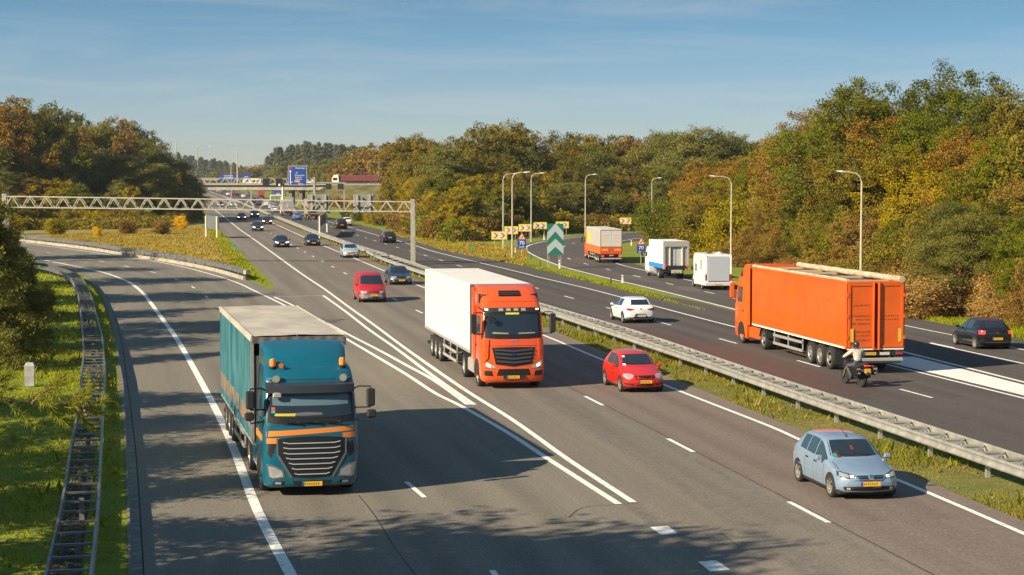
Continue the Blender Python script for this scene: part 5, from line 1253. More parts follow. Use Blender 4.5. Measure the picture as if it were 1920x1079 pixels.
for y, w_ in ((0, .12), (-LW, .17)):
    t = MB(); r = .31; t.lathe([(-w_ / 2, r * .74), (-w_ / 2, r * .9), (-w_ * .3, r * .985), (0, r), (w_ * .3, r * .985), (w_ / 2, r * .9), (w_ / 2, r * .74)], 0, y, r, n=28); o = t.build('wheel', M_tyre, mb_root, True)
    t = MB(); t.lathe([(-w_ * .42, r * .74), (-w_ * .42, r * .68), (w_ * .42, r * .68), (w_ * .42, r * .74)], 0, y, r, n=28); t.build('rim', mat('rim_green', (.42, .55, .06), .4), o, True)
    t = MB()
    for k in range(5): a = 2 * math.pi * k / 5; t.bar((0, y, r), (0, y + r * .70 * math.cos(a), r + r * .70 * math.sin(a)), .03, .03)
    t.lathe([(-.06, .10), (.06, .10), (.06, .01)], 0, y, r, n=14); t.build('spokes', M_blk, o)
e = MB(); e.box(-.20, .20, -.85, -.38, .26, .62, .06); e.box(-.13, .13, -1.0, -.6, .55, .80, .05); e.build('engine', mat('engine_dark', (.05, .05, .05), .45, .4), mb_root, True)
e = MB(); e.loft([[(-a, y, z - h), (-a * .7, y, z + h * .7), (a * .7, y, z + h * .7), (a, y, z - h), (a * .6, y, z - h * 1.3), (-a * .6, y, z - h * 1.3)] for y, z, a, h in ((-.22, .88, .07, .06), (-.32, .93, .16, .13), (-.55, .96, .19, .15), (-.8, .90, .15, .12), (-.92, .84, .11, .06))]); e.build('fuel_tank', M_mblk, mb_root, True)
e = MB(); e.loft([[(-a, y, z), (-a * .8, y, z + .07), (a * .8, y, z + .07), (a, y, z), (a * .5, y, z - .1), (-a * .5, y, z - .1)] for y, z, a in ((-.82, .82, .12), (-1.1, .80, .18), (-1.35, .84, .16), (-1.62, .92, .12), (-1.78, .93, .07))]); e.build('saddle', M_blk, mb_root, True)
e = MB()
for s in (-1, 1): e.tube([(s * .10, 0, .31), (s * .10, -.18, .62), (s * .10, -.30, .98)], .028, 8)
e.build('fork', mat('fork_gold', (.45, .33, .10), .35, .6), mb_root, True)
e = MB(); e.loft([[(-a, y, z0), (-a * .8, y, z1_), (a * .8, y, z1_), (a, y, z0)] for y, z0, z1_, a in ((.02, .78, .92, .06), (-.08, .72, 1.02, .15), (-.26, .74, 1.08, .20), (-.34, .85, 1.0, .14))]); e.build('fairing', M_mblk, mb_root, True)
e = MB(); e.loft([[(-.12, -.06, 1.0), (.12, -.06, 1.0), (.12, -.075, 1.0), (-.12, -.075, 1.0)], [(-.14, -.20, 1.28), (.14, -.20, 1.28), (.14, -.215, 1.28), (-.14, -.215, 1.28)]]); e.build('windshield', M_glass2, mb_root)
e = MB(); e.tube([(-.40, -.48, 1.08), (-.28, -.40, 1.05), (0, -.32, 1.02), (.28, -.40, 1.05), (.40, -.48, 1.08)], .016, 8); e.build('handlebar', M_blk, mb_root, True)
for s in (-1, 1):
    e = MB(); e.tube([(s * .30, -.38, 1.06), (s * .38, -.28, 1.22)], .009, 6); e.box(min(s * .33, s * .47), max(s * .33, s * .47), -.30, -.26, 1.20, 1.29, .015); e.build('mirror', M_blk, mb_root)
    e = MB(); e.box(min(s * .24, s * .47), max(s * .24, s * .47), -1.82, -1.30, .52, .86, .04); o = e.build('side_case', M_mblk, mb_root)
    e = MB(); e.box(min(s * .30, s * .44), max(s * .30, s * .44), -1.84, -1.82, .74, .80); e.box(min(s * .30, s * .40), max(s * .30, s * .40), -1.84, -1.82, .58, .63); e.build('reflector', M_alu, o)
e = MB()
for s in (-1, 1): e.bar((s * .12, -LW, .31), (s * .12, -.80, .42), .04, .07)
e.build('swing_arm', M_blk, mb_root)
e = MB(); e.tube([(.16, -.6, .30), (.18, -1.0, .30), (.20, -1.25, .36), (.22, -1.62, .46)], [.03, .035, .06, .065], 10); e.build('exhaust', mat('exhaust_dark', (.10, .09, .08), .35, .7), mb_root, True)
e = MB(); e.box(-.13, .13, -1.90, -1.86, .60, .78, .01); e.build('number_plate', M_plate, mb_root)
e = MB(); e.box(-.12, .12, -1.84, -1.78, .86, .92, .015); e.build('tail_light', M_redon, mb_root)
e = MB(); e.loft([[(-.09, y, z), (.09, y, z), (.09, y, z + .02), (-.09, y, z + .02)] for y, z in ((.25, .50), (.15, .62), (0, .66), (-.2, .60))]); e.build('mudguard', M_mblk, mb_root)
e = MB(); e.bar((0, -1.84, .9), (0, -1.90, .56), .08, .03); e.build('plate_bracket', M_blk, mb_root)
# rider: seated, leaning a little forward, both hands on the grips, head up
rider = thing('person', 'rider in cream jacket, grey trousers and dark helmet, seated on the motorcycle', 'person')
sk = [(0, -1.05, .90), (0, -1.04, 1.08), (0, -1.00, 1.30), (0, -.95, 1.46), (0, -.92, 1.56), (0, -.90, 1.66),
      (-.19, -.95, 1.43), (-.37, -.78, 1.24), (-.43, -.56, 1.12), (.19, -.95, 1.43), (.37, -.78, 1.24), (.43, -.56, 1.12),
      (-.13, -1.03, .87), (-.27, -.60, .80), (-.22, -.92, .40), (-.23, -.80, .31), (.13, -1.03, .87), (.27, -.60, .80), (.22, -.92, .40), (.23, -.80, .31)]
ed = [(0, 1), (1, 2), (2, 3), (3, 4), (4, 5), (3, 6), (6, 7), (7, 8), (3, 9), (9, 10), (10, 11), (0, 12), (12, 13), (13, 14), (14, 15), (0, 16), (16, 17), (17, 18), (18, 19)]
ra = [(.16, .13), (.15, .12), (.18, .13), (.15, .11), .055, .05, .075, .052, .038, .075, .052, .038, .095, .075, .05, .045, .095, .075, .05, .045]
skin('body', sk, ed, ra, mat('rider_trousers', (.06, .065, .075), .8), rider)
jk = [(0, -1.06, .98), (0, -1.05, 1.10), (0, -1.01, 1.30), (0, -.955, 1.45), (-.19, -.95, 1.435), (-.37, -.78, 1.245), (-.42, -.60, 1.14), (.19, -.95, 1.435), (.37, -.78, 1.245), (.42, -.60, 1.14)]
skin('jacket', jk, [(0, 1), (1, 2), (2, 3), (3, 4), (4, 5), (5, 6), (3, 7), (7, 8), (8, 9)], [(.18, .15), (.175, .14), (.215, .155), (.175, .135), .098, .074, .056, .098, .074, .056], mat('jacket_cream', (.50, .46, .38), .8, var=.3, scale=6.), rider)
h = MB(); secs = []
for k in range(11):
    t = math.pi * k / 10; secs.append([(.130 * math.sin(t) * math.cos(q) + 0, -.885 + .160 * math.sin(t) * math.sin(q), 1.665 - .155 * math.cos(t)) for q in [2 * math.pi * j / 18 for j in range(18)]])
h.loft(secs); o = h.build('helmet', paint('helmet', (.03, .032, .036), .3, .7), rider, True)
v_ = MB(); v_.loft([[(x, -.885 + .170 * math.cos(math.asin(min(1, abs(x) / .133))), z) for z in (1.625, 1.725)] + [(x, -.885 + .150 * math.cos(math.asin(min(1, abs(x) / .133))), z) for z in (1.725, 1.625)] for x in np.linspace(-.12, .12, 9)]); v_.build('visor', M_glass, o, True)
for s in (-1, 1):   # gloves: palm, four fingers wrapped round the grip, thumb
    gx = s * .43; pts = [(gx, -.58, 1.125), (gx * .99, -.52, 1.118)]; ed = [(0, 1)]; ra = [(.040, .024), (.042, .022)]
    for i, (dx, ln_) in enumerate(((-.030, .034), (-.010, .040), (.010, .038), (.029, .030))):
        b0 = len(pts); pts += [(gx + dx, -.500, 1.120), (gx + dx, -.500 + ln_ * .55, 1.108), (gx + dx, -.478 + ln_ * .2, 1.078), (gx + dx, -.502, 1.062)]
        ed += [(1, b0), (b0, b0 + 1), (b0 + 1, b0 + 2), (b0 + 2, b0 + 3)]; ra += [.011, .010, .009, .008]
    b0 = len(pts); pts += [(gx - s * .050, -.535, 1.105), (gx - s * .060, -.505, 1.080), (gx - s * .050, -.485, 1.065)]; ed += [(0, b0), (b0, b0 + 1), (b0 + 1, b0 + 2)]; ra += [.012, .011, .009]
    skin('glove', pts, ed, ra, M_blk, rider, 1)
for s in (-1, 1):
    b_ = MB(); b_.box(min(s * .18, s * .28), max(s * .18, s * .28), -.95, -.68, .25, .33, .03); b_.build('boot', M_blk, rider, True)
gf, gr = G(1585, 719.7), G(1615, 726.3); t = (gf - gr).normalized()
for r_ in (mb_root, rider):
    r_.location = gf; r_.rotation_euler = (0, 0, math.atan2(-t.x, t.y))
sc_ = (gf - gr).length / LW

# ================================================================== BARRIERS
def gline(pts, z, near=0, far=0, n=4):
    W = [G(a, b, z) for a, b in pts]
    return extend([Vector((q[0], q[1], 0)) for q in catmull([(a.x, a.y) for a in W], n)], near, far)
WB = [(-.02, -.155), (.03, -.14), (.045, -.10), (.03, -.06), (-.01, -.03), (-.01, .03), (.03, .06), (.045, .10), (.03, .14), (-.02, .155), (-.028, .14), (-.028, -.14)]
def sweep(L, prof, z, side=1, step=2.0):
    P = resample(L, step); m = MB(); secs = []
    for i, p in enumerate(P):
        t = (P[min(i + 1, len(P) - 1)] - P[max(i - 1, 0)]).normalized(); n = Vector((t.y, -t.x, 0)) * side
        secs.append([(p.x + n.x * a, p.y + n.y * a, z + b) for a, b in prof])
    m.loft(secs); return m, P
def rail(root, L, side, z=.62, step=2.0, m=None): 
    mb, P = sweep(L, WB, z, side, step); return mb.build('rail', m or M_steel, root)
def crossbars(root, A, B, maxd=1.4, step=1.333, n=100, zig=False, z=.70, m=None):
    P = resample(A, step); k = 0; prev = None
    for p in P:
        if k >= n: break
        q = min(B, key=lambda v: (v - p).length_squared)
        i = B.index(q)
        best = q
        for j in (i - 1, i + 1):
            if 0 <= j < len(B):
                ab = B[j] - q; t = max(0, min(1, (p - q).dot(ab) / max(ab.length_squared, 1e-9))); c = q + ab * t
                if (c - p).length < (best - p).length: best = c
        if (best - p).length < maxd and 20 < p.y:
            c = MB(); a = p + Vector((0, 0, z)); b = best + Vector((0, 0, z)); c.bar(a, b, .06, .05)
            if zig and prev is not None and (prev - p).length < 2: 
                c.bar(prev + Vector((0, 0, z - .03)), b, .05, .05)
                mid = (a + b) / 2; c.loft([[a + Vector((0, 0, .04)), a - Vector((0, 0, .12)), b - Vector((0, 0, .12)), b + Vector((0, 0, .04))], [x + Vector((.012, .012, 0)) for x in (a + Vector((0, 0, .04)), a - Vector((0, 0, .12)), b - Vector((0, 0, .12)), b + Vector((0, 0, .04)))]])
            c.build('crossbar', m or M_steel, root); k += 1
        prev = p
def posts(root, L, step=4.0, h=.62, n=60, off=.0, w_=.06, m=None):
    P = resample(L, step); k = 0
    pm = None
    for p in P:
        if p.y < 22 or k >= n: continue
        if pm is None:
            q = MB(); q.box(-w_, w_, -.05, .05, -.02, h); pm = q.mesh('post'); pm.materials.append(m or M_steel)
        o = obj('post', pm, root); o.location = (p.x, p.y, 0); o.rotation_euler = (0, 0, .18); k += 1
FR = gline([(1915, 875), (1690, 800), (1440, 716), (1285, 663), (1140, 616), (1010, 574), (900, 541), (794, 509), (747.7, 493.5), (707.6, 479), (672.6, 463), (635, 450.5), (598, 438), (560, 423.5), (514.6, 405.5), (477, 390.5), (441.7, 376.5), (416, 367)], .77, near=45)
BR = gline([(1915, 852.6), (1665, 772.6), (1435, 700), (1185, 617.6), (1007, 566), (900, 531.5), (840, 513), (800, 500), (766.5, 489), (722.6, 475), (686, 464), (650, 452.5), (598, 434.5), (560, 420), (512.5, 402)], .77, near=45)
CM_ = [(a + min(BR, key=lambda v: (v - a).length)) / 2 for a in FR[:26]]
gr = thing('guardrail', 'long double steel guardrail with zigzag crossbars along the median', 'guardrail', (0, 0, 0))
rail(gr, FR, -1); rail(gr, BR, 1)
FRi = offset_line(FR, .03); BRi = offset_line(BR, -.03)
crossbars(gr, FRi, BRi, 1.35, zig=True, n=100)
q = MB()
for p in resample(FRi, 1.333)[80:400]:
    b = min(BRi, key=lambda v: (v - p).length)
    if (b - p).length < 1.6 and p.y > 150: q.bar(p + Vector((0, 0, .7)), b + Vector((0, 0, .7)), .06, .05)
if q.v: tag(q.build('far_crossbars', M_steel, gr), kind='stuff')
posts(gr, offset_line(FR, .45), 4.0, .60, 70)
# far median rail beyond
BKf = gline([(514.6, 404), (477, 389.5), (441.7, 375), (416, 367), (384, 356)], .7, far=900)
gr2 = thing('guardrail', 'far stretch of pale median guardrail running on under the overpass', 'guardrail'); rail(gr2, BKf, -1, .6, 12)
posts(gr2, BKf, 16, .55, 12)
# left ladder-like guardrail
lA = gline([(85.5, 1079), (95.5, 1032), (119, 928), (135, 825), (145, 777), (152, 713.6), (154, 687), (157.5, 662), (155.7, 628.6), (152, 587), (146, 548), (136, 525.7), (122, 513), (86, 500.6), (40, 493), (-60, 478)], .77, near=14)
lB = gline([(169, 1079), (177, 1008), (184.5, 928), (190, 809), (194.5, 729.6), (196.5, 690), (194, 660), (191.5, 631), (181, 592.4), (171.5, 556), (155.5, 523), (133.5, 508.5), (92, 496.5), (45, 490), (-60, 475)], .77, near=14)
M_rail2 = mat('weathered_steel', (.25, .25, .27), .4, .6, var=.45, scale=1.6)
g3 = thing('guardrail', 'ladder-like double guardrail with many rungs curving along the left verge', 'guardrail')
rail(g3, lA, -1, m=M_rail2); rail(g3, lB, 1, m=M_rail2); crossbars(g3, offset_line(lB, -.03), offset_line(lA, .03), 1.6, 1.333, 100, z=.74, m=M_rail2)
posts(g3, [(a + min(lA, key=lambda v: (v - a).length)) / 2 for a in lB], 4.0, .60, 50, m=mat('post_dark', (.16, .15, .14), .7))
sb = MB(); sb.bar(G(150, 557, 1.1), G(176, 557, 1.1), .03, .25)
# upper-left barrier with concrete kerb wall under its rails
c1 = gline([(456, 507.6), (410, 495), (361.5, 485), (305, 476), (250, 468.7), (167, 456), (83, 446.4), (25, 441), (-60, 433)], .80)
c2 = [p + Vector((.20, .85, 0)) for p in c1]
g4 = thing('guardrail', 'double guardrail over a low concrete wall between slip road and heath', 'guardrail')
rail(g4, c1, 1, .66, m=M_rail2); rail(g4, c2, -1, .66, m=M_rail2)
mb, P = sweep([p + Vector((.05, .3, 0)) for p in c1], [(-.12, -.02), (.12, -.02), (.09, .30), (-.09, .30)], 0, 1); mb.build('concrete_wall', mat('concrete_wall', (.36, .32, .26), .85, var=.35, scale=1.2, stretch=(1, 1, 3)), g4)
posts(g4, [p + Vector((.1, .55, 0)) for p in c1], 4., .60, 30, m=MATS['post_dark']); crossbars(g4, c1, c2, 1.2, 1.333, 90)
e0 = c1[0]; ee = c2[0]; q = MB(); q.loft([[Vector((e0.x, e0.y, .50)), Vector((e0.x, e0.y, .83)), Vector((ee.x, ee.y, .83)), Vector((ee.x, ee.y, .50))], [Vector((e0.x + .25, e0.y - .25, .50)), Vector((e0.x + .25, e0.y - .25, .83)), Vector((ee.x + .3, ee.y - .25, .83)), Vector((ee.x + .3, ee.y - .25, .50))]]); q.build('end_piece', M_steel, g4)

# ================================================================== GANTRIES
M_gal = mat('gantry_zinc', (.42, .39, .32), .5, .35, var=.2, scale=3.)
M_gald = mat('gantry_panel_back', (.26, .26, .24), .6, .3, var=.25, scale=1.)
def gantry(label, P, Q, zt, zb, n, w_=.10, deep=.9, posts_=(True, True), post_w=.40):
    """lattice beam from P to Q (ground points); legs at the ends"""
    r_ = thing('gantry', label, 'gantry', (Q.x, Q.y, 0)); o0 = Vector((Q.x, Q.y, 0)); P = P - o0; Q = Vector((0, 0, 0))
    zP = zt[0]; zQ = zt[1]; h = zt[0] - zb[0]; dp = Vector((0, deep, 0))
    def pt(t, top, back=False):
        v = P.lerp(Q, t); cam_ = .25 * math.sin(math.pi * t); z = (zP + (zQ - zP) * t) if top else (zb[0] + (zb[1] - zb[0]) * t); return Vector((v.x, v.y, z + cam_ * 0)) + (dp if back else Vector())
    for nm, top, back in (('top_chord', 1, 0), ('bottom_chord', 0, 0), ('top_chord', 1, 1), ('bottom_chord', 0, 1)):
        m = MB(); m.bar(pt(0, top, back), pt(1, top, back), w_, w_); m.build(nm, M_gal, r_)
    for back in (0, 1):
        m = MB()
        for i in range(n):
            a = pt((i + .08) / n, 0, back); b = pt((i + .46) / n, 1, back); c = pt((i + .92) / n, 0, back)
            m.bar(a, b, w_ * .75, w_ * .75); m.bar(b + Vector((w_ * .5, 0, 0)), c, w_ * .75, w_ * .75)
        m.build('lattice', M_gal, r_)
    m = MB()
    for i in range(0, n + 1, 2): m.bar(pt(i / n, 0), pt(i / n, 0, True), w_ * .6, w_ * .6); m.bar(pt(i / n, 1), pt(i / n, 1, True), w_ * .6, w_ * .6)
    m.build('cross_ties', M_gal, r_)
    for on, t in zip(posts_, (0, 1)):
        if on:
            a = pt(t, 1); z = a.z; m = MB()
            m.box(a.x - post_w / 2, a.x + post_w / 2, -.05 + a.y, .35 + a.y, 0, z + .12); m.box(a.x - post_w / 2 - .03, a.x + post_w / 2 + .03, deep - .25 + a.y, deep + .15 + a.y, 0, z + .12)
            m.box(a.x - post_w / 2 - .02, a.x + post_w / 2 + .02, -.1 + a.y, deep + .2 + a.y, z + .05, z + .25); m.build('leg', M_gal, r_)
    return r_, o0, pt
gQ = G(774, 497); gP = AT(8, 400, gQ.y + 4); gP.z = 0
zf = lambda py, d: AT(960, py, d).z
gn, go, gpt = gantry('galvanised lattice gantry spanning the whole motorway with one leg in the median', gP, gQ, (zf(368.5, gP.y), zf(379, gQ.y)), (zf(389, gP.y), zf(397.5, gQ.y)), 24)
# sign backs hung on the gantry
for x0, x1, lab in ((575.5, 618.5, 'grey back of a lane sign on the gantry, the left of the two'), (662, 701, 'grey back of a lane sign on the gantry, nearest its leg')):
    d = gQ.y + .9 + .12; a = AT(x0, 365, d); b = AT(x1, 400.5, d); xm = (a.x + b.x) / 2; s = thing('overhead_sign', lab, 'sign', (xm, d, b.z)); hw = (b.x - a.x) / 2; hh = a.z - b.z
    m = MB(); m.box(-hw, hw, .22, .42, 0, hh, .06); m.build('sign_back', M_gald, s)
    for x in (-hw * .6, hw * .6): m = MB(); m.box(x - .09, x + .09, .08, .215, .1, hh - .05); m.build('strut', M_gal, s)
    m = MB(); m.lathe([(0, .12), (.05, .12), (.05, .01)], 0, .10, hh - .45, 'y', 10); m.build('cable_box', M_blk, s)
s = thing('camera_mast', 'white mast with traffic cameras and an open frame on top of the gantry', 'mast'); d = gQ.y + .4; f0 = AT(530, 374, d); s.location = f0
t_ = AT(530, 347, d) - f0; m = MB(); m.tube([(0, 0, -.1), (0, 0, t_.z)], .09, 8); m.build('mast', mat('mast_white', (.72, .68, .55), .5), s, True)
a = AT(507, 366.5, d) - f0; m = MB(); m.bar((a.x, 0, a.z), (.05, 0, a.z), .10, .08); m.bar((a.x, 0, a.z), (a.x, 0, -.05), .08, .08); m.build('frame', MATS['mast_white'], s)
for x in (-.28, .05): m = MB(); m.box(x - .09, x + .09, -.22, .16, t_.z - .12, t_.z + .10, .02); m.build('camera', MATS['mast_white'] if x < 0 else M_blk, s)
# second gantry near the overpass with signs
D2 = 430.; aP = AT(300, 400, D2); aP.z = 0; aQ = AT(589, 400, D2); aQ.z = 0
g2, _, _ = gantry('far lattice gantry with blue route sign and dark matrix signs before the overpass', aP, aQ, (zf(334.5, D2), zf(334.8, D2)), (zf(344.5, D2), zf(344.8, D2)), 13, .17, 1.2, post_w=.5)
M_sblue = mat('sign_blue', (.006, .045, .26), .5); M_sw = mat('sign_white', (.72, .72, .70), .5); M_sblk = mat('matrix_black', (.010, .011, .013), .6)
for x0, x1, y0, y1, lab in ((492.5, 505, 334.5, 347.5, 'square black lane signal on the far gantry, left one of the pair'), (517, 529.5, 334.5, 347.5, 'square black lane signal on the far gantry, nearest the blue route sign')):
    a = AT(x0, y0, D2 - .5); b = AT(x1, y1, D2 - .5); s = thing('lane_signal', lab, 'sign', ((a.x + b.x) / 2, D2 - .5, b.z)); hw = (b.x - a.x) / 2; hh = a.z - b.z
    m = MB(); m.box(-hw, hw, 0, .3, 0, hh, .04); m.build('housing', M_sblk, s); m = MB(); m.box(-hw * .82, hw * .82, -.01, .02, hh * .09, hh * .91); m.build('display', M_blk2, s)
s = thing('signal_arm', 'low pale beam with two black lane signals right of the far gantry mast', 'gantry', (AT(645, 360, D2).x, D2, 0)); x_ = s.location.x
m = MB(); m.bar((aQ.x - x_ + .3, .2, zf(342.7, D2)), (AT(648, 342, D2).x - x_, .2, zf(342.7, D2)), .15, .15); m.build('beam', M_gal, s)
m = MB(); m.box(-.12, .12, .1, .35, 0, zf(342, D2)); m.build('post', M_gal, s)
for x0, x1 in ((611, 621.5), (633, 643.5)):
    a = AT(x0, 345, D2).x - x_; b = AT(x1, 345, D2).x - x_; m = MB(); m.box(a, b, -.1, .15, zf(355.5, D2), zf(345, D2), .03); m.build('lane_signal', M_sblk, s)
# the big blue route sign
a = AT(540, 311.5, D2 - .6); b = AT(575.5, 347.5, D2 - .6); hw = (b.x - a.x) / 2; hh = a.z - b.z
s = thing('route_sign', 'big square blue route sign with white arrow lines over the right-hand lanes', 'sign', ((a.x + b.x) / 2, D2 - .6, b.z))
m = MB(); m.box(-hw, hw, 0, .12, 0, hh); m.build('sign_board', M_sblue, s)
m = MB()
for q_ in ((-hw, hw, hh - .06, hh), (-hw, hw, 0, .06)): m.box(q_[0], q_[1], -.012, -.002, q_[2], q_[3])
for q_ in ((-hw, -hw + .06), (hw - .06, hw)): m.box(q_[0], q_[1], -.012, -.002, .06, hh - .06)
m.build('border', M_sw, s)
m = MB(); m.box(-hw * .80, -hw * .72, -.014, -.002, .15, hh * .72); m.poly([(-hw * .90, -.002, hh * .70), (-hw * .62, -.002, hh * .70), (-hw * .76, -.002, hh * .80)], .012, (0, -1, 0)); m.bar((-hw * .76, -.008, .45), (-hw * .50, -.008, .80), .012, .11); m.build('arrows', M_sw, s)
m = MB(); m.box(-hw * .88, -hw * .55, -.014, -.002, hh * .86, hh * .93); m.build('road_number', mat('sign_redbox', (.45, .02, .02), .5), s)
m = MB(); m.box(-hw * .30, hw * .25, -.014, -.002, hh * .15, hh * .24); m.build('yellow_panel', mat('sign_orangebox', (.75, .33, .02), .5), s)
RX = (R(90), 0, 0)
for tx, z, x in (('Wageningen', .89, .28), ('20', .64, -.1), ('Oosterbeek', .51, .22), ('Renkum', .41, .10), ('Heelsum', .31, .12), ('900 m', .06, .35)):
    text('lettering', tx, hh * .105, s, M_sw, (hw * x, -.01, hh * z), RX)
# blue signs beyond the overpass, on their own gantry, and one under the deck
D3 = 720.
q = thing('gantry', 'farthest gantry whose beam carries two wide blue signs behind the overpass', 'gantry', (AT(400, 350, D3).x, D3, 0))
m = MB(); m.bar((-4, .3, zf(337, D3)), (14.5, .3, zf(337, D3)), .4, .5); m.build('beam', M_gal, q)
for x in (-3.6, 14.2): m = MB(); m.box(x - .2, x + .2, .15, .5, 0, zf(337, D3)); m.build('leg', M_gal, q)
for x0, x1, y0, y1, dd, lab, n_ in ((411, 445.5, 326.5, 339, D3 - .6, 'wide blue motorway sign behind the overpass, left of the pair', 3), (454, 469.5, 325, 339, D3 - .6, 'small blue motorway sign behind the overpass, right of the pair', 2), (513, 529.5, 357.8, 368, 640., 'blue sign board seen under the overpass beside the camera mast', 2)):
    a = AT(x0, y0, dd); b = AT(x1, y1, dd); hw = (b.x - a.x) / 2; hh = a.z - b.z
    s = thing('motorway_sign', lab, 'sign', ((a.x + b.x) / 2, dd, b.z)); m = MB(); m.box(-hw, hw, 0, .15, 0, hh); m.build('sign_board', M_sblue, s)
    m = MB()
    for k in range(n_): m.box(-hw * .5, hw * .5, -.02, -.002, hh * (.25 + .22 * k), hh * (.31 + .22 * k))
    m.build('lettering', M_sw, s)
    if dd < 700:
        for x in (-hw * .7, hw * .7): m = MB(); m.tube([(x, .25, hh * .9), (x, .25, -b.z)], .08, 6); m.build('post', M_gal, s)
# white-posted information boards seen from behind
for (xa, ya), (xb, yb), yt, y0, y1, lab in (((386, 445.5), (406.5, 447.5), 405, 404, 429, 'grey sign back on two pale posts left of the main carriageway'), ((599, 447), (613, 436), 406, 407, 427, 'dark grey sign back on two posts standing in the median')):
    pa = G(xa, ya); pb = G(xb, yb); s = thing('roadside_sign', lab, 'sign', pa); v = pb - pa; m = MB(); ht = AT(xa, yt, pa.y).z
    for p in (Vector(), v): m = MB(); m.box(p.x - .09, p.x + .09, p.y - .09, p.y + .09, 0, ht); m.build('post', MATS['mast_white'], s)
    z0 = AT(xa, y1, pa.y).z; z1_ = AT(xa, y0, pa.y).z; n = v.normalized(); w0 = -n * .35 if xa < 500 else -n * .1; w1 = v + n * .3
    nn = Vector((-n.y, n.x, 0)) * .15
    m = MB(); m.loft([[w0 + nn + Vector((0, 0, z)), w1 + nn + Vector((0, 0, z)), w1 + nn * 1.6 + Vector((0, 0, z)), w0 + nn * 1.6 + Vector((0, 0, z))] for z in (z0, z1_)]); m.build('sign_back', mat('panel_dark', (.12, .13, .14), .6, var=.2), s)

# ================================================================== OVERPASS
DB = 560.; ov = thing('overpass', 'concrete overpass crossing the motorway in the distance', 'bridge', (AT(470, 360, DB).x, DB, 0)); ox = ov.location.x
X = lambda px, d=DB: AT(px, 350, d).x - ox
M_conc = mat('bridge_concrete', (.40, .36, .30), .85, var=.3, scale=.4); M_concd = mat('bridge_girder', (.20, .17, .15), .9, var=.3, scale=.3)
xl, xr = X(250), X(610)
m = MB(); m.box(xl, xr, 0, 11, zf(356.8, DB), zf(351.3, DB)); m.build('deck', M_conc, ov)
m = MB(); m.box(xl, xr, .5, 10.5, zf(351.2, DB), zf(347.6, DB)); m.build('girder', M_concd, ov)
m = MB(); m.box(xl, X(745), -.3, .2, zf(347.5, DB), zf(345.6, DB)); m.box(xl, X(745), 10.9, 11.2, zf(347.5, DB), zf(345.6, DB)); m.box(xl, xr, .2, 10.9, zf(347.5, DB), zf(346.4, DB)); m.build('parapet', mat('parapet_grey', (.30, .29, .27), .8), ov)
m = MB(); 
for z in (343.4, 344.6): m.bar((xl, -.1, zf(z, DB)), (X(745), -.1, zf(z, DB)), .08, .07)
for i in range(80):
    x = xl + (X(745) - xl) * i / 79; m.box(x - .04, x + .04, -.14, -.06, zf(345.6, DB), zf(343.4, DB))
m.build('railing', M_gal, ov)
for px in (543.5, 563):
    m = MB(); m.box(X(px) - .45, X(px) + .45, 1, 3, 0, zf(356.8, DB)); m.box(X(px) - .45, X(px) + .45, 7, 9, 0, zf(356.8, DB)); m.build('pillar', M_concd, ov)
m = MB(); m.box(X(300) - .5, X(300) + .5, 1, 9, 0, zf(356.8, DB)); m.build('pillar', M_concd, ov)
# embankments
def bank(x0, x1, name='embankment'):
    m = MB(); z = zf(347.6, DB) - .05; xs = np.linspace(x0, x1, 14); v = []; f = []
    for i, x in enumerate(xs): v += [(x, DB - 16, -.02), (x, DB - 3, z * .8), (x, DB - .4, z), (x, DB + 11.5, z), (x, DB + 28, -.02)]
    for i in range(13):
        for j in range(4): a = i * 5 + j; f.append((a, a + 1, a + 6, a + 5))
    m.add(v, f); o = m.build(name, mat('bank_grass', (.15, .13, .035), .95, var=.5, scale=.3), None); tag(o, kind='structure')
bank(X(612) + ox, X(1050) + ox); bank(X(-200) + ox, X(247) + ox)
m = MB(); v0 = X(612) + ox; m.add([(v0, DB - 16, 0), (v0, DB - 3, 3.9), (v0, DB - .4, 5.8), (v0, DB + 11.5, 5.8), (v0, DB + 28, 0), (v0 - 9, DB - 14, 0), (v0 - 9, DB + 26, 0)], [(0, 1, 5), (1, 2, 5), (2, 3, 6, 5), (3, 4, 6)]); tag(m.build('abutment_slope', MATS['bank_grass']), kind='structure')
zr = zf(346.4, DB)
# vehicles on the overpass
def side_vehicle(root_name, label, cat, px0, px1, d, parts):
    s = thing(root_name, label, cat, (AT((px0 + px1) / 2, 350, d).x, d, zr), group=None)
    for nm, x0, x1, z0, z1_, y0, y1, mm, bv_ in parts:
        m = MB(); m.box(x0, x1, y0, y1, z0, z1_, bv_); m.build(nm, mm, s)
    return s
s = side_vehicle('camper_van', 'cream camper with three dark windows driving over the overpass', 'camper van', 455, 489, DB + 2.5, [])
m = MB(); m.loft([[(-2.7, y, .35), (-2.75, y, 1.1), (-2.2, y, 1.75), (2.5, y, 1.7), (2.7, y, 1.5), (2.7, y, .35)] for y in (0, 2.1)]); m.build('body', mat('camper_cream', (.66, .60, .44), .5), s)
for x0, x1 in ((-1.9, -.9), (.3, 1.1), (1.4, 2.2)): m = MB(); m.box(x0, x1, -.02, .01, .75, 1.3); m.build('side_window', M_glass, s)
for x in (-1.9, 1.7):
    m = MB(); m.lathe([(-.1, .33), (.1, .33)], 0, 0, 0, 'y', 14); o = m.build('wheel', M_tyre, s); o.location = (x, .15, .33)
s = side_vehicle('truck', 'container lorry with white cab and long red container on the overpass', 'truck', 622, 712, DB + 2.5, [])
L_ = AT(712, 350, DB).x - AT(622, 350, DB).x
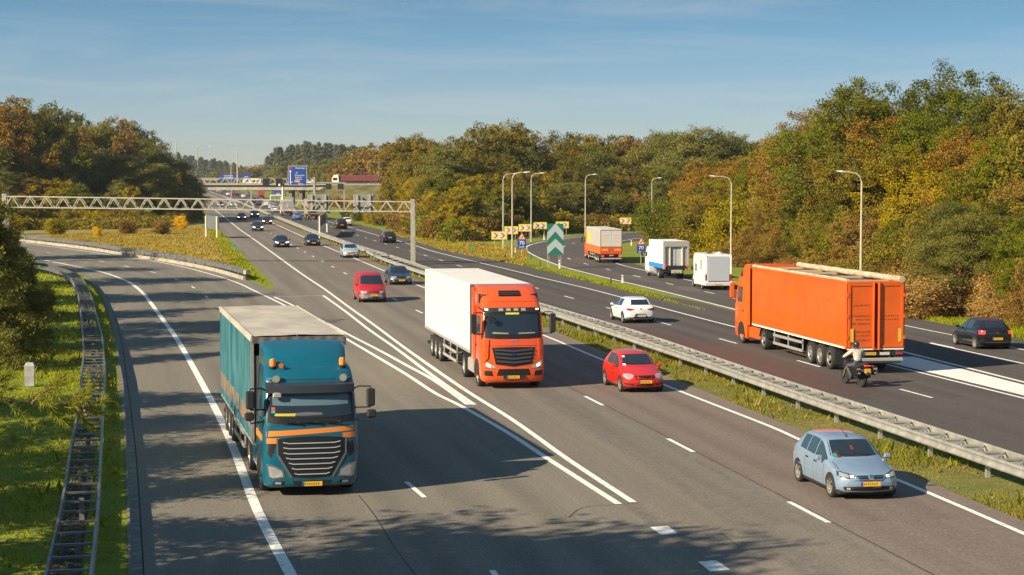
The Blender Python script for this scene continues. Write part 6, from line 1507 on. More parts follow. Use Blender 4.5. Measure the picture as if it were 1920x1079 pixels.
m = MB(); m.loft([[(-L_ / 2, y, .5), (-L_ / 2, y, 1.9), (-L_ / 2 + .25, y, 2.2), (-L_ / 2 + .45, y, 2.75), (-L_ / 2 + 1.9, y, 3.0), (-L_ / 2 + 2.1, y, .5)] for y in (0, 2.4)]); m.build('cab', mat('cab_palegreen', (.62, .66, .50), .5), s)
m = MB(); m.box(-L_ / 2 + .35, -L_ / 2 + 1.6, -.02, .01, 1.25, 1.95); m.build('side_window', M_glass, s); m = MB(); m.box(-L_ / 2 + .3, L_ / 2, .6, 1.8, .5, .95); m.build('chassis', M_chas, s)
m = MB(); m.box(-L_ / 2 + 2.7, L_ / 2, 0, 2.4, 1.0, 2.75)
for k in range(40):
    x = -L_ / 2 + 2.8 + k * (L_ - 2.9) / 40; m.box(x, x + .12, -.05, -.001, 1.1, 2.65)
m.build('container', mat('container_red', (.22, .05, .045), .7, var=.2), s)
for x in (-L_ / 2 + 1., L_ / 2 - 1.2, L_ / 2 - 2.5): m = MB(); m.lathe([(-.15, .48), (.15, .48)], 0, 0, 0, 'y', 14); o = m.build('wheel', M_tyre, s); o.location = (x, .2, .48)
s = side_vehicle('van', 'white van partly behind the big blue route sign on the overpass', 'van', 570, 588, DB + 2.5, [('body', -1.6, 1.4, .4, 1.35, 0, 1.9, whitep, .12), ('cab', 1.35, 2.0, .4, 1.0, .1, 1.8, whitep, .1)])
m = MB(); m.box(-.6, .4, -.02, .01, .9, 1.2); m.build('side_window', M_glass, s)
for x in (-1.1, 1.4): m = MB(); m.lathe([(-.1, .33), (.1, .33)], 0, 0, 0, 'y', 12); o = m.build('wheel', M_tyre, s); o.location = (x, .15, .33)

# ================================================================== LAMPS
M_pole = mat('lamp_pole', (.50, .45, .34), .5, .3, var=.15)
def lamp(label, px, foot, top, arm, r0=.085, group='street lamps beside the exit road', head=True, z0=0.):
    g = G(px, foot) if z0 == 0 else AT(px, 350, foot); g.z = z0; h = AT(px, top, g.y).z - z0; s = thing('street_lamp', label, 'street lamp', g, group=group)
    sx = 1 if arm > 0 else -1; w_ = abs(arm) * g.y / FPX
    m = MB(); pts = [(0, 0, 0), (0, 0, h * .5), (0, 0, h - .75)]; rr = [r0 * 1.3, r0, r0 * .75]
    if w_ > .3: pts += [(sx * .10, 0, h - .35), (sx * .38, 0, h - .10), (sx * .9, 0, h - .02), (sx * (w_ - .55), 0, h)]; rr += [r0 * .7, r0 * .65, r0 * .6, r0 * .5]
    else: pts += [(0, 0, h)]; rr += [r0 * .6]
    m.tube(pts, rr, 8); m.build('pole', M_pole, s, True)
    if head and w_ > .3:
        m = MB(); m.loft([[(sx * (w_ - .65) , -.05, h + .03), (sx * (w_ - .65), .05, h + .03), (sx * (w_ - .65), .05, h - .05), (sx * (w_ - .65), -.05, h - .05)], [(sx * (w_ - .35), -.14, h + .09), (sx * (w_ - .35), .14, h + .09), (sx * (w_ - .35), .14, h - .03), (sx * (w_ - .35), -.14, h - .03)], [(sx * w_, -.10, h + .08), (sx * w_, .10, h + .08), (sx * w_, .10, h + .02), (sx * w_, -.10, h + .02)]])
        m.build('lamp_head', mat('lamp_head', (.66, .64, .60), .4), s)
    else: m = MB(); m.lathe([(h, .10), (h + .25, .16), (h + .3, .02)], 0, 0, 0, 'z', 10); m.build('lamp_head', MATS['lamp_head'], s, True)
lamp('curved-arm street lamp behind the leftmost chevron boards, farther one of the close pair', 943.5, 467, 326, 30)
lamp('curved-arm street lamp on the grass nose between the chevron boards and the 70 sign', 960.5, 484, 323.5, 33)
lamp('curved-arm street lamp standing just left of the green and white chevron board', 996, 454, 325, 25)
lamp('curved-arm street lamp rising behind the grey and orange trailer', 1097.5, 447, 327.5, 22)
lamp('curved-arm street lamp at the far exit bend before the dark trees', 1222, 437, 334, 19)
lamp('street lamp with its arm pointing left, rising behind the white camper', 1370.5, 510, 331, -41, group='street lamps right of the exit road')
lamp('street lamp with its arm pointing left, rising behind the all-orange lorry', 1613.5, 566, 322.5, -47, group='street lamps right of the exit road')
lamp('tall thin lamp mast with flat arm before the left wood edge', 371.5, 410, 274.5, 26, .10, None)
lamp('pale mast lamp above the overpass, right of the wide blue sign', 445.3, DB + 10.5, 280, 0, .18, None, z0=6.25)
lamp('thin grey mast lamp in front of the wide blue sign', 433.5, 700, 294, 0, .14, None, z0=.0001)
lamp('thin mast lamp on the embankment right of the red container', 742.5, DB - 2, 297, 0, .16, None, z0=3.5)
lamp('faint thin mast behind the red container', 710, DB + 30, 306, 0, .13, None, z0=.0001)
lamp('thin mast sticking out above the left wood', 331, 600, 266, 0, .16, None, z0=.0001)

# ================================================================== ROAD SIGNS
M_sy = mat('sign_yellow2', (.58, .52, .02), .5); M_sr = mat('sign_red', (.42, .01, .02), .5); M_sg = mat('sign_green', (.003, .13, .09), .5); M_lg = mat('sign_lightgrey', (.33, .37, .40), .5)
M_sp = mat('sign_post', (.36, .34, .29), .6, .3); M_wh2 = mat('sign_white2', (.52, .50, .47), .5)
def chev_board(label, x0, y0, x1, y1, foot, rz=0.):
    g = G((x0 + x1) / 2, foot); a = AT(x0, y0, g.y); b = AT(x1, y1, g.y); hw = (b.x - a.x) / 2; h = a.z - b.z
    s = thing('chevron_board', label, 'sign', g, rz, 'yellow chevron boards on the exit bend')
    m = MB(); m.box(-hw, hw, 0, .05, b.z, a.z, .012); m.build('sign_board', M_sy, s)
    m = MB(); m.box(-hw * .86, hw * .86, -.006, -.001, b.z + h * .17, a.z - h * .17); m.build('white_field', M_wh2, s)
    m = MB(); w_ = hw * .26; z0 = b.z + h * .19; z1_ = a.z - h * .19; zm = (z0 + z1_) / 2
    for cx in (-hw * .48, hw * .40):
        m.poly([(cx - w_, -.007, z0), (cx - w_ + hw * .24, -.007, z0), (cx + w_ + hw * .1, -.007, zm), (cx - w_ + hw * .24, -.007, z1_), (cx - w_, -.007, z1_), (cx + w_ - hw * .14, -.007, zm)], .005, (0, -1, 0))
    m.build('red_arrows', M_sr, s)
    for x in (-hw * .6, hw * .6): m = MB(); m.tube([(x, .09, 0), (x, .09, a.z - .05)], .035, 6); m.build('post', M_sp, s)
chev_board('yellow board with two red chevrons, lowest and leftmost on the exit bend', 921.4, 434.5, 951, 449.8, 469)
chev_board('yellow board with red chevrons crossed by the nearest lamp pole', 945.9, 424.7, 971.3, 439.6, 459)
chev_board('yellow board with two red chevrons above the triangular sheep-like warning sign', 972.4, 420.7, 997.8, 434.5, 452)
chev_board('yellow board with two red chevrons just left of the green chevron board', 999.9, 417, 1025.4, 430, 444)
chev_board('yellow board with red chevrons half behind the green chevron board', 1042, 415.8, 1066.7, 428.4, 442)
chev_board('yellow board with red chevrons standing alone right of the grey and orange trailer', 1162, 408.6, 1183.7, 420.7, 434)
bpy.data.objects['chevron_board.002']['label'] = 'yellow board with two red chevrons above the left 70 sign'
g = G(1038, 503.8); a = AT(1026, 419.9, g.y); b = AT(1056.5, 477.7, g.y); hw = (b.x - a.x) / 2; h = a.z - b.z
s = thing('chevron_board', 'tall green and pale grey chevron board pointing up at the exit nose', 'sign', ((a.x + b.x) / 2, g.y, 0), .03)
m = MB(); m.box(-hw, hw, 0, .06, b.z, a.z); m.build('sign_board', M_lg, s)
m = MB(); c = h / 2.9
for k, z in enumerate((a.z, a.z - h * .60, )):
    pass
def gpoly(P): m.poly([(x * hw, -.008, b.z + zz * h) for x, zz in P], .006, (0, -1, 0))
gpoly([(-1, 1), (-.08, 1), (-1, .72)]); gpoly([(.08, 1), (1, 1), (1, .72)])
gpoly([(-1, .45), (0, .75), (1, .45), (1, .27), (0, .52), (-1, .27)]); gpoly([(-1, 0), (-.85, 0), (.85, 0), (1, .01), (0, .25)])
m.build('green_chevrons', M_sg, s)
for x in (-hw * .95, -hw * .75, hw * .45, hw * .7): m = MB(); m.tube([(x, .10, 0), (x, .10, a.z - .2)], .03, 6); m.build('post', M_sp, s)
def sign70(label, x0, x1, y0, ym, y1, foot):
    g = G((x0 + x1) / 2, foot); a = AT(x0, y0, g.y); mm = AT(x0, ym, g.y); b = AT(x1, y1, g.y); hw = (b.x - a.x) / 2; s = thing('speed_sign', label, 'sign', g, 0, 'blue 70 advisory speed signs')
    m = MB(); m.box(-hw, hw, 0, .03, b.z, mm.z - .02); m.build('speed_panel', M_sblue, s)
    text('lettering', '70', (mm.z - b.z) * .62, s, M_sw, (0, -.008, b.z + (mm.z - b.z) * .62), RX); text('lettering', 'km/h', (mm.z - b.z) * .30, s, M_sw, (0, -.008, b.z + (mm.z - b.z) * .17), RX)
    m = MB(); m.poly([(-hw, .03, mm.z), (hw, .03, mm.z), (0, .03, a.z)], .03, (0, -1, 0)); m.build('warning_triangle', M_sr, s)
    m = MB(); ht = a.z - mm.z; m.poly([(-hw * .68, -.003, mm.z + ht * .12), (hw * .68, -.003, mm.z + ht * .12), (0, -.003, a.z - ht * .2)], .005, (0, -1, 0)); m.build('triangle_field', M_wh2, s)
    m = MB(); z = mm.z + ht * .2; m.poly([(-hw * .30, -.010, z), (hw * .05, -.010, z + ht * .03), (hw * .32, -.010, z + ht * .25), (hw * .15, -.010, z + ht * .32), (-hw * .05, -.010, z + ht * .12), (-hw * .25, -.010, z + ht * .14)], .004, (0, -1, 0)); m.build('pictogram', M_blk, s)
    m = MB(); m.tube([(0, .08, 0), (0, .08, a.z - .15)], .04, 6); m.build('post', M_sp, s)
sign70('blue 70 km/h sign under a warning triangle, left of the green chevron board', 970.3, 986.6, 435.6, 450, 466, 482.4)
sign70('blue 70 km/h sign under a warning triangle, left of the box lorry', 1194, 1210, 444.5, 459.5, 475, 494)
def peg(nm, label, px, foot, hpx, m_, w_=.06, cat='marker post', cap=None, grp=None):
    g = G(px, foot); h = hpx * g.y / FPX; s = thing(nm, label, cat, g, group=grp)
    m = MB(); m.loft([[(-w_, -.03, 0), (w_, -.03, 0), (w_, .03, 0), (-w_, .03, 0)], [(-w_ * .85, -.025, h * .93), (w_ * .85, -.025, h * .93), (w_ * .85, .025, h), (-w_ * .85, .025, h)]]); m.build('post', m_, s)
    m = MB(); m.box(-w_ * .6, w_ * .6, -.036, -.031, h * .72, h * .86); m.build('reflector', cap or M_red, s)
M_pw = mat('peg_white', (.72, .70, .62), .6); M_pd = mat('peg_dark', (.05, .035, .03), .7)
DG = 'dark marker posts along the exit'; WG = 'white marker posts along the exit road'
peg('marker_post', 'dark marker post in the grass left of the nearest lamp foot', 948, 482.4, 6.5, M_pd, grp=DG)
peg('marker_post', 'dark marker post right of the left 70 sign', 996, 487, 10, M_pd, .05, grp=DG)
peg('marker_post', 'dark marker post below left of the green chevron board', 1013, 501, 12, M_pd, .05, grp=DG)
peg('marker_post', 'dark red-brown marker post in the yellow flowers of the exit nose', 1145.6, 534, 15, M_pd, .06, grp=DG)
peg('marker_post', 'dark marker post in the verge before the bushes right of the gantry leg', 786, 448, 11, M_pd, .07, grp=DG)
peg('marker_post', 'dark marker post in the verge under the gantry right of the navy estate', 665, 418, 9, M_pd, .08, grp=DG)
peg('marker_post', 'dark marker post in the bright grass left of the main carriageway', 416.5, 446, 9, M_pd, .07, grp=DG)
peg('marker_post', 'white marker post by the foot of the green chevron board', 1048.8, 504, 16, M_pw, .06, grp=WG)
peg('marker_post', 'white marker post behind the left 70 sign', 966, 475.3, 10, M_pw, grp=WG)
peg('marker_post', 'white marker post between the chevron boards at the bend edge', 1019.9, 450.8, 10.5, M_pw, .08, grp=WG)
peg('marker_post', 'white marker post right of the grey and orange trailer', 1183.7, 461, 10, M_pw, .07, grp=WG)
peg('marker_post', 'white marker post nearest the camera on the exit nose', 1167, 531, 15, M_pw, .07, grp=WG)
def hecto(label, px, foot, ytop, wpx, hpx):
    g = G(px, foot); k = g.y / FPX; zt_ = AT(px, ytop, g.y).z; s = thing('distance_sign', label, 'sign', g, group='small green distance signs')
    m = MB(); m.box(-wpx * k / 2, wpx * k / 2, 0, .03, zt_ - hpx * k, zt_); m.build('sign_plate', mat('hecto_green', (.01, .24, .13), .5), s)
    m = MB(); m.box(-.035, .035, .035, .08, 0, zt_ - .05); m.build('post', M_sp, s)
hecto('small green distance sign in the grass strip left of the main carriageway', 439.5, 473, 458, 8, 5)
hecto('small green distance sign standing among the rungs of the left guardrail', 163.5, 572, 553, 12, 9)
hecto('small green distance sign in the flowers right of the gantry leg', 885, 471, 460, 6.5, 4.5)
hecto('small green distance sign before the bushes left of the gantry leg', 717, 432, 424, 5, 4)
g = G(56, 724); k = g.y / FPX; s = thing('concrete_post', 'weathered pale concrete post standing in the left verge', 'post', g, .15)
m = MB(); w_ = 9.5 * k; h = 44 * k; m.loft([[(-w_ * .9, -w_ * .8, 0), (w_ * .9, -w_ * .8, 0), (w_ * .9, w_ * .8, 0), (-w_ * .9, w_ * .8, 0)], [(-w_ * .97, -w_ * .85, h * .88), (w_ * .97, -w_ * .85, h * .88), (w_ * .97, w_ * .85, h * .88), (-w_ * .97, w_ * .85, h * .88)], [(-w_ * .7, -w_ * .6, h), (w_ * .7, -w_ * .6, h), (w_ * .7, w_ * .6, h), (-w_ * .7, w_ * .6, h)]])
m.build('shaft', mat('old_concrete', (.40, .39, .38), .9, var=.3, scale=4., bump=.4, bscale=15.), s)

# ================================================================== TREES
rt_ = np.random.RandomState(11)
def leaf_quads(C, N, s, rs_):
    """quads at points C with normals N and half sizes s"""
    n = len(C); r = rs_.normal(size=(n, 3)); a = np.cross(N, r); a /= np.linalg.norm(a, axis=1)[:, None] + 1e-9; b = np.cross(N, a)
    s = s[:, None]; a = a * s; b = b * s * rs_.uniform(.5, 1, (n, 1))
    v = np.stack([C - a, C - b * .9 + a * .15, C + a, C + b * .9 + a * .15], 1)
    return v.reshape(-1, 3)
def limb(mb, p, q, r0, r1, bend=.12):
    p = Vector(p); q = Vector(q); mid = p.lerp(q, .5) + Vector((rnd.uniform(-1, 1), rnd.uniform(-1, 1), rnd.uniform(0, 1))) * (q - p).length * bend
    mb.tube([p, mid, q], [r0, (r0 + r1) / 2, r1], 6, False)
def make_tree_mesh(kind, seed, nclump, nleaf, ls):
    """unit tree, height 1; returns crown mesh, trunk mesh"""
    rs_ = np.random.RandomState(seed); rnd.seed(seed); T = MB(); cl = []
    if kind == 'broad':      # rounded, several lobes
        base = rs_.uniform(.16, .26); tops = []
        nl = 6 + seed % 3
        for k in range(nl):
            a = 2 * math.pi * k / nl + rs_.uniform(-.4, .4); rr = rs_.uniform(.12, .26); z = rs_.uniform(.48, .78); tops.append((rr * math.cos(a), rr * math.sin(a), z, rs_.uniform(.14, .21)))
        tops += [(rs_.uniform(-.08, .08), rs_.uniform(-.08, .08), .82, .165), (rs_.uniform(-.1, .1), rs_.uniform(-.1, .1), .58, .22)]
        for k in range(5): a = rs_.uniform(0, 6.28); tops.append((.20 * math.cos(a), .20 * math.sin(a), rs_.uniform(.28, .44), rs_.uniform(.12, .17)))
        for (x, y, z, r) in tops:
            m_ = int(nclump / len(tops)); d = rs_.normal(size=(m_, 3)); d /= np.linalg.norm(d, axis=1)[:, None]; d *= rs_.uniform(.45, 1.16, (m_, 1)) ** .6 * r
            cl += [(x + q[0], y + q[1], z + q[2] * .8, rs_.uniform(.014, .030)) for q in d]
            limb(T, (0, 0, base + rs_.uniform(0, .15)), (x * .85, y * .85, z), .015, .005)
            for b_ in range(4): e_ = rs_.normal(size=3); e_ /= np.linalg.norm(e_); limb(T, (x * .7, y * .7, z - r * .3), (x + e_[0] * r, y + e_[1] * r, z + abs(e_[2]) * r * .8), .006, .002)
        T.tube([(0, 0, -.02), (.01, .0, base * .6), (0, .01, base + .12), (.01, 0, .6)], [.028, .020, .015, .006], 8, False)
    elif kind == 'shrub':    # multi-stem, down to the ground, ragged
        for k in range(9):
            a = rs_.uniform(0, 6.28); rr = rs_.uniform(.1, .42); z = rs_.uniform(.35, .95) * (1 - rr * .7); x, y = rr * math.cos(a), rr * math.sin(a); r = rs_.uniform(.17, .27); m_ = nclump // 9
            limb(T, (x * .2, y * .2, -.02), (x, y, z * .8), .012, .004)
            t = rs_.uniform(0, 1, m_); d = rs_.normal(size=(m_, 3)) * .42 * r
            cl += [(x * (.4 + .6 * t[i]) + d[i][0], y * (.4 + .6 * t[i]) + d[i][1], max(.03, z * t[i] ** .7 + d[i][2]), .05) for i in range(m_)]
    elif kind == 'pine':     # scots pine: bare lower trunk, flat cloudy tufts
        T.tube([(0, 0, -.02), (.01, .01, .35), (-.01, 0, .7), (0, 0, .95)], [.022, .017, .011, .004], 8, False)
        for k in range(22):
            z = .30 + .68 * (k / 21) ** .9; a = k * 2.4 + rs_.uniform(-.4, .4); rr = (.30 * (1 - ((z - .45) / .62) ** 2) if z > .45 else .26) * rs_.uniform(.55, 1.1); x, y = rr * math.cos(a), rr * math.sin(a); zz = z + rs_.uniform(-.01, .05)
            limb(T, (0, 0, z - .04), (x, y, zz), .007, .003); m_ = nclump // 22; d = rs_.normal(size=(m_, 3)) * (.065, .065, .028)
            cl += [(x + q[0], y + q[1], zz + q[2], .030) for q in d]
    elif kind == 'youngpine':   # pine branched to the ground, ragged tufts
        T.tube([(0, 0, -.02), (.01, .01, .45), (0, 0, .97)], [.022, .013, .004], 8, False)
        for k in range(46):
            z = .03 + .95 * (k / 45); a = k * 2.4 + rs_.uniform(-.5, .5); rr = (.36 * (1 - z) ** .7 + .03) * rs_.uniform(.55, 1.2); x, y = rr * math.cos(a), rr * math.sin(a); zz = z + rs_.uniform(-.02, .05)
            limb(T, (0, 0, max(0, z - .03)), (x, y, zz), .006, .0025); m_ = nclump // 46
            for t in rs_.uniform(.3, 1.08, m_): cl.append((x * t + rs_.normal() * .028, y * t + rs_.normal() * .028, z + (zz - z) * t + rs_.normal() * .022, .020))
    elif kind == 'spruce':   # narrow spire
        T.tube([(0, 0, -.02), (0, 0, .98)], [.016, .003], 6, False)
        for k in range(nclump):
            z = rs_.uniform(.06, 1.0); rr = (.19 * (1 - z) ** .85 + .006) * (rs_.uniform(.25, 1) ** .5) * (1 + .25 * math.sin(z * 60)); a = rs_.uniform(0, 6.28); cl.append((rr * math.cos(a), rr * math.sin(a), z - rr * .25, .018))
    cl = np.array(cl); n = len(cl); per = max(1, nleaf // n)
    off = np.clip(rs_.normal(size=(n, per, 3)), -1.7, 1.7) * cl[:, None, 3:4] * (1, 1, .7 if kind != 'pine' else .55)
    C = (cl[:, None, :3] + off).reshape(-1, 3); ctr = np.array([0, 0, .5]); N = C - ctr; N /= np.linalg.norm(N, axis=1)[:, None] + 1e-6
    N = N * .9 + rs_.normal(size=N.shape) * .75 + np.array([0, 0, .25]); N /= np.linalg.norm(N, axis=1)[:, None]
    C[:, 2] = np.maximum(C[:, 2], .012)
    v = leaf_quads(C, N, ls * rs_.uniform(.55, 1.25, len(C)), rs_)
    cm = mesh_np('crown', v, np.arange(len(v)).reshape(-1, 4)); tm = T.mesh('trunk', True); return cm, tm
LM = {
 'green': leaf_mat('leaf_green', (.060, .095, .012), (.12, .145, .016), (.21, .20, .025), .32),
 'dark green': leaf_mat('leaf_darkgreen', (.048, .068, .014), (.085, .105, .020), (.15, .15, .026), .36),
 'olive': leaf_mat('leaf_olive', (.085, .088, .018), (.155, .14, .026), (.25, .205, .04), .32),
 'yellow-green': leaf_mat('leaf_yellowgreen', (.11, .12, .008), (.23, .20, .010), (.36, .29, .02)),
 'rust-orange': leaf_mat('leaf_rust', (.10, .075, .016), (.19, .12, .022), (.27, .165, .03)),
 'brownish': leaf_mat('leaf_brown', (.10, .072, .022), (.19, .13, .04), (.28, .20, .07), .3),
 'yellow': leaf_mat('leaf_yellow', (.30, .20, .010), (.50, .36, .012), (.62, .45, .02)),
 'blue-green': leaf_mat('leaf_pine', (.085, .100, .034), (.135, .150, .048), (.22, .21, .068), .35),
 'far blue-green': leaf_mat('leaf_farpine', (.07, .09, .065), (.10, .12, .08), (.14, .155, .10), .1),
 'straw': leaf_mat('leaf_straw', (.18, .13, .05), (.30, .21, .09), (.40, .29, .13)),
}
M_bark = mat('bark', (.11, .085, .06), .95, var=.4, scale=6., bump=.4, bscale=20.)
M_barkp = mat('pine_bark', (.20, .11, .06), .95, var=.4, scale=6.)
TM = {}
def tmesh(kind, q, v):
    k = (kind, q, v)
    if k not in TM:
        nc, nl, ls = {('broad', 'n'): (560, 66000, .0060), ('broad', 'm'): (420, 25000, .0098), ('broad', 'f'): (300, 5200, .021), ('shrub', 'n'): (650, 28000, .0115), ('shrub', 'm'): (300, 7000, .024), ('shrub', 'f'): (200, 3000, .034),
                      ('pine', 'n'): (1300, 46000, .0065), ('pine', 'm'): (800, 18000, .0105), ('pine', 'f'): (400, 5000, .018), ('youngpine', 'n'): (1500, 50000, .0075), ('spruce', 'm'): (900, 9000, .012), ('spruce', 'f'): (600, 4000, .016)}[(kind, q)]
        TM[k] = make_tree_mesh(kind, 100 + v * 7 + len(kind), nc, nl, ls)
    return TM[k]
ORD = ['', 'first', 'second', 'third', 'fourth', 'fifth', 'sixth', 'seventh', 'eighth', 'ninth', 'tenth', 'eleventh', 'twelfth', 'thirteenth', 'fourteenth', 'fifteenth', 'sixteenth', 'seventeenth', 'eighteenth', 'nineteenth', 'twentieth']
TENS = {2: 'twenty', 3: 'thirty', 4: 'forty', 5: 'fifty', 6: 'sixty'}
def ordw(n): return ORD[n] if n <= 20 else (TENS[n // 10] + '-' + ORD[n % 10] if n % 10 else TENS[n // 10][:-1] + 'ieth')
def tree(x, y, h, kind, hue, wf, label, group=None, q=None, z=0., nm=None, rot=None, v=None):
    q = q or ('n' if y < 175 else ('m' if y < 420 else 'f'))
    if kind == 'spruce' and q == 'n': q = 'm'
    cm, tm = tmesh(kind, q, rnd.randrange(4) if v is None else v)
    nm = nm or {'broad': 'broadleaf_tree', 'shrub': 'bush', 'pine': 'pine_tree', 'youngpine': 'pine_tree', 'spruce': 'spruce_tree'}[kind]
    root = thing(nm, label, 'bush' if kind == 'shrub' else 'tree', (x, y, z), rnd.uniform(0, 6.28) if rot is None else rot, group)
    root.scale = (h * wf, h * wf, h)
    c = obj('crown', cm, root)
    if len(cm.materials) == 0: cm.materials.append(LM['green'])
    c.material_slots[0].link = 'OBJECT'; c.material_slots[0].material = LM[hue]
    t = obj('trunk' if kind != 'shrub' else 'stems', tm, root)
    if len(tm.materials) == 0: tm.materials.append(M_barkp if kind == 'pine' else M_bark)
    return root
KN = {'broad': 'broadleaf', 'shrub': 'bush', 'pine': 'pine', 'spruce': 'spruce'}
def row(wood, rowname, base, top, n, pal, kinds, wf=(.95, 1.3), dy=0, jit=6., q=None, hmin=2., sky_j=.06, seed=0):
    """n trees between the first and last pixel x of base; base/top: polylines px -> ground row / crown-top row"""
    rnd.seed(seed); x0, x1 = base[0][0], base[-1][0]
    for i in range(n):
        px = x0 + (x1 - x0) * (i + .5 + rnd.uniform(-.3, .3)) / n
        d = D(float(np.interp(px, [b[0] for b in base], [b[1] for b in base]))) + dy + rnd.uniform(0, jit)
        py = float(np.interp(px, [b[0] for b in top], [b[1] for b in top])); p = AT(px, py, d)
        h = max(hmin, p.z * (1 + rnd.uniform(-sky_j, sky_j * .4))); hue = rnd.choice(pal); kind = rnd.choice(kinds)
        if hue == 'blue-green' and kind == 'broad': kind = 'pine'
        if kind == 'pine' and hue not in ('blue-green', 'dark green'): hue = 'blue-green'
        tree(p.x, d, h / .96, kind, hue, rnd.uniform(*wf), f'{hue} {KN[kind]}{" tree" if kind != "shrub" else ""}, {ordw(i + 1)} from left, {rowname} of {wood}', 'trees and bushes of ' + wood, q)
W_R = 'the right-hand wood'; W_M = 'the exit-bend wood'; W_L = 'the left wood'; W_F = 'the wood past the overpass'
# right-hand wood, front to back
rb = [(1405, 497), (1500, 540), (1600, 560), (1700, 574), (1800, 590), (1860, 602), (1960, 628)]
row(W_R, 'low front row', rb, [(1405, 440), (1500, 470), (1600, 480), (1700, 470), (1800, 480), (1960, 500)], 20, ['olive', 'brownish', 'straw', 'green', 'olive', 'brownish'], ['shrub'], (1.1, 1.7), 1.5, 2.5, hmin=1.2, seed=1)
row(W_R, 'second row', rb, [(1405, 380), (1500, 385), (1600, 395), (1700, 400), (1800, 380), (1960, 395)], 16, ['olive', 'green', 'brownish', 'green', 'dark green', 'olive'], ['broad', 'broad', 'shrub'], (.9, 1.3), 5, 3, seed=2, sky_j=.2)
row(W_R, 'third row', rb, [(1405, 320), (1470, 300), (1560, 290), (1700, 300), (1800, 290), (1960, 280)], 14, ['green', 'olive', 'brownish', 'dark green', 'yellow-green', 'olive'], ['broad'], (.9, 1.2), 10, 5, seed=3, sky_j=.2)
row(W_R, 'fourth row', rb, [(1405, 290), (1470, 255), (1530, 240), (1620, 225), (1700, 210), (1800, 220), (1960, 215)], 14, ['green', 'rust-orange', 'green', 'olive', 'green', 'olive'], ['broad'], (.9, 1.15), 18, 6, seed=4, sky_j=.2)
row(W_R, 'back row', rb, [(1405, 290), (1470, 240), (1545, 205), (1600, 160), (1700, 150), (1760, 148), (1830, 178), (1870, 172), (1960, 172)], 13, ['dark green', 'olive', 'olive', 'green', 'brownish', 'dark green'], ['broad'], (.75, 1.0), 30, 7, seed=5, sky_j=.20)
p = AT(1600, 158, 150); tree(p.x, 150, p.z, 'broad', 'dark green', 1.15, 'wide dark green oak, highest at the left end of the right-hand wood', q='n', v=1)
p = AT(1690, 205, 146); tree(p.x, 146, p.z, 'broad', 'rust-orange', 1.2, 'big rust-orange oak high in the middle of the right-hand wood', q='n', v=2)
p = AT(1700, 470, 116); tree(p.x, 113, 3.2, 'shrub', 'straw', 2.2, 'straw-coloured dry bush behind the tail of the all-orange lorry', q='n')
p = AT(1880, 455, 103); tree(p.x, D(596), p.z * 1.2, 'pine', 'blue-green', 1.3, 'low blue-green pine at the right frame edge behind the black hatchback', q='n')
p = AT(1870, 400, 110); tree(p.x, D(588) + 6, p.z, 'pine', 'blue-green', 1.2, 'taller blue-green pine at the right frame edge above the low one', q='n')
row('the right-edge wood', 'near row', [(1990, 634), (2260, 700)], [(1990, 400), (2260, 380)], 7, ['olive', 'green', 'brownish'], ['broad'], (.9, 1.2), 3, 5, q='m', seed=31)
row('the right-edge wood', 'far row', [(1990, 634), (2260, 700)], [(1990, 170), (2260, 150)], 6, ['olive', 'dark green', 'green'], ['broad'], (.85, 1.1), 22, 8, q='m', seed=32)
# big bush in the exit bend
for px, ft, tp, hue, wf, lab in ((1262, 470, 352, 'green', 1.25, 'big green bush in the exit bend, directly above the box lorry'), (1312, 482, 335, 'olive', 1.15, 'olive bush above the camper in the exit bend'), (1365, 492, 345, 'yellow-green', 1.1, 'yellow-green bush behind the arm-left lamp in the exit bend'), (1250, 462, 390, 'yellow-green', 1.3, 'low yellow-green bush hiding the pale lorry on the exit bend'), (1400, 500, 400, 'brownish', 1.2, 'brownish bush at the orange cab roof beside the exit road')):
    g = G(px, ft); tree(g.x, g.y, AT(px, tp, g.y).z, 'shrub', hue, wf, lab, q='n')
row(W_R, 'left shoulder', [(1290, 474), (1440, 512)], [(1290, 335), (1360, 315), (1440, 300)], 6, ['green', 'olive', 'rust-orange', 'green'], ['broad'], (1.0, 1.3), 12, 10, q='n', seed=6)
# wood behind the exit bend
mbase = [(640, 408), (700, 422), (790, 447), (850, 455), (905, 452), (960, 446), (1040, 438), (1200, 432), (1330, 430)]
row(W_M, 'low front row', mbase, [(640, 388), (735, 388), (760, 372), (790, 385), (900, 400), (1000, 390), (1200, 395), (1330, 395)], 34, ['olive', 'brownish', 'green', 'yellow-green', 'brownish', 'dark green'], ['shrub'], (1.0, 1.6), 2, 5, hmin=1.5, seed=7)
mbase = [(765, 440)] + mbase[2:]
row(W_M, 'second row', mbase, [(765, 360), (790, 360), (900, 350), (1000, 345), (1200, 350), (1330, 340)], 26, ['olive', 'green', 'dark green', 'brownish', 'blue-green', 'yellow-green'], ['shrub', 'broad', 'broad'], (.95, 1.25), 10, 8, seed=8)
row(W_M, 'third row', mbase, [(640, 345), (750, 330), (850, 320), (1000, 315), (1200, 310), (1330, 305)], 22, ['olive', 'green', 'blue-green', 'dark green', 'olive', 'yellow-green'], ['broad'], (.95, 1.2), 24, 10, seed=9)
row(W_M, 'fourth row', mbase, [(640, 310), (700, 295), (800, 290), (900, 285), (1000, 290), (1200, 285), (1330, 290)], 20, ['rust-orange', 'olive', 'dark green', 'blue-green', 'olive'], ['broad'], (.95, 1.2), 42, 12, seed=10)
